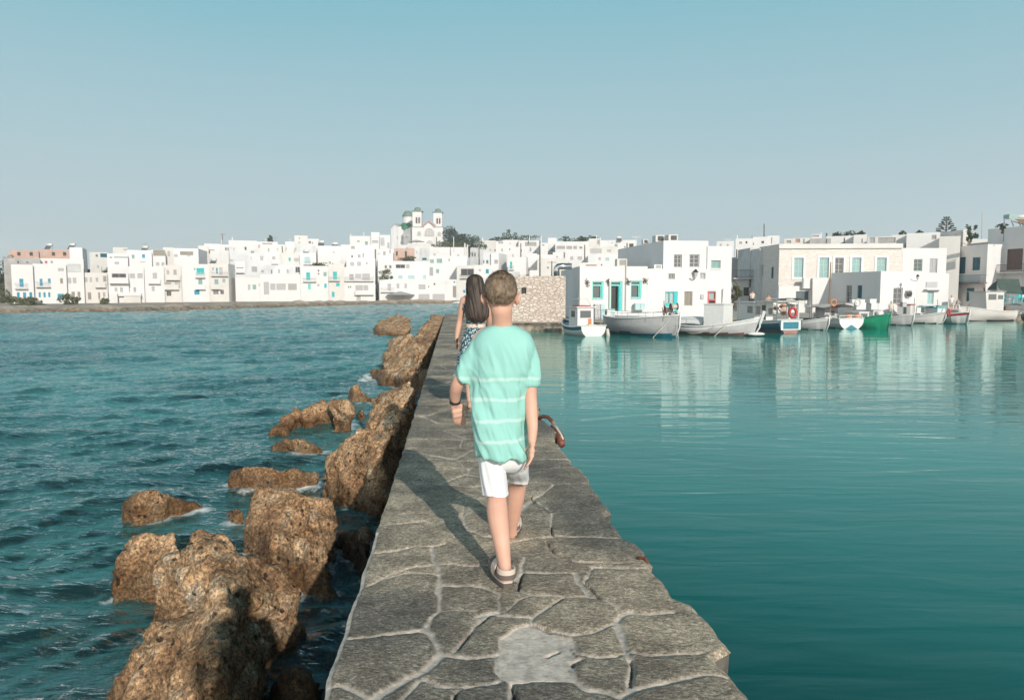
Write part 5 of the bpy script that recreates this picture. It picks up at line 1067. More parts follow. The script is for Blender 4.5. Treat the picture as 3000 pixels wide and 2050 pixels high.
def chimney(k,x,y0,y1,w,Y,lab,m='white'):
    a=onY(*zz(k,x-w/2,y1),Y); c=onY(*zz(k,x+w/2,y0),Y); r=(c.x-a.x)/2; b=MB(); cx=(a.x+c.x)/2; b.tube([(cx,Y,a.z-.6),(cx,Y,c.z-(c.z-a.z)*.25),(cx,Y,c.z)],[r,r*.85,r*.35],8)
    solo(b,'chimney',M[m],lab,'chimney',group='whitewashed chimneys')
for (k,x,y0,y1,w,Y,lab) in ((2,790,190,255,14,203,'white chimney over the dark-bayed roof veranda'),(2,932,160,210,18,207,'pointed white chimney at the left end of the broad skyline house'),(2,1380,180,215,10,205,'small white chimney left of the skyline cypress'),(2,1718,188,225,10,204,'small white chimney left of the tallest block'),
  (3,408,440,585,18,214,'tall white chimney at the left of the church hill group'),(3,585,420,472,14,213,'slim white chimney second on the church hill group'),(4,155,168,210,26,221,'stout white chimney right of the pines'),(4,797,142,208,14,221,'slim white chimney over the pergola veranda'),(4,953,132,210,18,221,'pointed white chimney beside the tall lamp pole'),
  (4,1710,135,200,18,223,'pointed white chimney, left one above the terrace screen'),(4,1762,165,290,20,202,'round white chimney, right one above the terrace screen'),(1,1370,450,560,26,171,'white pillar chimney left of the vine shrub'),(1,1235,345,460,20,172,'white rounded chimney above the vine terrace'),(1,95,385,520,50,176,'thick white round tower stub at the far left'),(1,282,378,440,28,167,'stubby white chimney at the far left roof'),(1,450,385,500,24,167,'white chimney between the two leftmost houses'),
  (6,262,212,300,22,127,'curved pointed white chimney at the alley skyline'),(6,455,215,260,16,129,'tiny pointed white chimney right of the curved one'),(6,1348,178,260,20,117,'slim white chimney above the grey terrace wall')):
    chimney(k,x,y0,y1,w,Y,lab)
def solar(k,x,y,Y,s,lab):
    c=onY(*zz(k,x,y),Y); r=thing('solar_heater',lab,'solar heater',(c.x,c.y,c.z-.9*s),'rooftop solar heaters'); b=MB(); b.tube([c+Vector((-.6*s,0,0)),c+Vector((.6*s,0,0))],.27*s,10); b.build('tank',M['wh'],r,True)
    b=MB(); b.face([c+Vector((-.6*s,-.1,-.2*s)),c+Vector((.6*s,-.1,-.2*s)),c+Vector((.75*s,-1.2*s,-1.0*s)),c+Vector((-.45*s,-1.2*s,-1.0*s))]); b.build('panel',M['gl'],r)
    b=MB(); 
    for dx in (-.5,.5): b.tube([c+Vector((dx*s,0,-.2*s)),c+Vector((dx*s,.2,-1.0*s))],.04*s,4)
    b.build('stand',M['gm'],r)
for a in ((1,672,172,188,1.2,'solar heater above the brick building'),(1,985,170,186,1.2,'solar heater on the plain white block at far left'),(1,1975,205,183,1.2,'solar heater over the blue shuttered window'),(2,460,462,180,1.2,'solar heater on the roof with curtained balconies'),(2,678,470,181,1.2,'solar heater at the roof edge beside the alley'),(2,1325,478,187,1.2,'solar heater above the arcade house'),
  (2,1938,350,190,1.2,'solar heater above the arched pale blue door'),(2,2145,225,199,1.3,'solar heater on the skyline right of the tallest block'),(3,192,575,197,1.3,'solar heater on the skyline left of the scattered windows'),(4,2010,165,225,1.2,'solar heater on the long skyline house')): solar(*a)
# big solar heater at the right edge
c=onY(*zz(7,1885,135),84); r=thing('solar_heater','big solar water heater with green tank end on the right edge house','solar heater',(c.x,84,onY(*zz(7,1800,262),84).z))
b=MB(); z0=onY(*zz(7,1800,165),84).z; z1=onY(*zz(7,1800,115),84).z; xa=onY(*zz(7,1742,140),84).x; b.box(xa,c.x-.3,84,85,z0,z1); b.build('tank_end',M['M'],r)
b=MB(); b.tube([(c.x-.28,84.5,(z0+z1)/2),(c.x+2.2,84.5,(z0+z1)/2)],(z1-z0)*.55,12); b.build('tank',M['wh'],r,True)
b=MB(); zb=onY(*zz(7,1800,262),84).z
for x in (xa+.2,xa+1,c.x): b.tube([(x,84.1,z0),(x+.4,84.1,zb)],.05,4)
b.tube([(xa,84,z0-.05),(c.x+2,84,z0-.05)],.05,4); b.tube([(xa+.3,84,z0-.3),(c.x+1,84,zb)],.05,4); b.build('stand',M['gm'],r)
b=MB(); b.face([(xa+.4,83.8,z0-.1),(c.x+2,83.8,z0-.1),(c.x+2.3,83.0,zb+.1),(xa+1.0,83.0,zb+.1)]); b.build('panel',M['wood'],r)
# overhead cables
b=MB()
for (k,p,q,Y) in ((2,(797,112),(-500,270),212),(2,(797,115),(1520,195),212)):
    A=onY(*zz(k,*p),Y);B=onY(*zz(k,*q),Y-10)
    b.tube([A.lerp(B,t)-Vector((0,0,1.6*math.sin(t*math.pi)*.8)) for t in np.linspace(0,1,14)],.03,4,cap=False)
solo(b,'overhead_cable',M['G'],'thin sagging cables running over the far roofs from the crossarm pole','cable')
b=MB(); A=onY(*zz(5,1270,150),68.8);B=onY(*zz(5,1395,360),68.6); b.tube([A,B],.02,4); solo(b,'cable',M['blk'],'thin dark cable slanting down the white upper storey','cable')
# sign / picture / lamp on shop
hh=Vector
def flat(k,x0,y0,x1,y1,Y,m,name,lab,cat,dep=.05,grp=None):
    a=onY(*zz(k,x0,y1),Y); c=onY(*zz(k,x1,y0),Y); b=MB(); b.box(a.x,c.x,Y-dep,Y,a.z,c.z); return solo(b,name,M[m],lab,cat,grp)
r=flat(7,485,1042,552,1135,74.5,'L','framed_picture','grey framed square picture on the white shop front','picture'); 
a=onY(*zz(7,518,1088),74.4); b=MB(); b.ball(a+Vector((0,-.05,0)),(.28,.03,.3),10,6); o=b.build('round_motif',M['K'],r,world=False); o.data.transform(Matrix.Translation(-r.location))
lantern(onY(*zz(7,600,895),73),'black lantern with pale bracket shadow on the low white shop',.4,.7)
# ---------------- boats ----------------
def boat(px,py,head,L,beam,label,fb=(.9,.6,.65),hullm='wh',stripe=None,bottom=None,tr=.75,deck='L',group='boats moored along the quay',stem=.25,zb=.10,rail='wh',dark_side=False,name='fishing_boat',gw=.05,an=0):
    Yw=F*(CH-W)/(py-850); c=onY(px,py,Yw); a=math.radians(head); ca,sa=math.cos(a),math.sin(a); c=c-Vector((ca,sa,0))*(L/2*an)
    root=thing(name,label,'boat',(c.x,c.y,W),group)
    T=lambda p: Vector((c.x+p.x*ca-p.y*sa, c.y+p.x*sa+p.y*ca, W+p.z))
    ns,nv=22,12; G=[]; sheer=[]
    def hb(u):   # half breadth at sheer
        w=(1-((u-.42)/.58)**2.3) if u>.42 else (tr+(1-tr)*math.sin(u/.42*math.pi/2)); return beam/2*max(0,w)
    def sh(u): return fb[2]*(1-u)**2+ (fb[1]*4-fb[0]-fb[2])/2*2*u*(1-u)+fb[0]*u*u
    for i in range(ns+1):
        u=i/ns; b=hb(u); h=sh(u); keel=-.32-.08*math.sin(u*3.14); x=-L/2+L*u; row=[]
        for side in (-1,1):
            r=[]
            for j in range(nv+1):
                v=j/nv; z=keel+(h-keel)*v; fl=(math.sin(min(1,v*1.35)*math.pi/2)**.75)*(.86+.14*v); bb=b*fl*(1 if u<.9 else (.6+.4*v)) if v>0 else 0
                rake=stem*v*max(0,(u-.6)/.4)**2; r.append((x+rake,side*max(bb,.012),z))
            row.append(r)
        G.append(row[0][::-1]+row[1][1:]); sheer.append((x+stem*max(0,(u-.6)/.4)**2,b,h))
    mats=[M[hullm],M[stripe or hullm],M[bottom or hullm]]; mb=MB(); n=len(G[0])
    for i in range(ns):
        for j in range(n-1):
            q=[G[i][j],G[i][j+1],G[i+1][j+1],G[i+1][j]]; zm=sum(p[2] for p in q)/4; hm=(sheer[i][2]+sheer[i+1][2])/2
            mb.face([T(Vector(p)) for p in (q if True else q[::-1])], 2 if zm<zb else (1 if zm>hm-.22 else 0))
    tm=[T(Vector(p)) for p in G[0]]; cz=T(Vector((-L/2,0,sh(0)*.4)))
    for j in range(n-1):
        zm=(G[0][j][2]+G[0][j+1][2])/2; mb.face([tm[j+1],tm[j],cz], 2 if zm<zb-.05 else 0)
    mb.face([tm[0],tm[-1],cz],0)
    mb.build('hull',mats,root)
    d=MB(); hd=[(x,b*.93,h-.16) for x,b,h in sheer[:-1]]
    for p,q in zip(hd,hd[1:]): d.face([T(Vector((p[0],-p[1],p[2]))),T(Vector((p[0],p[1],p[2]))),T(Vector((q[0],q[1],q[2]))),T(Vector((q[0],-q[1],q[2])))])
    d.build('deck',M[deck],root)
    g=MB()
    for s in (-1,1): g.tube([T(Vector((x,s*(b+.01),h+.015))) for x,b,h in sheer],gw,6)
    g.tube([T(Vector((-L/2,-hb(0),sh(0)+.015))),T(Vector((-L/2,hb(0),sh(0)+.015)))],gw,6); x,b,h=sheer[-1]
    g.tube([T(Vector((L/2-.02,0,-.25))),T(Vector((x+.02,0,h*.5))),T(Vector((x+.06,0,h+.22)))],[gw*.9,gw,gw*1.2],6); g.build('gunwale',M[rail],root,True)
    return root,T,sh,hb
def cabin(root,T,x0,x1,hw,z0,z1,m='wh',roofm='wh',over=.15,wins=(),rake=0,name='cabin'):
    b=MB(); TT=lambda p: T(Vector((p.x+rake*(p.z-z0)/(z1-z0)*(1 if p.x>(x0+x1)/2 else 0),p.y,p.z))); b.box(x0,x1,-hw,hw,z0,z1,TT); c=b.build(name,M[m],root)
    b=MB(); b.box(x0-over,x1+over+rake,-hw-over,hw+over,z1+.002,z1+.07,T); b.build('roof',M[roofm],c)
    for (side,a0,a1,za,zb_) in wins:
        b=MB(); f=MB()
        for (mb_,e,o) in ((f,.04,.012),(b,0,.022)):
            if side=='s': mb_.box(x0-o,x0-.001,a0-e,a1+e,za-e,zb_+e,T)
            if side=='f': mb_.box(x1+.001,x1+o+rake,a0-e,a1+e,za-e,zb_+e,T)
            if side=='p': mb_.box(a0-e,a1+e,hw+.001,hw+o,za-e,zb_+e,T)
            if side=='b': mb_.box(a0-e,a1+e,-hw-o,-hw-.001,za-e,zb_+e,T)
        w=f.build('window',M['G'],c); b.build('pane',M['gl'],w)
    return c
def railb(root,T,pts,h=.5,posts=True,m='gm',r=.015,name='railing'):
    b=MB(); b.tube([T(Vector((x,y,z+h))) for x,y,z in pts],r,5)
    if posts:
        for x,y,z in pts: b.tube([T(Vector((x,y,z))),T(Vector((x,y,z+h)))],r,5)
    return b.build(name,M[m],root)
# 1 small cabin boat, stern to us
r,T,sh,hb_=boat(1739,985,110,4.8,2.1,'small white boat with an upright cabin and an orange rust streak, stern towards us, leftmost in the harbour',(1.0,.62,.72),'wh','D',None,tr=.9,deck='L',an=-1)
r['label']='small white cabin boat with orange rust streak, leftmost of the moored boats'
cabin(r,T,-1.1,.35,.62,.5,1.95,wins=(('s',-.40,.40,1.25,1.72),('p',-.7,-.1,1.3,1.7)),over=.13)
b=MB(); b.box(-1.125,-1.103,-.46,-.2,.75,1.18,T); b.build('rust_streak',M['orange'],r)
b=MB(); b.box(-1.0,0.1,-.45,.5,2.03,2.1,T); b.build('roof_cover',M['red'],r)
b=MB(); b.tube([T(Vector((-.3,.2,2.0))),T(Vector((-.3,.2,3.0)))],.018,5); b.tube([T(Vector((-.3,.6,2.55))),T(Vector((-.3,-.5,2.55))),T(Vector((-.3,-.8,2.05)))],.012,4); b.build('mast',M['gm'],r)
railb(r,T,[(-2.2,-.95,.7),(-1.4,-1.0,.66),(-.4,-1.02,.66)],.55); b=MB(); b.box(-2.25,-1.9,-.25,.3,.55,.8,T); b.build('engine_box',M['wh'],r)
b=MB(); b.tube([T(Vector((-2.2,-1.15,.5))),T(Vector((-2.25,-1.2,-.1)))],[.1,.16],8); b.build('fender',M['canvas'],r,True)
# 2 long white-grey day boat, bow to the right
r,T,sh,hb_=boat(1979,988,-58,7.0,2.6,'long pale grey day boat with a dark teal waterline, bow towards the right',(1.5,1.2,1.25),'L',None,'D',tr=.45,deck='wh',zb=.2,stem=.35,an=1)
cabin(r,T,-1.9,1.0,.75,.85,1.25,'wh','wh',.02,wins=(('b',-1.5,-.4,1.0,1.16),('b',-.1,.8,1.0,1.16)),rake=-.3,name='coachroof')
for s in (-1,1): railb(r,T,[(3.6,.1*s,1.15),(2.9,.55*s,1.1),(1.6,1.0*s,1.0),(0,1.2*s,.95),(-1.6,1.2*s,.93),(-3.2,1.0*s,1.0)],.62)
b=MB(); b.tube([T(Vector((-3.6,-.9,1.0))),T(Vector((-3.7,-1.0,1.7))),T(Vector((-3.7,1.0,1.7))),T(Vector((-3.6,.9,1.0)))],.02,5); b.build('stern_rail',M['gm'],r)
b=MB(); 
for q in range(5): b.ball(T(Vector((-2.6+q*.25,random.uniform(-.5,.5),1.05))),(.25,.2,.12),8,5)
b.build('folded_cover',M['canvas'],r,True)
b=MB(); b.tube([T(Vector((3.5,0,1.2))),T(Vector((4.1,-.3,-.1)))],.018,5); b.tube([T(Vector((3.2,-.4,1.1))),T(Vector((2.9,-1.6,-.1)))],.018,5); b.build('mooring_line',M['rope'],r)
# 3 traditional caique, bow right, with white box cabin
r,T,sh,hb_=boat(2203,984,-38,6.6,2.3,'traditional grey-white caique with a white box cabin, high stem and dark red bottom',(1.25,.62,.85),'L','wh','N',tr=.15,deck='wood',zb=.18,stem=.5,gw=.06,an=1)
cabin(r,T,.1,1.55,.85,.6,2.15,'wh','wh',.05,wins=(('s',-.5,-.05,1.75,2.0),))
b=MB(); b.tube([T(Vector((3.85,0,.9))),T(Vector((4.1,0,1.75)))],[.10,.13],6); b.build('stem_post',M['wh'],r)
railb(r,T,[(-.1,-1.0,.65),(-1.1,-1.1,.65),(-2.1,-.95,.7)],.45)
b=MB()
P=[T(Vector((-2.6,-.75,.9))),T(Vector((1.2,-1.15,.75)))]; b.tube([P[0].lerp(P[1],t)-Vector((0,0,.75*math.sin(t*math.pi))) for t in np.linspace(0,1,12)],.03,5); b.tube([T(Vector((1.9,-1.0,.8))),T(Vector((1.3,-2.0,-.1)))],.025,5); b.build('mooring_line',M['rope'],r,True)
b=MB(); b.grid([[tuple(T(Vector((x,y*(.85 if abs(y)>.5 else 1),1.28-.9*y*y-.06*(x+1)**2)))) for y in np.linspace(-.75,.75,7)] for x in np.linspace(-2.5,-.1,6)]); b.build('white_cover',M['wh'],r,True)
b=MB(); b.tube([T(Vector((1.0,.2,2.2))),T(Vector((1.05,.2,3.3)))],.025,5); b.build('mast',M['gm'],r)
# net reels and floats piled at the caique's stern
rq=thing('net_hauler','rusty net hauler with orange-brown reels and floats at the stern of the caique','net hauler',T(Vector((-3.0,-.1,.7))),None)
for i,(dx,dz,dd) in enumerate(((-.2,1.0,.2),(.35,1.25,0),(.25,.55,.1),(.6,.3,-.1))):
    b=MB(); c0=T(Vector((-3.1+dx,-.3+dd,.7+dz))); c1=c0+Vector((.55,.1,.02)); b.tube([c0,c0.lerp(c1,.08),c0.lerp(c1,.1),c0.lerp(c1,.9),c0.lerp(c1,.92),c1],[.26,.26,.12,.12,.26,.26],10); b.build('reel',M['rust'],rq)
    b=MB(); b.tube([c0.lerp(c1,.12),c0.lerp(c1,.88)],.17,10); b.build('wound_rope',M['rope'],rq,True)
b=MB()
for q in range(7): a_=T(Vector((-3.3+random.uniform(-.2,.9),random.uniform(-.5,.4),.7))); b.tube([a_,a_+Vector((random.uniform(-.4,.4),0,random.uniform(.8,1.7)))],.03,5)
b.build('frame',M['rust'],rq)
for i,(x,z) in enumerate(((-3.25,.35),(-2.6,-.05))):
    c0=T(Vector((x,-1.0,z+.2))); b=MB(); b.ball(c0,(.22,.22,.33) if i==0 else (.14,.14,.16),10,8); b.tube([c0+Vector((0,0,.25)),T(Vector((x,-.8,.95)))],.015,4); solo(b,'fender',M['wh'],['large white fender hanging between the day boat and the caique','small round white fender low on the side of the caique'][i],'fender',group='white fenders',smooth=True)
# 4 blue and white boat, stern to us
r,T,sh,hb_=boat(2316,975,108,6.4,2.3,'white boat with dark teal sides, blue transom panel and a long flat canopy',(1.2,.82,.98),'D','wh','pinkb',tr=.9,deck='L',zb=.12,an=-1)
b=MB(); b.box(-3.22,-3.205,-.88,.88,.22,.93,T); f=b.build('transom_frame',M['wh'],r); b=MB(); b.box(-3.235,-3.222,-.68,.68,.3,.82,T); b.build('transom_panel',M['bluepan'],f)
cabin(r,T,.0,2.3,.85,.8,2.2,'wh','wh',.2,wins=(('s',-.75,-.45,1.3,1.75),('s',.35,.75,1.3,1.9),('p',.3,.9,1.4,1.9)))
b=MB(); b.box(-.02,-.005,-.15,.2,.85,2.0,T); b.build('cabin_door',M['K'],r)
b=MB(); b.box(-2.9,-.2,-1.0,1.0,2.3,2.36,T); b.build('canopy',M['canvas'],r)
for x in (-2.8,-1.5,-.3):
    for y in (-.95,.95): b=MB(); b.tube([T(Vector((x,y,.8))),T(Vector((x,y,2.3)))],.025,5); b.build('canopy_post',M['gm'],r)
b=MB(); b.tube([T(Vector((.8,-1.0,.85))),T(Vector((1.6,-1.0,1.3))),T(Vector((2.6,-.7,1.5)))],.02,5); b.build('railing',M['gm'],r)
# 5 small white boat with frame
r,T,sh,hb_=boat(2418,967,-62,4.6,1.9,'small white boat with an open square white frame, bow towards the right',(1.0,.6,.65),'L','wh','blk',tr=.6,zb=.04,stem=.3,an=1)
b=MB()
for x,y in ((-.9,-.5),(-.9,.5)): b.box(x-.08,x+.08,y-.09,y+.09,.5,2.0,T)
b.box(-.98,-.82,-.6,.6,2.003,2.15,T); b.build('open_frame',M['wh'],r); b=MB(); b.box(-1.6,-.98,-.55,.55,2.02,2.1,T); b.build('frame_roof',M['red'],r)
b=MB(); b.box(1.6,2.2,-.2,.2,.75,.98,T); b.build('bow_locker',M['blk'],r)
# 6 cream boat, stern to us, orange barrels, mast and canopy
r,T,sh,hb_=boat(2494,963,98,5.4,2.3,'cream boat with turquoise waterline, tall orange-brown mast and a white awning',(1.0,.7,.85),'wh','wh','bluepan',tr=.95,zb=.05,deck='wood',an=-1)
b=MB(); b.tube([T(Vector((.8,-.1,.6))),T(Vector((.8,-.1,2.0))),T(Vector((.8,-.1,5.6)))],[.09,.08,.04],8); b.tube([T(Vector((.8,-.1,2.1))),T(Vector((.4,-1.9,2.25)))],.04,5); b.build('mast',M['wood'],r,True)
b=MB(); b.grid([[tuple(T(Vector((x,y,1.95-.18*(y/1.1)**2+.05*math.sin(x*3))))) for y in np.linspace(-1.25,1.25,7)] for x in np.linspace(-1.3,2.2,8)]); b.grid([[tuple(T(Vector((x,y,1.90-.18*(y/1.1)**2+.05*math.sin(x*3))))) for y in np.linspace(1.25,-1.25,7)] for x in np.linspace(-1.3,2.2,8)]); b.build('awning',M['canvas'],r,True)
cabin(r,T,.3,1.8,.6,.6,1.7,'L','red',.1,wins=(('s',-.3,.0,1.0,1.4),))
b=MB()
for y in (-1.0,1.0):
    for x in (-1.2,2.0): b.tube([T(Vector((x,y,.6))),T(Vector((x,y,1.8)))],.025,5)
b.build('awning_post',M['gm'],r)
railb(r,T,[(-2.6,-1.0,.8),(-2.65,0,.85),(-2.6,1.0,.8)],.25,m='wh',r=.03)
for i,(x,y) in enumerate(((-1.7,-.35),(-1.9,-1.0))):
    b=MB(); p=T(Vector((x,y,.55))); b.tube([p,p+Vector((0,0,.05)),p+Vector((0,0,.3)),p+Vector((0,0,.6)),p+Vector((0,0,.62))],[.22,.24,.26,.24,.1],12); solo(b,'barrel',M['orange'],['left orange barrel on the stern of the cream boat','right orange barrel at the corner of the cream boat'][i],'barrel',group='orange barrels')
for i,(k,x,y) in enumerate(((13,1045,430),(13,1505,430))):
    c0=onY(*zz(k,x,y),60.5); b=MB(); b.tube([c0+Vector((.22*math.cos(a_),0,.27*math.sin(a_))) for a_ in np.linspace(0,2*math.pi,17)],.07,6,cap=False); solo(b,'life_ring',M['orange' if i==0 else 'canvas'],['orange and black life ring hanging under the awning','pale life ring at the right end of the awning'][i],'life ring',group='life rings',smooth=True)
# 7 green boat
r,T,sh,hb_=boat(2597,964,-62,5.4,2.1,'bright green boat with a pale sheer line, bow towards the right',(1.25,.75,.85),'green','green','green',tr=.6,zb=.02,stem=.3,rail='green',an=1)
b=MB()
for s in (-1,1): b.tube([T(Vector((-2.6+5.1*u,s*(hb_(u)*.99+.01),sh(u)-.3))) for u in np.linspace(.1,.93,14)],.03,5)
b.build('sheer_line',M['T2'],r,True)
cabin(r,T,-.8,.6,.6,.6,1.3,'wh','wh',.05,wins=(('f',-.4,.4,.95,1.2),))
# 8 grey boat
r,T,sh,hb_=boat(2668,953,-62,5.0,1.9,'light grey boat with a white bucket on deck, right of the green boat',(1.0,.6,.7),'L','L','blk',tr=.7,zb=.06,stem=.25,deck='wood',an=1)
b=MB(); p=T(Vector((-.6,-.2,.55))); b.tube([p,p+Vector((0,0,.62))],[.2,.24],12); b.build('bucket',M['wh'],r)
cabin(r,T,-1.9,-.9,.55,.5,1.25,'white2','L',.08)
# 9 grey-brown double ender
r,T,sh,hb_=boat(2757,948,-48,4.6,1.8,'grey-brown double-ended boat with a small cream cabin and pale stem posts',(1.15,.7,1.0),'white2','L','blk',tr=.2,zb=.06,stem=.35,deck='wood',an=1)
cabin(r,T,-1.5,-.3,.5,.6,1.75,'white2','red',.1,wins=(('b',-.9,-.65,.9,1.6),))
b=MB(); b.tube([T(Vector((-2.0,0,-.2))),T(Vector((-2.15,0,.6))),T(Vector((-2.15,0,1.3)))],.07,6); b.tube([T(Vector((2.15,0,.5))),T(Vector((2.4,0,1.4)))],.07,6); b.build('stem_post',M['white2'],r)
# 10 teal boat with red-white bow
r,T,sh,hb_=boat(2829,949.5,-74,5.6,2.1,'teal boat with a red and white bow pointing at us and a white box amidships',(1.15,.75,.8),'M','red','D',tr=.6,zb=.05,stem=.35,an=1)
mb=MB()
for s in (-1,1):
    for i in range(5):
        u0,u1=.80+.036*i,.80+.036*(i+1)
        def q(u,v): x=-2.8+5.6*u+.35*v*max(0,(u-.6)/.4)**2; return T(Vector((x+.02,s*(hb_(u)*(math.sin(min(1,v*1.35)*math.pi/2)**.75)*(.86+.14*v)*(1 if u<.9 else (.6+.4*v))+.03),-.3+(sh(u)+.3)*v)))
        for j in range(4): v0,v1=.3+.13*j,.3+.13*(j+1); mb.face([q(u0,v0),q(u1,v0),q(u1,v1),q(u0,v1)])
mb.build('bow_panel',M['wh'],r)
b=MB(); b.box(-1.2,.2,-.75,.25,.6,1.45,T); c_=b.build('box_cabin',M['wh'],r); b=MB(); b.box(-1.3,.3,-.85,.35,1.452,1.52,T); b.box(.2+.002,.26,-.80,-.68,.6,1.45,T); b.build('trim',M['T'],c_)
c0=onY(*zz(14,895,740),66.5); b=MB(); b.tube([c0+Vector((.2*math.cos(a_)*.6,0,.27*math.sin(a_))) for a_ in np.linspace(0,2*math.pi,13)],.08,6,cap=False); solo(b,'life_ring',M['red'],'red life ring beside the white box of the teal boat','life ring',group='life rings',smooth=True)
# 11 big cream cabin boat
r,T,sh,hb_=boat(2893,938.5,196,6.6,2.6,'large cream boat with a tall raked cabin, rightmost fully visible boat',(1.5,1.05,1.0),'white2','white2','blk',tr=.5,zb=.05,stem=.5,deck='white2')
cabin(r,T,-.9,1.3,1.0,1.0,3.0,'white2','L',.12,wins=(('p',.15,1.15,2.2,2.75),('p',-.75,-.1,2.25,2.65)),rake=.25)
b=MB()
for x in (1.2,-.8): b.tube([T(Vector((x,.9,3.05))),T(Vector((x,.9,3.2)))],.03,5)
b.tube([T(Vector((1.4,.9,3.2))),T(Vector((-.9,.9,3.2)))],.02,5); b.build('roof_rail',M['gm'],r)
railb(r,T,[(-1.4,1.2,1.0),(-2.2,1.1,1.0),(-3.1,.8,1.0)],.6)
b=MB(); b.box(-2.0,-1.3,.2,.9,.9,1.5,T); b.build('deck_crate',M['wood'],r)
# 12 dark boat cut by the right edge
r,T,sh,hb_=boat(3030,945,-120,5,2.2,'dark hulled boat cut off by the right edge',(1.2,.8,.9),'blk','D','blk',tr=.8)
# small floating dinghy ledge between caique and blue boat
b=MB(); c0=onY(*zz(12,1645,1020),51); b.ball(c0,(.62,.3,.13),12,8); solo(b,'float',M['wh'],'long white float on the water between the caique and the teal-sided boat','float',smooth=True)
for (k,x,y0,y1,Yq,lab) in ((13,640,20,640,60,'thin dark mast rising behind the open-framed boat'),(12,1320,330,700,58,'short pale mast left of the long canopy'),(13,1700,330,620,66,'thin mast behind the green boat'),(14,250,470,820,72,'thin pale mast on the grey-brown boat'),(14,690,500,800,74,'thin mast between the grey-brown and teal boats'),(12,1000,180,420,54,'slim aerial on the caique cabin roof'),(14,1250,560,760,72,'stub mast of the teal boat')):
    a_=onY(*zz(k,x,y1),Yq); c_=onY(*zz(k,x,y0),Yq); b=MB(); b.tube([a_-Vector((0,0,.6)),c_],.035,5); solo(b,'mast',M['gm' if k!=13 else 'wood'],lab,'mast',group='thin masts among the boats')
def canopy(k,x0,x1,y,yb,Yq,dep,m,lab):
    A=onY(*zz(k,x0,y),Yq); C=onY(*zz(k,x1,y),Yq); zb=onY(*zz(k,x0,yb),Yq).z; r=thing('canopy',lab,'canopy',((A.x+C.x)/2,Yq,zb),'small canopies on the quay'); b=MB(); b.grid([[(x,Yq+d_,A.z-.12*((x-(A.x+C.x)/2)/(C.x-A.x)*2)**2+.03*math.sin(x*4)) for d_ in (0,dep/2,dep)] for x in np.linspace(A.x,C.x,8)]); b.grid([[(x,Yq+d_,A.z-.05-.12*((x-(A.x+C.x)/2)/(C.x-A.x)*2)**2+.03*math.sin(x*4)) for d_ in (dep,dep/2,0)] for x in np.linspace(A.x,C.x,8)]); b.build('cloth',M[m],r,True)
    for x in (A.x+.05,C.x-.05):
        for d_ in (.03,dep-.03): b=MB(); b.tube([(x,Yq+d_,zb),(x,Yq+d_,A.z-.17)],.025,5); b.build('post',M['gm'],r)
canopy(13,-30,520,345,520,62,2,'canvas','long pale canopy over white boxes behind the teal-sided boat')
canopy(13,150,330,450,560,60.5,1.2,'wh','small white canopy left of the red life ring')
canopy(14,440,640,620,760,72,1.5,'T3','low pale aqua canopy in front of the aqua door')
canopy(14,1960,2290,580,700,79,2,'T3','pale aqua canopy over the cafe chairs at the right edge')
# quay clutter: crates, cars, pedestal tables
def crate(k,x0,y0,x1,y1,Y,m,lab,name='crate',dep=.5,grp='fishing crates and boxes on the quay'):
    a_=onY(*zz(k,x0,y1),Y); c_=onY(*zz(k,x1,y0),Y); b=MB(); b.box(a_.x,c_.x,Y,Y+dep,a_.z,c_.z); 
    b.box(a_.x-.02,c_.x+.02,Y-.02,Y+dep+.02,c_.z+.002,c_.z+.05); return solo(b,name,M[m],lab,name.replace('_',' '),group=grp)
for q in ((13,30,360,90,450,'wh','small white box farthest left behind the teal-sided boat'),(13,95,365,155,450,'wh','white box second from left behind the teal-sided boat'),(13,180,395,545,450,'white2','long low cream counter behind the open-framed boat'),(13,140,455,320,520,'L','grey-white box left of the open frame'),(13,1270,450,1430,520,'L','pale grey box right of the mast'),(13,1400,380,1640,430,'wh','long white box top right of the mast'),
  (13,1480,440,1660,560,'wh','tall white box behind the orange barrels'),(13,1735,370,1860,440,'wh','white box standing higher behind the green boat'),(13,1760,450,1885,560,'wh','left of two large white boxes above the green boat'),(13,1890,450,2020,560,'wh','right of two large white boxes above the green boat'),(14,30,560,110,640,'L','small grey box at the foot of the picture wall'),(12,1960,430,2120,480,'wh','white quay box behind the canopy post')):
    crate(q[0],*q[1:5],63.5 if q[0]==13 else 66,q[5],q[6])
cols=['orange','pinkwall','rust','canvas','red','T','rope','canvas']
ru=random.Random(4)
for i in range(26):
    x=ru.uniform(650,890); y=1100+ru.uniform(0,1)**.8*130; c0=onY(*zz(6,x,y),59.5+ru.uniform(-.6,.6)); b=MB(); w=ru.uniform(.15,.3); b.ball(c0,(w,w*.7,w*.6),8,6)
    m_=cols[i%8]; solo(b,'float',M[m_],{'orange':'orange','pinkwall':'pinkish','rust':'rust-brown','canvas':'cream','red':'red','T':'turquoise','rope':'straw-coloured'}[m_]+' fishing float in the heap beside the red life ring','float',group='heap of fishing floats and buoys',smooth=True)
c0=onY(*zz(13,275,620),58.6); b=MB(); b.tube([c0+Vector((.27*math.cos(a_),0,.38*math.sin(a_))) for a_ in np.linspace(0,2*math.pi,15)],.11,6,cap=False); solo(b,'life_ring',M['red'],'round red life ring by the float heap','life ring',group='life rings',smooth=True)
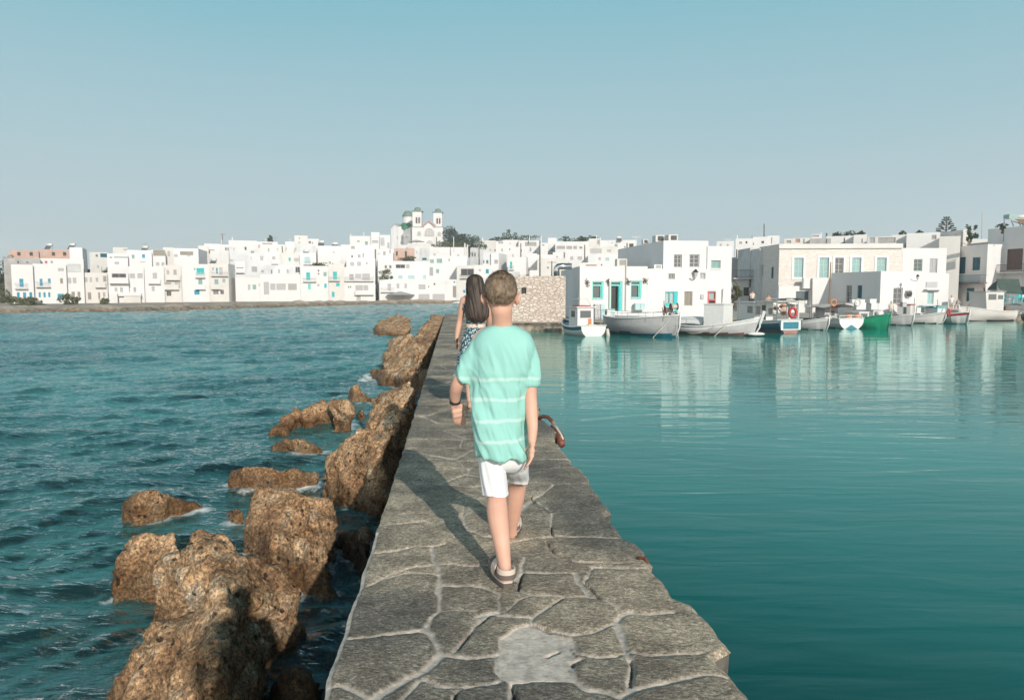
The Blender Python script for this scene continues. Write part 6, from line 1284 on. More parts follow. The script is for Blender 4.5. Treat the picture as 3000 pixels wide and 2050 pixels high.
# cafe furniture far right: turquoise chairs and tables
def chair(c,rot,lab,m):
    r=thing('cafe_chair',lab,'chair',c,'cafe chairs on the right quay'); ca,sa=math.cos(rot),math.sin(rot)
    T=lambda p: c+Vector((p.x*ca-p.y*sa,p.x*sa+p.y*ca,p.z)); b=MB(); b.box(-.21,.21,-.21,.21,.43,.47,T); b.build('seat',M[m],r); b=MB(); b.box(-.21,.21,.19,.22,.6,.95,T); b.build('backrest',M[m],r)
    for x in (-.18,.18):
        for y in (-.18,.2): b=MB(); b.box(x-.02,x+.02,y-.02,y+.018,0,.93 if y>0 else .428,T); b.build('leg',M[m],r)
labs=['leftmost turquoise cafe chair by the cream cabin boat','turquoise cafe chair under the green tarpaulin','pale aqua cafe chair right of the deck crate','pale aqua cafe chair nearest the right edge','turquoise cafe chair behind the dark hull','pale aqua cafe chair below the tarpaulin corner','turquoise cafe chair at the shaded wall','pale aqua cafe chair beside the teal-clothed table']
for i in range(8):
    px=2935+i*9; c=onZ(px,910,QZ+.55); c=Vector(((px-1500)/F*(80+i%3),80+(i%3)*1.2,.0)); chair(c,ru.uniform(0,6),labs[i],'T' if i in (0,1,4,6) else 'T3')
b=MB(); c=Vector((1465/F*79,79,0)); b.tube([c+Vector((0,0,.7)),c+Vector((0,0,.74))],.55,14); b.tube([c,c+Vector((0,0,.7))],.05,6); solo(b,'cafe_table',M['T'],'round turquoise cafe table among the chairs at the right edge','table')
for i,(k,x,y,w) in enumerate(((14,130,640,1),(14,520,640,1.0),(14,740,640,.8))):
    c=onY(*zz(k,x,y),76); b=MB(); b.box(c.x-.6*w,c.x+.6*w,c.y-.3,c.y+.3,c.z-.6,c.z+.1); b.box(c.x-.8*w,c.x+.8*w,c.y-.4,c.y+.4,c.z+.103,c.z+.16); solo(b,'outdoor_table',M[['G','T3','M'][i]],['dark grey table in front of the open shop door','pale aqua table before the aqua door','grey-green table right of the aqua door'][i],'table',group='tables before the low shops')
# ---------------- vegetation ----------------
def crown(mb,c,r,n,leaf,seed,squash=(1,1,1),clumps=14):
    g=np.random.default_rng(seed); cc=[]
    for i in range(clumps):
        d=g.normal(size=3); d/=np.linalg.norm(d); cc.append((d*g.uniform(.35,.95),g.uniform(.22,.42)))
    for i in range(n):
        q,rad=cc[g.integers(len(cc))]; d=g.normal(size=3); d/=np.linalg.norm(d); p=(q+d*rad*g.uniform(.5,1))*np.array(squash)*r
        a=g.normal(size=3); a/=np.linalg.norm(a); b_=np.cross(a,g.normal(size=3)); b_/=np.linalg.norm(b_); P=np.array(c)+p; s=leaf*g.uniform(.6,1.3)
        mb.face([P-a*s,P-b_*s*.45,P+a*s,P+b_*s*.45])
def tree(c,h,r,lab,m='leaf',n=1600,leaf=.25,seed=1,squash=(1,1,.8),trunk=.15,group=None,name='tree',cat='tree',clumps=14):
    c=Vector(c); root=thing(name,lab,cat,c,group); b=MB(); top=c+Vector((0,0,h))
    b.tube([c,c+Vector((.05*h,0,h*.5)),top],[trunk,trunk*.7,trunk*.3],7)
    for i in range(5): a_=i*1.3; b.tube([c+Vector((0,0,h*(.5+.08*i))),top+Vector((math.cos(a_)*r*.6,math.sin(a_)*r*.6,r*.2*(i%3-1)))],[trunk*.4,trunk*.12],5)
    b.build('trunk',M['trunk'],root); b=MB(); crown(b,top,r,n,leaf,seed,squash,clumps); b.build('crown',M[m],root); return root
def treepx(k,x,y,Y,r,h,lab,**kw): c=onY(*zz(k,x,y),Y); tree((c.x,c.y,c.z-h),h,r,lab,**kw)
M_=M
treepx(3,1800,520,230,5.2,5,'dark jagged pine tree right of the church',m='leaf3',seed=3,n=2200,group='pines by the church',clumps=18)
treepx(3,1880,560,226,5.0,4,'broad dark pine in the middle of the group by the church',m='leaf3',seed=4,n=2200,group='pines by the church')
treepx(3,1990,600,222,5.2,4,'dark pine sloping down at the right of the church group',m='leaf',seed=5,n=2200,group='pines by the church')
treepx(3,2045,650,216,4.2,4,'lowest dark pine beside the shady grey-white house',m='leaf',seed=6,n=1500,group='pines by the church')
treepx(3,1760,600,212,2.8,1,'yellow-green hedge bush on the retaining house terrace',m='leaf2',seed=7,n=900,squash=(2,.7,.45),name='bush',cat='bush')
treepx(3,885,1005,184,2.1,2,'round olive bush on the lower roof above the small railed balcony',m='leaf2',seed=8,n=800,leaf=.2,name='bush',cat='bush')
treepx(3,1210,780,199,1.6,1,'low plants on the roof below the pink house',m='leaf2',seed=9,n=500,squash=(2,.6,.5),name='bush',cat='bush')
treepx(2,2150,538,182,1.6,1,'trailing plants under the tiny turquoise-door balcony',m='leaf2',seed=10,n=400,squash=(1.9,.5,.5),name='bush',cat='bush')
treepx(2,1448,200,212,1.4,1.5,'small dark cypress poking above the skyline',m='leaf',seed=11,n=400,squash=(.7,.7,1),name='cypress')
for i,(x,y,r,sq,lab) in enumerate(((520,160,2.6,(1,1,.8),'bushy tree rising over the skyline house'),(320,195,2.4,(1.4,1,.5),'low dark shrub mass left of the bushy skyline tree'),(720,182,3,(1.8,1,.5),'long dark shrub row right of the bushy skyline tree'),(1390,205,2.6,(1.7,1,.6),'dark roof shrubs above the colonnade house'),(1528,180,1.8,(1,1,.5),'palm-like crown on a thin stem on the skyline'),(1640,172,1.5,(1.5,1,.4),'small dark shrub left of the pointed chimney'))):
    treepx(4,x,y,232,r,3,lab,m='leaf',seed=20+i,n=450,squash=sq,leaf=.3,name='tree',group='greenery on the town skyline')
treepx(1,40,590,150,4.2,4,'upper green tree left of the first house',m='leaf',seed=30,n=1800,squash=(1,1,1.1),group='trees at the far left')
treepx(1,105,850,148,3.0,3,'olive shrub tree left of the blue windows',m='leaf2',seed=31,n=1500,squash=(.9,.9,1),group='trees at the far left')
treepx(1,20,700,150,3.8,3,'lower green tree cut by the left edge',m='leaf',seed=32,n=1600,group='trees at the far left')
treepx(1,300,975,130,2.6,.6,'grey-green tamarisk hedge on the beach before the blue windows',m='leaf2',seed=33,n=1600,squash=(2,.6,.55),name='bush',cat='bush',group='bushes on the far beach')
treepx(1,950,945,135,1.8,.8,'round grey-green bush on the beach under the grey screen house',m='leaf2',seed=34,n=1000,squash=(1,.8,.85),name='bush',cat='bush',group='bushes on the far beach')
treepx(1,1435,945,140,1.0,.5,'tiny bush on the beach beside the porch',m='leaf2',seed=35,n=400,name='bush',cat='bush',group='bushes on the far beach')
treepx(1,1490,530,172,1.4,1,'vine shrub on the roof beside the pillar chimney',m='leaf2',seed=36,n=500,name='bush',cat='bush')
treepx(1,1240,530,171.5,1.5,.5,'bare brown vine along the roof edge',m='leaf2',seed=37,n=500,squash=(2.2,.4,.35),name='bush',cat='bush')
treepx(6,232,975,68,.95,1.3,'leafy green bush at the corner of the tall white front',m='leaf2',seed=38,n=1500,squash=(.8,.8,1),leaf=.09,name='bush',cat='bush')
for i,(x,y,r) in enumerate(((1545,222,.7),(1625,212,.8),(1740,200,.8),(1850,190,.6))): treepx(6,x,y,110,r,.8,['first','second','third','last'][i]+' dark roof shrub from the left above the stone townhouse',m='leaf',seed=40+i,n=260,squash=(1.4,1,.6),leaf=.14,name='bush',cat='bush',group='roof shrubs over the townhouse')
treepx(7,1275,345,96,1.1,1.2,'dark spiky plant on the cream skyline wall',m='leaf',seed=50,n=500,leaf=.16,squash=(.7,.7,1),name='bush',cat='bush'); treepx(7,1660,268,86,.6,.8,'small round potted plant on the right edge house',m='leaf',seed=51,n=300,leaf=.1,name='bush',cat='bush'); treepx(7,640,345,112,.6,.8,'tiny dark roof plant left of the norfolk pine',m='leaf',seed=52,n=200,leaf=.15,name='bush',cat='bush'); treepx(7,430,390,106,.8,.8,'dark twiggy plant above the end of the stone townhouse',m='leaf',seed=53,n=300,leaf=.15,squash=(.7,.7,1.2),name='bush',cat='bush')
# norfolk pine: layered star branches
c=onY(*zz(7,965,370),140); z1=onY(*zz(7,970,140),140).z; r=thing('norfolk_pine','tall sparse norfolk pine with layered branches on the right skyline','tree',c); b=MB(); b.tube([c-Vector((0,0,3)),Vector((c.x,c.y,z1))],[.25,.04],6); b.build('trunk',M['trunk'],r)
b=MB(); g=random.Random(8); fr=MB()
for t in range(7):
    zz_=c.z+.5+(z1-c.z-.8)*t/6.3; R_=1.75*(1-t/7.5)+.2
    for a_ in range(6):
        an=a_*1.05+t*.5; tip=Vector((c.x+R_*math.cos(an),c.y+R_*math.sin(an),zz_+.35*R_*.4)); o_=Vector((c.x,c.y,zz_)); b.tube([o_,tip],[.07,.03],4)
        for q in range(5): p=o_.lerp(tip,.55+.45*q/5); w=.26*(1-.3*q/12); fr.face([p+Vector((-w*.5,-w*.5,.05)),p+Vector((w*.5,-w*.4,.12)),p+Vector((w*.5,w*.5,.28)),p+Vector((-w*.4,w*.5,.2))])
b.build('branches',M['trunk'],r); fr.build('crown',M['leaf3'],r)
# parasols at the foot of the three-window house
for (k,x,y,Y,rr,lab) in ((3,1085,1222,183,3.6,'grey square parasol in front of the three-window house'),(3,1305,520,206,2.4,'pale parasol before the church porch')):
    c=onY(*zz(k,x,y),Y); r=thing('parasol',lab,'parasol',(c.x,c.y,c.z-2.6),'parasols'); b=MB(); b.tube([c-Vector((0,0,2.6)),c],.05,5); b.build('pole',M['wh'],r); b=MB()
    b.grid([[(c.x+q_*rr*math.cos(a_),c.y+q_*rr*math.sin(a_),c.z-q_*.75*rr/3) for a_ in np.linspace(0.3,2*math.pi+.3,8,endpoint=False)] for q_ in (0.01,.5,1)],closev=True); b.build('canopy',M['G' if k==3 and Y<190 else 'canvas'],r)
# ---------------- people ----------------
M['skin']=mat('skin',(.62,.37,.28),.55,(.56,.32,.24),8,spec=.35); M['skin2']=mat('skin_tanned',(.56,.34,.25),.55,(.50,.29,.21),8,spec=.35)
M['hairb']=mat('short_brown_hair',(.235,.17,.115),.65,(.085,.06,.04),60,.006,180,stretch=(1,1,.4)); M['hairl']=mat('long_brown_hair',(.060,.041,.030),.65,(.013,.009,.007),26,.008,60,stretch=(1,1,.12))
M['eye']=mat('eye_white',(.7,.7,.68),.2); M['shorts']=mat('white_cotton',(.68,.70,.71),.85,(.62,.64,.66),10,.004,25)
M['sole']=mat('sandal_sole',(.10,.085,.075),.7); M['strap']=mat('beige_strap',(.58,.50,.43),.7); M['strapd']=mat('brown_strap',(.13,.105,.09),.7)
def shirtmat():
    m=mat('aqua_tie_dye_cotton',(.27,.55,.50),.9,(.24,.51,.46),5,.004,30); n=m.node_tree.nodes;l=m.node_tree.links;b=n['Principled BSDF']; src=b.inputs['Base Color'].links[0].from_socket
    t=n.new('ShaderNodeTexCoord'); s=n.new('ShaderNodeSeparateXYZ'); l.new(t.outputs['Object'],s.inputs[0])
    z=n.new('ShaderNodeTexNoise'); z.inputs['Scale'].default_value=14; z.inputs['Detail'].default_value=5; l.new(t.outputs['Object'],z.inputs[0])
    a=n.new('ShaderNodeMath'); a.operation='MULTIPLY_ADD'; l.new(z.outputs[0],a.inputs[0]); a.inputs[1].default_value=.03; l.new(s.outputs[2],a.inputs[2]); acc=None
    for zc in SHIRT_Z:
        d=n.new('ShaderNodeMath'); d.operation='SUBTRACT'; l.new(a.outputs[0],d.inputs[0]); d.inputs[1].default_value=zc+.015
        e=n.new('ShaderNodeMath'); e.operation='ABSOLUTE'; l.new(d.outputs[0],e.inputs[0])
        r=n.new('ShaderNodeMapRange'); r.inputs[1].default_value=.004; r.inputs[2].default_value=.012; r.inputs[3].default_value=.5; r.inputs[4].default_value=0; l.new(e.outputs[0],r.inputs[0])
        if acc is None: acc=r.outputs[0]
        else: q=n.new('ShaderNodeMath'); q.operation='MAXIMUM'; l.new(acc,q.inputs[0]); l.new(r.outputs[0],q.inputs[1]); acc=q.outputs[0]
    x=n.new('ShaderNodeMix'); x.data_type='RGBA'; l.new(acc,x.inputs[0]); l.new(src,x.inputs[6]); x.inputs[7].default_value=(.56,.70,.67,1); l.new(x.outputs[2],b.inputs['Base Color']); return m
def dressmat():
    m=mat('navy_and_white_print',(.02,.07,.10),.85); n=m.node_tree.nodes;l=m.node_tree.links;b=n['Principled BSDF']; t=n.new('ShaderNodeTexCoord')
    v=n.new('ShaderNodeTexVoronoi'); v.inputs['Scale'].default_value=46; l.new(t.outputs['Object'],v.inputs['Vector']); z=n.new('ShaderNodeTexNoise'); z.inputs['Scale'].default_value=60; l.new(t.outputs['Object'],z.inputs['Vector'])
    a=n.new('ShaderNodeMath'); a.operation='ADD'; l.new(v.outputs['Distance'],a.inputs[0]); l.new(z.outputs[0],a.inputs[1]); r=n.new('ShaderNodeMapRange'); r.inputs[1].default_value=.88; r.inputs[2].default_value=.98; l.new(a.outputs[0],r.inputs[0])
    x=n.new('ShaderNodeMix'); x.data_type='RGBA'; l.new(r.outputs[0],x.inputs[0]); x.inputs[6].default_value=(.42,.55,.58,1); x.inputs[7].default_value=(.015,.06,.085,1); l.new(x.outputs[2],b.inputs['Base Color']); return m
def cat_(pts, k=5):
    pts=[np.array(p,float) for p in pts]; out=[]
    P=[2*pts[0]-pts[1]]+pts+[2*pts[-1]-pts[-2]]
    for i in range(1,len(P)-2):
        for j in range(k):
            t=j/k; a,b,c,d=P[i-1],P[i],P[i+1],P[i+2]; out.append(.5*((2*b)+(c-a)*t+(2*a-5*b+4*c-d)*t*t+(3*b-a-3*c+d)*t**3))
    out.append(pts[-1]); return out
def limb(mb, pts, rad, n=14, flat=None):
    q=cat_([(*p,r) for p,r in zip(pts,rad)]); P=[Vector(a[:3]) for a in q]; R=[max(.002,a[3]) for a in q]; mb.tube(P,R,n); mb.ball(P[0],R[0],n,8); mb.ball(P[-1],R[-1],n,8)
def body(name, mb, vox, mats, parent, it=6):
    me=bpy.data.meshes.new('b'); me.from_pydata(mb.v,[],mb.f)
    me=baked(me,[('REMESH',dict(mode='VOXEL',voxel_size=vox)),('SMOOTH',dict(factor=.5,iterations=it))])
    me.transform(Matrix.Translation(-parent.location)); me.polygons.foreach_set('use_smooth',[True]*len(me.polygons)); me.materials.clear(); me.materials.append(mats); me.name=name
    o=bpy.data.objects.new(name,me); COL.objects.link(o); o.parent=parent; return o
def hand(mb, w, d, side, palmn, L=.155, curl=.5):
    """w wrist, d direction to fingertips, side = towards the thumb, palmn = normal out of the palm"""
    d=d.normalized(); s=(side-d*side.dot(d)).normalized(); nn=(palmn-d*palmn.dot(d)-s*palmn.dot(s)).normalized(); 
    for t,rr in ((.12,.021),(.3,.024),(.45,.022)):
        for o_ in (-.6,0,.6): mb.ball(w+d*L*t+s*o_*.026,(rr*.72,)*3,10,7)
    for i,(off,ln) in enumerate(((.027,.38),(.010,.43),(-.008,.40),(-.025,.31))):
        a=w+d*L*.48+s*off; c1=.25*curl+.06*i; p1=a+(d+nn*c1).normalized()*L*ln*.45; p2=p1+(d+nn*(c1+.5*curl)).normalized()*L*ln*.32; p3=p2+(d+nn*(c1+1.0*curl)).normalized()*L*ln*.26
        limb(mb,[a,p1,p2,p3],[.0085,.008,.0072,.006],8)
    a=w+d*L*.12+s*.02; limb(mb,[a,a+s*.022+d*.02+nn*.006,a+s*.03+d*.045+nn*.016,a+s*.026+d*.065+nn*.022],[.013,.0105,.009,.007],8)
def head(mb, c, up, fwd, s, ears=True):
    """c = centre of the skull; s = head height"""
    up=up.normalized(); fwd=(fwd-up*fwd.dot(up)).normalized(); rt=fwd.cross(up)
    W_=lambda r,f,u: c+rt*r*s+fwd*f*s+up*u*s
    def eb(p,a,b,d_):
        n=len(mb.v); mb.ball((0,0,0),1,16,12)
        for i in range(n,len(mb.v)): v=mb.v[i]; mb.v[i]=tuple(W_(p[0]+v[0]*a,p[1]+v[1]*b,p[2]+v[2]*d_))
    eb((0,-.03,.10),.345,.42,.385); eb((0,.04,-.08),.30,.35,.34); eb((0,.16,-.30),.19,.20,.17); eb((0,.14,-.12),.26,.28,.28)
    eb((0,.41,-.06),.045,.07,.09); eb((0,.445,-.11),.055,.05,.04)          # nose
    eb((0,.36,-.235),.085,.045,.022); eb((0,.355,-.265),.075,.045,.024)    # lips
    for q in (-1,1):
        eb((q*.13,.33,.035),.10,.06,.035); eb((q*.17,.27,-.13),.09,.08,.08)
        if ears: eb((q*.375,-.02,-.07),.045,.075,.135); eb((q*.425,-.055,-.04),.03,.05,.11); eb((q*.36,.0,-.16),.03,.05,.06)
    return W_
# ---------- the boy ----------
B=lambda x,y,Y: onY(x,y,Y)
boy=thing('person','boy in an aqua tie-dyed T-shirt, white shorts and brown sandals walking away','person',(-.08,3.75,0))
mb=MB()
limb(mb,[B(1466,1335,3.80),B(1466,1260,3.78),B(1470,1160,3.76),B(1472,1050,3.75),B(1472,985,3.74)],[.075,.072,.072,.07,.058])
limb(mb,[B(1436,1008,3.75),B(1472,995,3.74),B(1516,1008,3.75)],[.042,.055,.042])
limb(mb,[B(1472,985,3.74),B(1471,945,3.72),B(1469,905,3.69)],[.062,.052,.055])
limb(mb,[B(1472,985,3.745),B(1425,978,3.75),B(1400,995,3.75)],[.05,.038,.034]); limb(mb,[B(1472,985,3.745),B(1522,990,3.75),B(1545,1010,3.75)],[.05,.036,.034])
hc_=B(1467,868,3.70); Wh=head(mb,hc_,Vector((0,-.03,1)),Vector((.03,1,0)),.222)
# left arm: upper arm out, forearm forward
limb(mb,[B(1402,1012,3.75),B(1368,1065,3.74),B(1342,1122,3.76),B(1334,1150,3.80),B(1334,1182,3.84)],[.032,.034,.033,.031,.022])
hand(mb,B(1334,1180,3.84),B(1343,1222,3.86)-B(1334,1182,3.84),Vector((1,.2,0)),Vector((.2,.6,.3)),.155,.25)
# right arm hanging
limb(mb,[B(1546,1015,3.75),B(1555,1080,3.76),B(1553,1150,3.75),B(1556,1200,3.73),B(1560,1250,3.70),B(1559,1292,3.68)],[.032,.036,.035,.034,.028,.021])
hand(mb,B(1559,1290,3.68),B(1551,1372,3.66)-B(1559,1290,3.68),Vector((-.25,1,0)),Vector((-1,-.2,.1)),.165,.5)
# legs
limb(mb,[B(1442,1335,3.80),B(1448,1395,3.74),B(1455,1450,3.69),B(1457,1500,3.63),B(1470,1590,3.56),B(1480,1665,3.50),B(1483,1700,3.475)],[.062,.060,.050,.054,.042,.030,.032])
limb(mb,[B(1500,1340,3.82),B(1515,1380,3.95),B(1516,1412,4.05),B(1509,1460,4.10),B(1503,1510,4.14),B(1500,1545,4.17),B(1500,1562,4.19)],[.045,.050,.050,.052,.042,.030,.031])
def foot(mb,ank,toe,heel):
    limb(mb,[heel,heel.lerp(toe,.35)+Vector((0,0,.006)),heel.lerp(toe,.7),toe],[.030,.032,.034,.022]); limb(mb,[ank,heel.lerp(toe,.3)+Vector((0,0,.02))],[.032,.034])
    d=(toe-heel).normalized(); s=d.cross(Vector((0,0,1)))
    for i in range(5): a=toe+s*(-.028+.014*i); limb(mb,[a,a+d*(.03-.004*abs(i-1))],[.011,.009],8)
    return d,s
hl=Vector((B(1484,1718,3.47).x,3.47,.043)); tl=Vector((hl.x-.055,3.66,.042)); foot(mb,B(1483,1700,3.475),tl,hl)
hr=Vector((B(1500,1580,4.19).x,4.20,.043)); tr_=Vector((hr.x+.02,4.40,.042)); foot(mb,B(1500,1562,4.19),tr_,hr)
body('body',mb,.0055,M['skin'],boy,5)
for q in (-1,1):
    b=MB(); b.ball(Wh(q*.13,.345,0),.0105,10,8); b.build('eye',M['eye'],boy,True)
# hair: cap that ends at the nape, with short strands
def haircap(name,W_,m,parent,low_back,seed,strands,amp=.010,n=(64,40),ln=.016,side=.0):
    b=MB(); nu,nv=n; P=[]
    for i in range(nv+1):
        row=[]
        for j in range(nu):
            ph=2*math.pi*j/nu; back=-math.sin(ph)      # 1 at the back
            lim=math.radians(62+ (58+low_back)*max(0,min(1,(back+.35)/1.1))**.7)
            th=lim*i/nv; x=math.sin(th)*math.cos(ph); y=math.sin(th)*math.sin(ph); z=math.cos(th)
            lo=max(0,-z); P_=W_(x*(.368-.085*lo),-.035+y*(.455 if y<0 else .43)*(1-.10*lo),.10+z*.425)
            row.append(P_)
        P.append(row)
    A=np.array([[tuple(p) for p in r] for r in P]); c=A.mean((0,1)); nn=A-c; nn/=np.linalg.norm(nn,axis=2,keepdims=True)
    A=A+nn*(.005+fbm(A*55,4,seed)*amp*.8+fbm(A*18,2,seed+1)*amp*.7)[...,None]; A[-1]=A[-1]-nn[-1]*.012
    b.grid(A[::-1],closev=True); g=np.random.default_rng(seed)
    for k in range(strands):
        i=g.integers(2,nv-1); j=g.integers(0,nu); p=Vector(A[i,j]); q=Vector(nn[i,j]); t=Vector((0,0,-1)); t=(t-q*t.dot(q)); t=t.normalized() if t.length>.1 else Vector((0,1,0)); t=(t+Vector(g.normal(size=3))*.35).normalized()
        w=t.cross(q)*.0016; e=p+t*ln*g.uniform(.6,1.3)+q*ln*.38; b.face([p-w,p+w,e])
    return b.build(name,M[m],parent,True)
haircap('hair',Wh,'hairb',boy,6,3,4200)
# shirt
SHIRT_Z=[B(1455,y,3.66).z for y in (1112,1172,1233,1292)]; SHIRT_Z=[z for z in SHIRT_Z]
M['shirt']=shirtmat(); M['dress']=dressmat()
rings=[(953,1436,1510,.048,3.725),(960,1421,1524,.065,3.73),(972,1402,1545,.085,3.74),(990,1390,1560,.105,3.75),(1020,1381,1566,.122,3.755),(1060,1381,1560,.128,3.755),(1105,1381,1545,.130,3.755),(1150,1378,1542,.130,3.76),(1200,1380,1542,.132,3.765),(1250,1385,1543,.136,3.77),(1300,1391,1544,.142,3.775),(1331,1395,1544,.147,3.78)]
def loft(rings,nu,name,m,parent,fold,seed,thick=.004,sq=2.4,tilt=0,hemwave=0):
    R_=cat_([r for r in rings],6); G=[]
    for i,(py,xl,xr,dp,Yc) in enumerate(R_):
        a=onY(xl,py,Yc); c=onY(xr,py,Yc); cx=(a.x+c.x)/2; hw=(c.x-a.x)/2; row=[]
        for j in range(nu):
            ph=2*math.pi*j/nu; cs,sn=math.cos(ph),math.sin(ph); r=(abs(cs)**sq+abs(sn)**sq)**(-1/sq); row.append((cx+hw*r*cs,Yc+dp*r*sn,a.z+tilt*cs*(i/len(R_))))
        G.append(row)
    A=np.array(G); c=A.mean(1,keepdims=True); nn=A-c; nn[...,2]=0; nn/=np.linalg.norm(nn,axis=2,keepdims=True)+1e-9
    k=np.linspace(0,1,len(A))[:,None]; u=np.arctan2(A[...,1]-c[...,1],A[...,0]-c[...,0]); q=np.stack([np.cos(u)*2.2+A[...,2]*1.8,np.sin(u)*2.2,A[...,2]*1.6+np.cos(u)*.8],-1)
    f=fbm(q*1.5,3,seed); rid=(1-np.abs(f)*2.2); A=A+nn*((rid-.5)*fold*np.minimum(k*3,1)*(.6+.8*k)+fbm(A*22,2,seed+2)*fold*.15)[...,None]
    if hemwave: A[...,2]+= hemwave*np.sin(u*3+1)*k**4
    inner=A-nn*thick; b=MB(); b.grid(A,closev=True); b.grid(inner[:,::-1],closev=True); b.grid(np.stack([A[-1],inner[-1]]),closev=True); b.grid(np.stack([inner[0],A[0]]),closev=True)
    return b.build(name,M[m],parent,True)
def solidshirt():
    mb=MB(); R_=cat_([r for r in rings],5); G=[]
    for (py,xl,xr,dp,Yc) in R_:
        a=onY(xl,py,Yc); c=onY(xr,py,Yc); cx=(a.x+c.x)/2; hw=(c.x-a.x)/2; row=[]
        for j in range(48):
            ph=2*math.pi*j/48; cs,sn=math.cos(ph),math.sin(ph); r=(abs(cs)**2.4+abs(sn)**2.4)**(-1/2.4); row.append((cx+hw*r*cs,Yc+dp*r*sn,a.z-.012*cs*(py>1250)))
        G.append(row)
    mb.grid(G,closev=True); mb.face(G[0]); mb.face(G[-1][::-1])
    mb.tube(cat_([B(1445,995,3.75),B(1410,1003,3.75),B(1386,1046,3.745),B(1360,1090,3.75),B(1347,1114,3.755)],4),[.048+.0003*i for i in range(17)],20)
    mb.tube(cat_([B(1500,996,3.75),B(1535,1003,3.75),B(1551,1050,3.755),B(1553,1100,3.755),B(1553,1127,3.755)],4),[.050-.0006*i for i in range(17)],20)
    me=bpy.data.meshes.new('shirt'); me.from_pydata([tuple(v) for v in mb.v],[],mb.f)
    me=baked(me,[('REMESH',dict(mode='VOXEL',voxel_size=.006)),('SMOOTH',dict(factor=.5,iterations=6))]); n=len(me.vertices); co=np.empty(n*3,np.float32); me.vertices.foreach_get('co',co); co=co.reshape(-1,3).astype(float); nr=np.empty(n*3,np.float32); me.vertices.foreach_get('normal',nr); nr=nr.reshape(-1,3)
    q=np.stack([co[:,0]*9+co[:,2]*3.2,co[:,1]*5,co[:,2]*2.6],-1); f=1-np.abs(fbm(q,3,41))*2.4; f2=1-np.abs(fbm(q*2.1+5,2,44))*2.2
    k=np.clip((B(0,975,3.75).z-co[:,2])/.25,0,1); co+=nr*(np.maximum(f-.62,-.6)*.036*k+(f2-.5)*.009*k)[:,None]; me.vertices.foreach_set('co',co.astype(np.float32).reshape(-1))
    me.transform(Matrix.Translation(-boy.location)); me.polygons.foreach_set('use_smooth',[True]*len(me.polygons)); me.materials.clear(); me.materials.append(M['shirt']); me.name='shirt'; o=bpy.data.objects.new('shirt',me); COL.objects.link(o); o.parent=boy
solidshirt()
# shorts
loft([(1290,1402,1540,.10,3.79),(1330,1402,1543,.11,3.80),(1358,1404,1546,.10,3.81),(1374,1412,1540,.07,3.82)],48,'shorts_seat','shorts',boy,.006,12)
def leg_(rings,seed,nm='shorts_leg'): return loft(rings,40,nm,'shorts',boy,.010,seed,hemwave=.004)
leg_([(1318,1399,1474,.085,3.79),(1350,1402,1478,.090,3.77),(1400,1409,1484,.088,3.74),(1430,1414,1488,.084,3.72),(1443,1416,1491,.084,3.71)],13)
leg_([(1322,1462,1545,.10,3.81),(1350,1466,1547,.11,3.86),(1378,1476,1548,.105,3.92),(1398,1490,1548,.084,3.99),(1408,1492,1548,.082,4.01)],14)
# wristband
w_=B(1333,1176,3.835); b=MB(); b.tube([w_+Vector((0,-.002,.009)),w_+Vector((0,.002,-.009))],.029,18); b.build('wristband',M['rubber'],boy,True)
# sandals
def sandal(heel,toe,ang):
    d=(toe-heel); d.z=0; d.normalize(); s=Vector((d.y,-d.x,0)); L_=.255; c=heel-d*.035; b=MB(); out=[]
    for i in range(28):
        t=i/14*math.pi; u=(1-math.cos(t))/2; w=.036+.010*math.sin(u*math.pi*.9) if 0<u<1 else .02; w*= (abs(math.sin(t))**.35) ; out.append((u,w if i<=14 else -w))
    lo=[c+d*L_*u+s*w for u,w in out]; 
    def slab(z0,z1,m,nm,gr=1.0):
        b=MB(); cc=c+d*L_/2; A=[[tuple(cc+(p-cc)*gr*Vector((1,1,0)).length/math.sqrt(2)+Vector((0,0,z-p.z))) for p in lo] for z in (z0,z1)]; b.grid(A[::-1],closev=True); b.face([a for a in A[1]]); b.face([a for a in A[0][::-1]]); return b.build(nm,M[m],root_s)
    sl_=slab(.001,.020,'sole','sole'); slab(.0205,.028,'strap','footbed',.96)
    for (u0,z0,z1,m,rr,nm,back) in ((.03,.062,.088,'strap',.044,'heel_strap',1),(.03,.040,.063,'strapd',.046,'heel_strap',1),(.62,.03,.07,'strapd',.046,'toe_strap',0),(.42,.05,.085,'strap',.045,'instep_strap',0)):
        b=MB(); A=[]
        for z in (z0,z1):
            row=[]
            for a in (np.linspace(-1.9,1.9,18) if back else np.linspace(-1.5,1.5,14)):
                if back: p=c+d*(L_*.16)-d*math.cos(a)*rr+s*math.sin(a)*rr*.95+Vector((0,0,z-c.z)); 
                else: k=.5 if z==z0 else .0; p=c+d*(L_*u0+ (z-z0)*.9)+s*math.sin(a)*rr+Vector((0,0,.028+math.cos(a)*(z1-.028+.012)-c.z)); p+=d*(.0 if z==z0 else .028)
                row.append(p)
            A.append(row)
        b.grid([[tuple(p) for p in r] for r in A]); o=b.build(nm,M[m],root_s); md=o.modifiers.new('Solidify','SOLIDIFY'); md.thickness=.005; md.offset=0
root_s=boy
sandal(hl+Vector((0,0,-.0)),tl,0); sandal(hr,tr_,0)
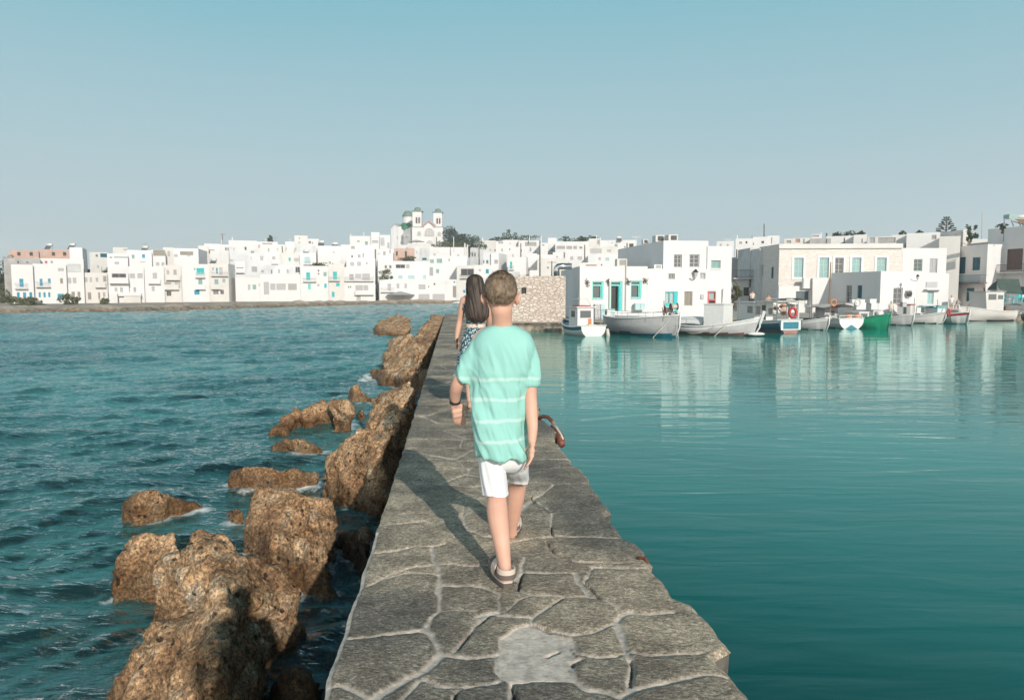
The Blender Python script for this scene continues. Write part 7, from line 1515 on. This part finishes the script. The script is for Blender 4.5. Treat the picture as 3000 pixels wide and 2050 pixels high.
# ---------- the woman ----------
wy=9.0
wom=thing('person','woman with long dark brown hair in a belted navy print dress walking ahead','person',(B(1392,1000,wy).x,wy,0))
mb=MB(); Q=lambda x,y,d=0: onY(x,y,wy+d)
limb(mb,[Q(1392,1010),Q(1393,960),Q(1394,920),Q(1394,885),Q(1393,868)],[.15,.12,.115,.12,.06]); limb(mb,[Q(1362,880),Q(1393,872),Q(1424,880)],[.055,.07,.055]); limb(mb,[Q(1393,875),Q(1392,858),Q(1391,845)],[.06,.05,.055])
Whw=head(mb,Q(1392,833),Vector((0,0,1)),Vector((0,1,0)),.232)
limb(mb,[Q(1360,880),Q(1353,905),Q(1348,936,.02),Q(1342,965,.0),Q(1338,990,-.02)],[.052,.044,.038,.036,.025]); hand(mb,Q(1338,990,-.02),Vector((-.02,0,-1)),Vector((.3,1,0)),Vector((1,.2,0)),.17,.9)
limb(mb,[Q(1424,880),Q(1430,905),Q(1434,935,.03),Q(1432,962,.12),Q(1430,985,.2)],[.052,.044,.038,.036,.025]); hand(mb,Q(1430,985,.2),Vector((.02,.3,-1)),Vector((-.2,1,0)),Vector((-1,.2,0)),.17,.6)
limb(mb,[Q(1380,1030),Q(1377,1085,-.05),Q(1376,1130,-.18),Q(1376,1172,-.25)],[.085,.055,.052,.034]); limb(mb,[Q(1404,1030),Q(1406,1085,.15),Q(1404,1130,.22),Q(1404,1168,.25)],[.085,.055,.052,.034])
fz=lambda x,Y: Vector(((x-1500)/F*Y,Y,.045))
foot(mb,Q(1376,1172,-.25),fz(1375,wy-.08),fz(1376,wy-.27)); foot(mb,Q(1404,1168,.25),fz(1404,wy+.45),fz(1404,wy+.25))
body('body',mb,.010,M['skin2'],wom,4)
for q in (-1,1):
    b=MB(); b.ball(Whw(q*.13,.345,0),.011,10,8); b.build('eye',M['eye'],wom,True)
loft([(872,1375,1411,.06,wy),(880,1366,1419,.09,wy),(900,1366,1420,.115,wy),(925,1367,1420,.125,wy),(950,1367,1420,.125,wy)],60,'dress_top','dress',wom,.012,71)
b=loft([(955,1366,1421,.13,wy),(985,1360,1428,.16,wy),(1020,1351,1436,.20,wy),(1060,1343,1443,.24,wy),(1100,1339,1447,.26,wy)],72,'dress_skirt','dress',wom,.045,72,hemwave=.03)
loft([(948,1365,1422,.135,wy),(952,1364.5,1422.5,.138,wy),(958,1364.5,1422.5,.138,wy)],48,'belt','strap',wom,.002,73,thick=.01)
for x,s_ in ((1362,-1),(1422,1)):
    b=MB(); 
    for k in range(3): c=Q(x+s_*1,878+k*8); b.grid([[tuple(c+Vector((s_*(.045*math.cos(a)*r),.07*math.sin(a)*r,-.05*r+.012*math.sin(a*5)))) for a in np.linspace(0,2*math.pi,20)] for r in (.3,.7,1)])
    b.build('ruffle_sleeve',M['dress'],wom,True)
# long hair down the back
hr_=[(803,1388,1397,.03,wy-.02),(806,1380,1405,.075,wy-.01),(814,1371,1413,.115,wy),(830,1367,1417,.13,wy),(850,1366,1419,.125,wy-.03),(875,1364,1423,.10,wy-.08),(900,1360,1431,.08,wy-.11),(925,1362,1430,.06,wy-.13),(938,1372,1420,.04,wy-.13),(944,1384,1410,.015,wy-.13)]
loft(hr_,90,'hair','hairl',wom,.020,81,thick=.02,sq=2.0)
b=MB(); g=np.random.default_rng(9)
for k in range(420):
    x0=g.uniform(1368,1417); y0=g.uniform(835,900); sx_=(x0-1393)*.12; a=onY(x0,y0,wy-.135+abs(x0-1393)*.003); e=onY(x0+sx_+g.normal()*2,y0+g.uniform(35,70)-abs(x0-1393)*.5,wy-.17+abs(x0-1393)*.003); md=a.lerp(e,.5)+Vector((g.normal()*.006,-.01,0)); w=Vector((.004,0,0)); b.face([a-w,a+w,md+w,e,md-w])
b.build('hair_strands',M['hairl'],wom)
r=thing('sunglasses','dark sunglasses held low in the left hand of the woman','sunglasses',Q(1340,1003,-.05)); b=MB(); c=Q(1340,1004,-.06); b.ball(c+Vector((0,-.03,.03)),(.012,.035,.028),10,6); b.ball(c+Vector((0,-.04,-.04)),(.012,.035,.028),10,6); b.build('lens',M['rubber'],r,True); b=MB(); b.tube([c+Vector((0,-.03,.0)),c+Vector((.0,-.035,-.015))],.006,5); b.tube([c+Vector((0,0,.03)),c+Vector((.01,.05,.07))],.005,5); b.build('frame',M['rubber'],r)
# ---------- simple figures ----------
def figure(c,h,lab,top,bottom,hair='hairb',sit=False,yaw=0.,group=None,skin='skin2',vox=.02,hat=None):
    c=Vector(c); r=thing('person',lab,'person',c,group); k=h/1.7; ca,sa=math.cos(yaw),math.sin(yaw)
    T=lambda x,y,z: c+Vector(((x*ca-y*sa)*k,(x*sa+y*ca)*k,z*k))
    dz=-.42 if sit else 0; mb=MB()
    limb(mb,[T(0,0,.93+dz),T(0,0,1.15+dz),T(0,0,1.36+dz)],[.13*k,.12*k,.12*k]); limb(mb,[T(-.16,0,1.40+dz),T(0,0,1.42+dz),T(.16,0,1.40+dz)],[.055*k,.07*k,.055*k]); limb(mb,[T(0,0,1.42+dz),T(0,0,1.52+dz)],[.06*k,.05*k])
    W_=head(mb,T(0,0,1.585+dz),Vector((0,0,1)),Vector((-sa,ca,0)),.225*k)
    for s in (-1,1):
        if sit: limb(mb,[T(s*.09,0,.5),T(s*.1,.4,.5),T(s*.1,.42,.08)],[.08*k,.055*k,.038*k]); limb(mb,[T(s*.1,.40,.05),T(s*.1,.58,.04)],[.04*k,.035*k])
        else: limb(mb,[T(s*.09,0,.92),T(s*.1,.02,.5),T(s*.1,-.02,.30),T(s*.1,0,.08)],[.09*k,.058*k,.055*k,.036*k]); limb(mb,[T(s*.1,-.03,.045),T(s*.11,.16,.04)],[.04*k,.035*k])
        w=T(s*.24,.10,.86+dz); limb(mb,[T(s*.18,0,1.40+dz),T(s*.24,0,1.12+dz),w],[.05*k,.042*k,.027*k]); hand(mb,w,Vector((0,.1,-1)),Vector((-sa,ca,0)),Vector((-s*ca,-s*sa,0)),.17*k,.5)
    body('body',mb,vox,M[skin],r,3)
    b=MB(); z0,z1=.90+dz,1.44+dz
    b.grid([[tuple(T(w*math.cos(a),d*math.sin(a),z)) for a in np.linspace(0,2*math.pi,20,endpoint=False)] for z,w,d in ((z1,.09,.075),(z1-.03,.19,.10),(z1-.15,.205,.13),(z0+.2,.18,.135),(z0,.185,.145))][::-1],closev=True)
    for s in (-1,1): b.tube([T(s*.17,0,1.40+dz),T(s*.225,.0,1.24+dz),T(s*.245,.01,1.13+dz)],[.065*k,.06*k,.058*k],10)
    b.build('shirt',M[top],r,True); b=MB()
    for s in (-1,1):
        if sit: b.tube([T(s*.08,-.05,.52),T(s*.1,.2,.52),T(s*.1,.38,.5)],[.11*k,.095*k,.08*k],10)
        else: b.tube([T(s*.075,0,.96),T(s*.095,.01,.7),T(s*.1,.0,.42 if bottom!='N' else .14)],[.115*k,.10*k,.075*k],10)
    b.build('trousers',M[bottom],r,True); haircap('hair',W_,hat or hair,r,6,7,0,.004*k,(20,12)); return r
GP='people on the harbour front'
FZ=lambda k,x,Y,z: Vector(((zz(k,x,0)[0]-1500)/F*Y,Y,z))
QL=.0
def topfig(k,x,ytop,Y,h,*a,**kw):
    p=onY(*zz(k,x,ytop),Y); hh_=h-.42*h/1.7 if kw.get('sit') else h; return figure((p.x,Y,p.z-hh_*1.0),h,*a,**kw)
topfig(14,958,415,84,1.75,'standing man with white hair and white shirt before the blue door','wh','G',hair='wh',group=GP,yaw=3.0)
topfig(14,1330,470,84,1.7,'person in pale shirt seated before the dark teal door','L','K',sit=True,group=GP,yaw=2.6)
topfig(14,1078,482,84,1.6,'dark-haired person seated between the two teal doors','L','G',sit=True,group=GP,yaw=2.0)
topfig(14,1585,172,79.5,1.15,'small figure in a cream top standing on the cabin roof of the large cream boat','canvas','N',group=GP,yaw=1.5)
topfig(12,1885,275,66,1.7,'dark-haired person in pink above the long flat canopy','pinkwall','K',hair='rubber',group=GP,yaw=3.1)
topfig(12,1580,205,80,1.7,'person with dark hair in the alley beneath the black railing','canvas','K',hair='rubber',group=GP,yaw=3.1)
topfig(13,2140,400,72,1.6,'person in a peach hat bending by the open shop door','canvas','G',hat='pinkwall',group=GP,yaw=3.1)
# the photographer, whose shadow falls on the boulders at lower left
figure((.02,-.42,.0),1.76,'photographer on the near pier whose shadow falls across the sloping boulder','shirt','N',yaw=0.0,vox=.015)
# ---------------- haze ----------------
b=MB(); b.box(-430,460,-25,540,W-4.2,34)
hz=b.build('haze',[]); hm=bpy.data.materials.new('haze_air'); hm.use_nodes=True; n=hm.node_tree.nodes; n.clear(); o=n.new('ShaderNodeOutputMaterial'); v=n.new('ShaderNodeVolumePrincipled'); v.inputs['Color'].default_value=(.93,.96,1,1); v.inputs['Density'].default_value=.0006; hm.node_tree.links.new(v.outputs[0],o.inputs['Volume']); hz.data.materials.append(hm); tag(hz,kind='stuff')
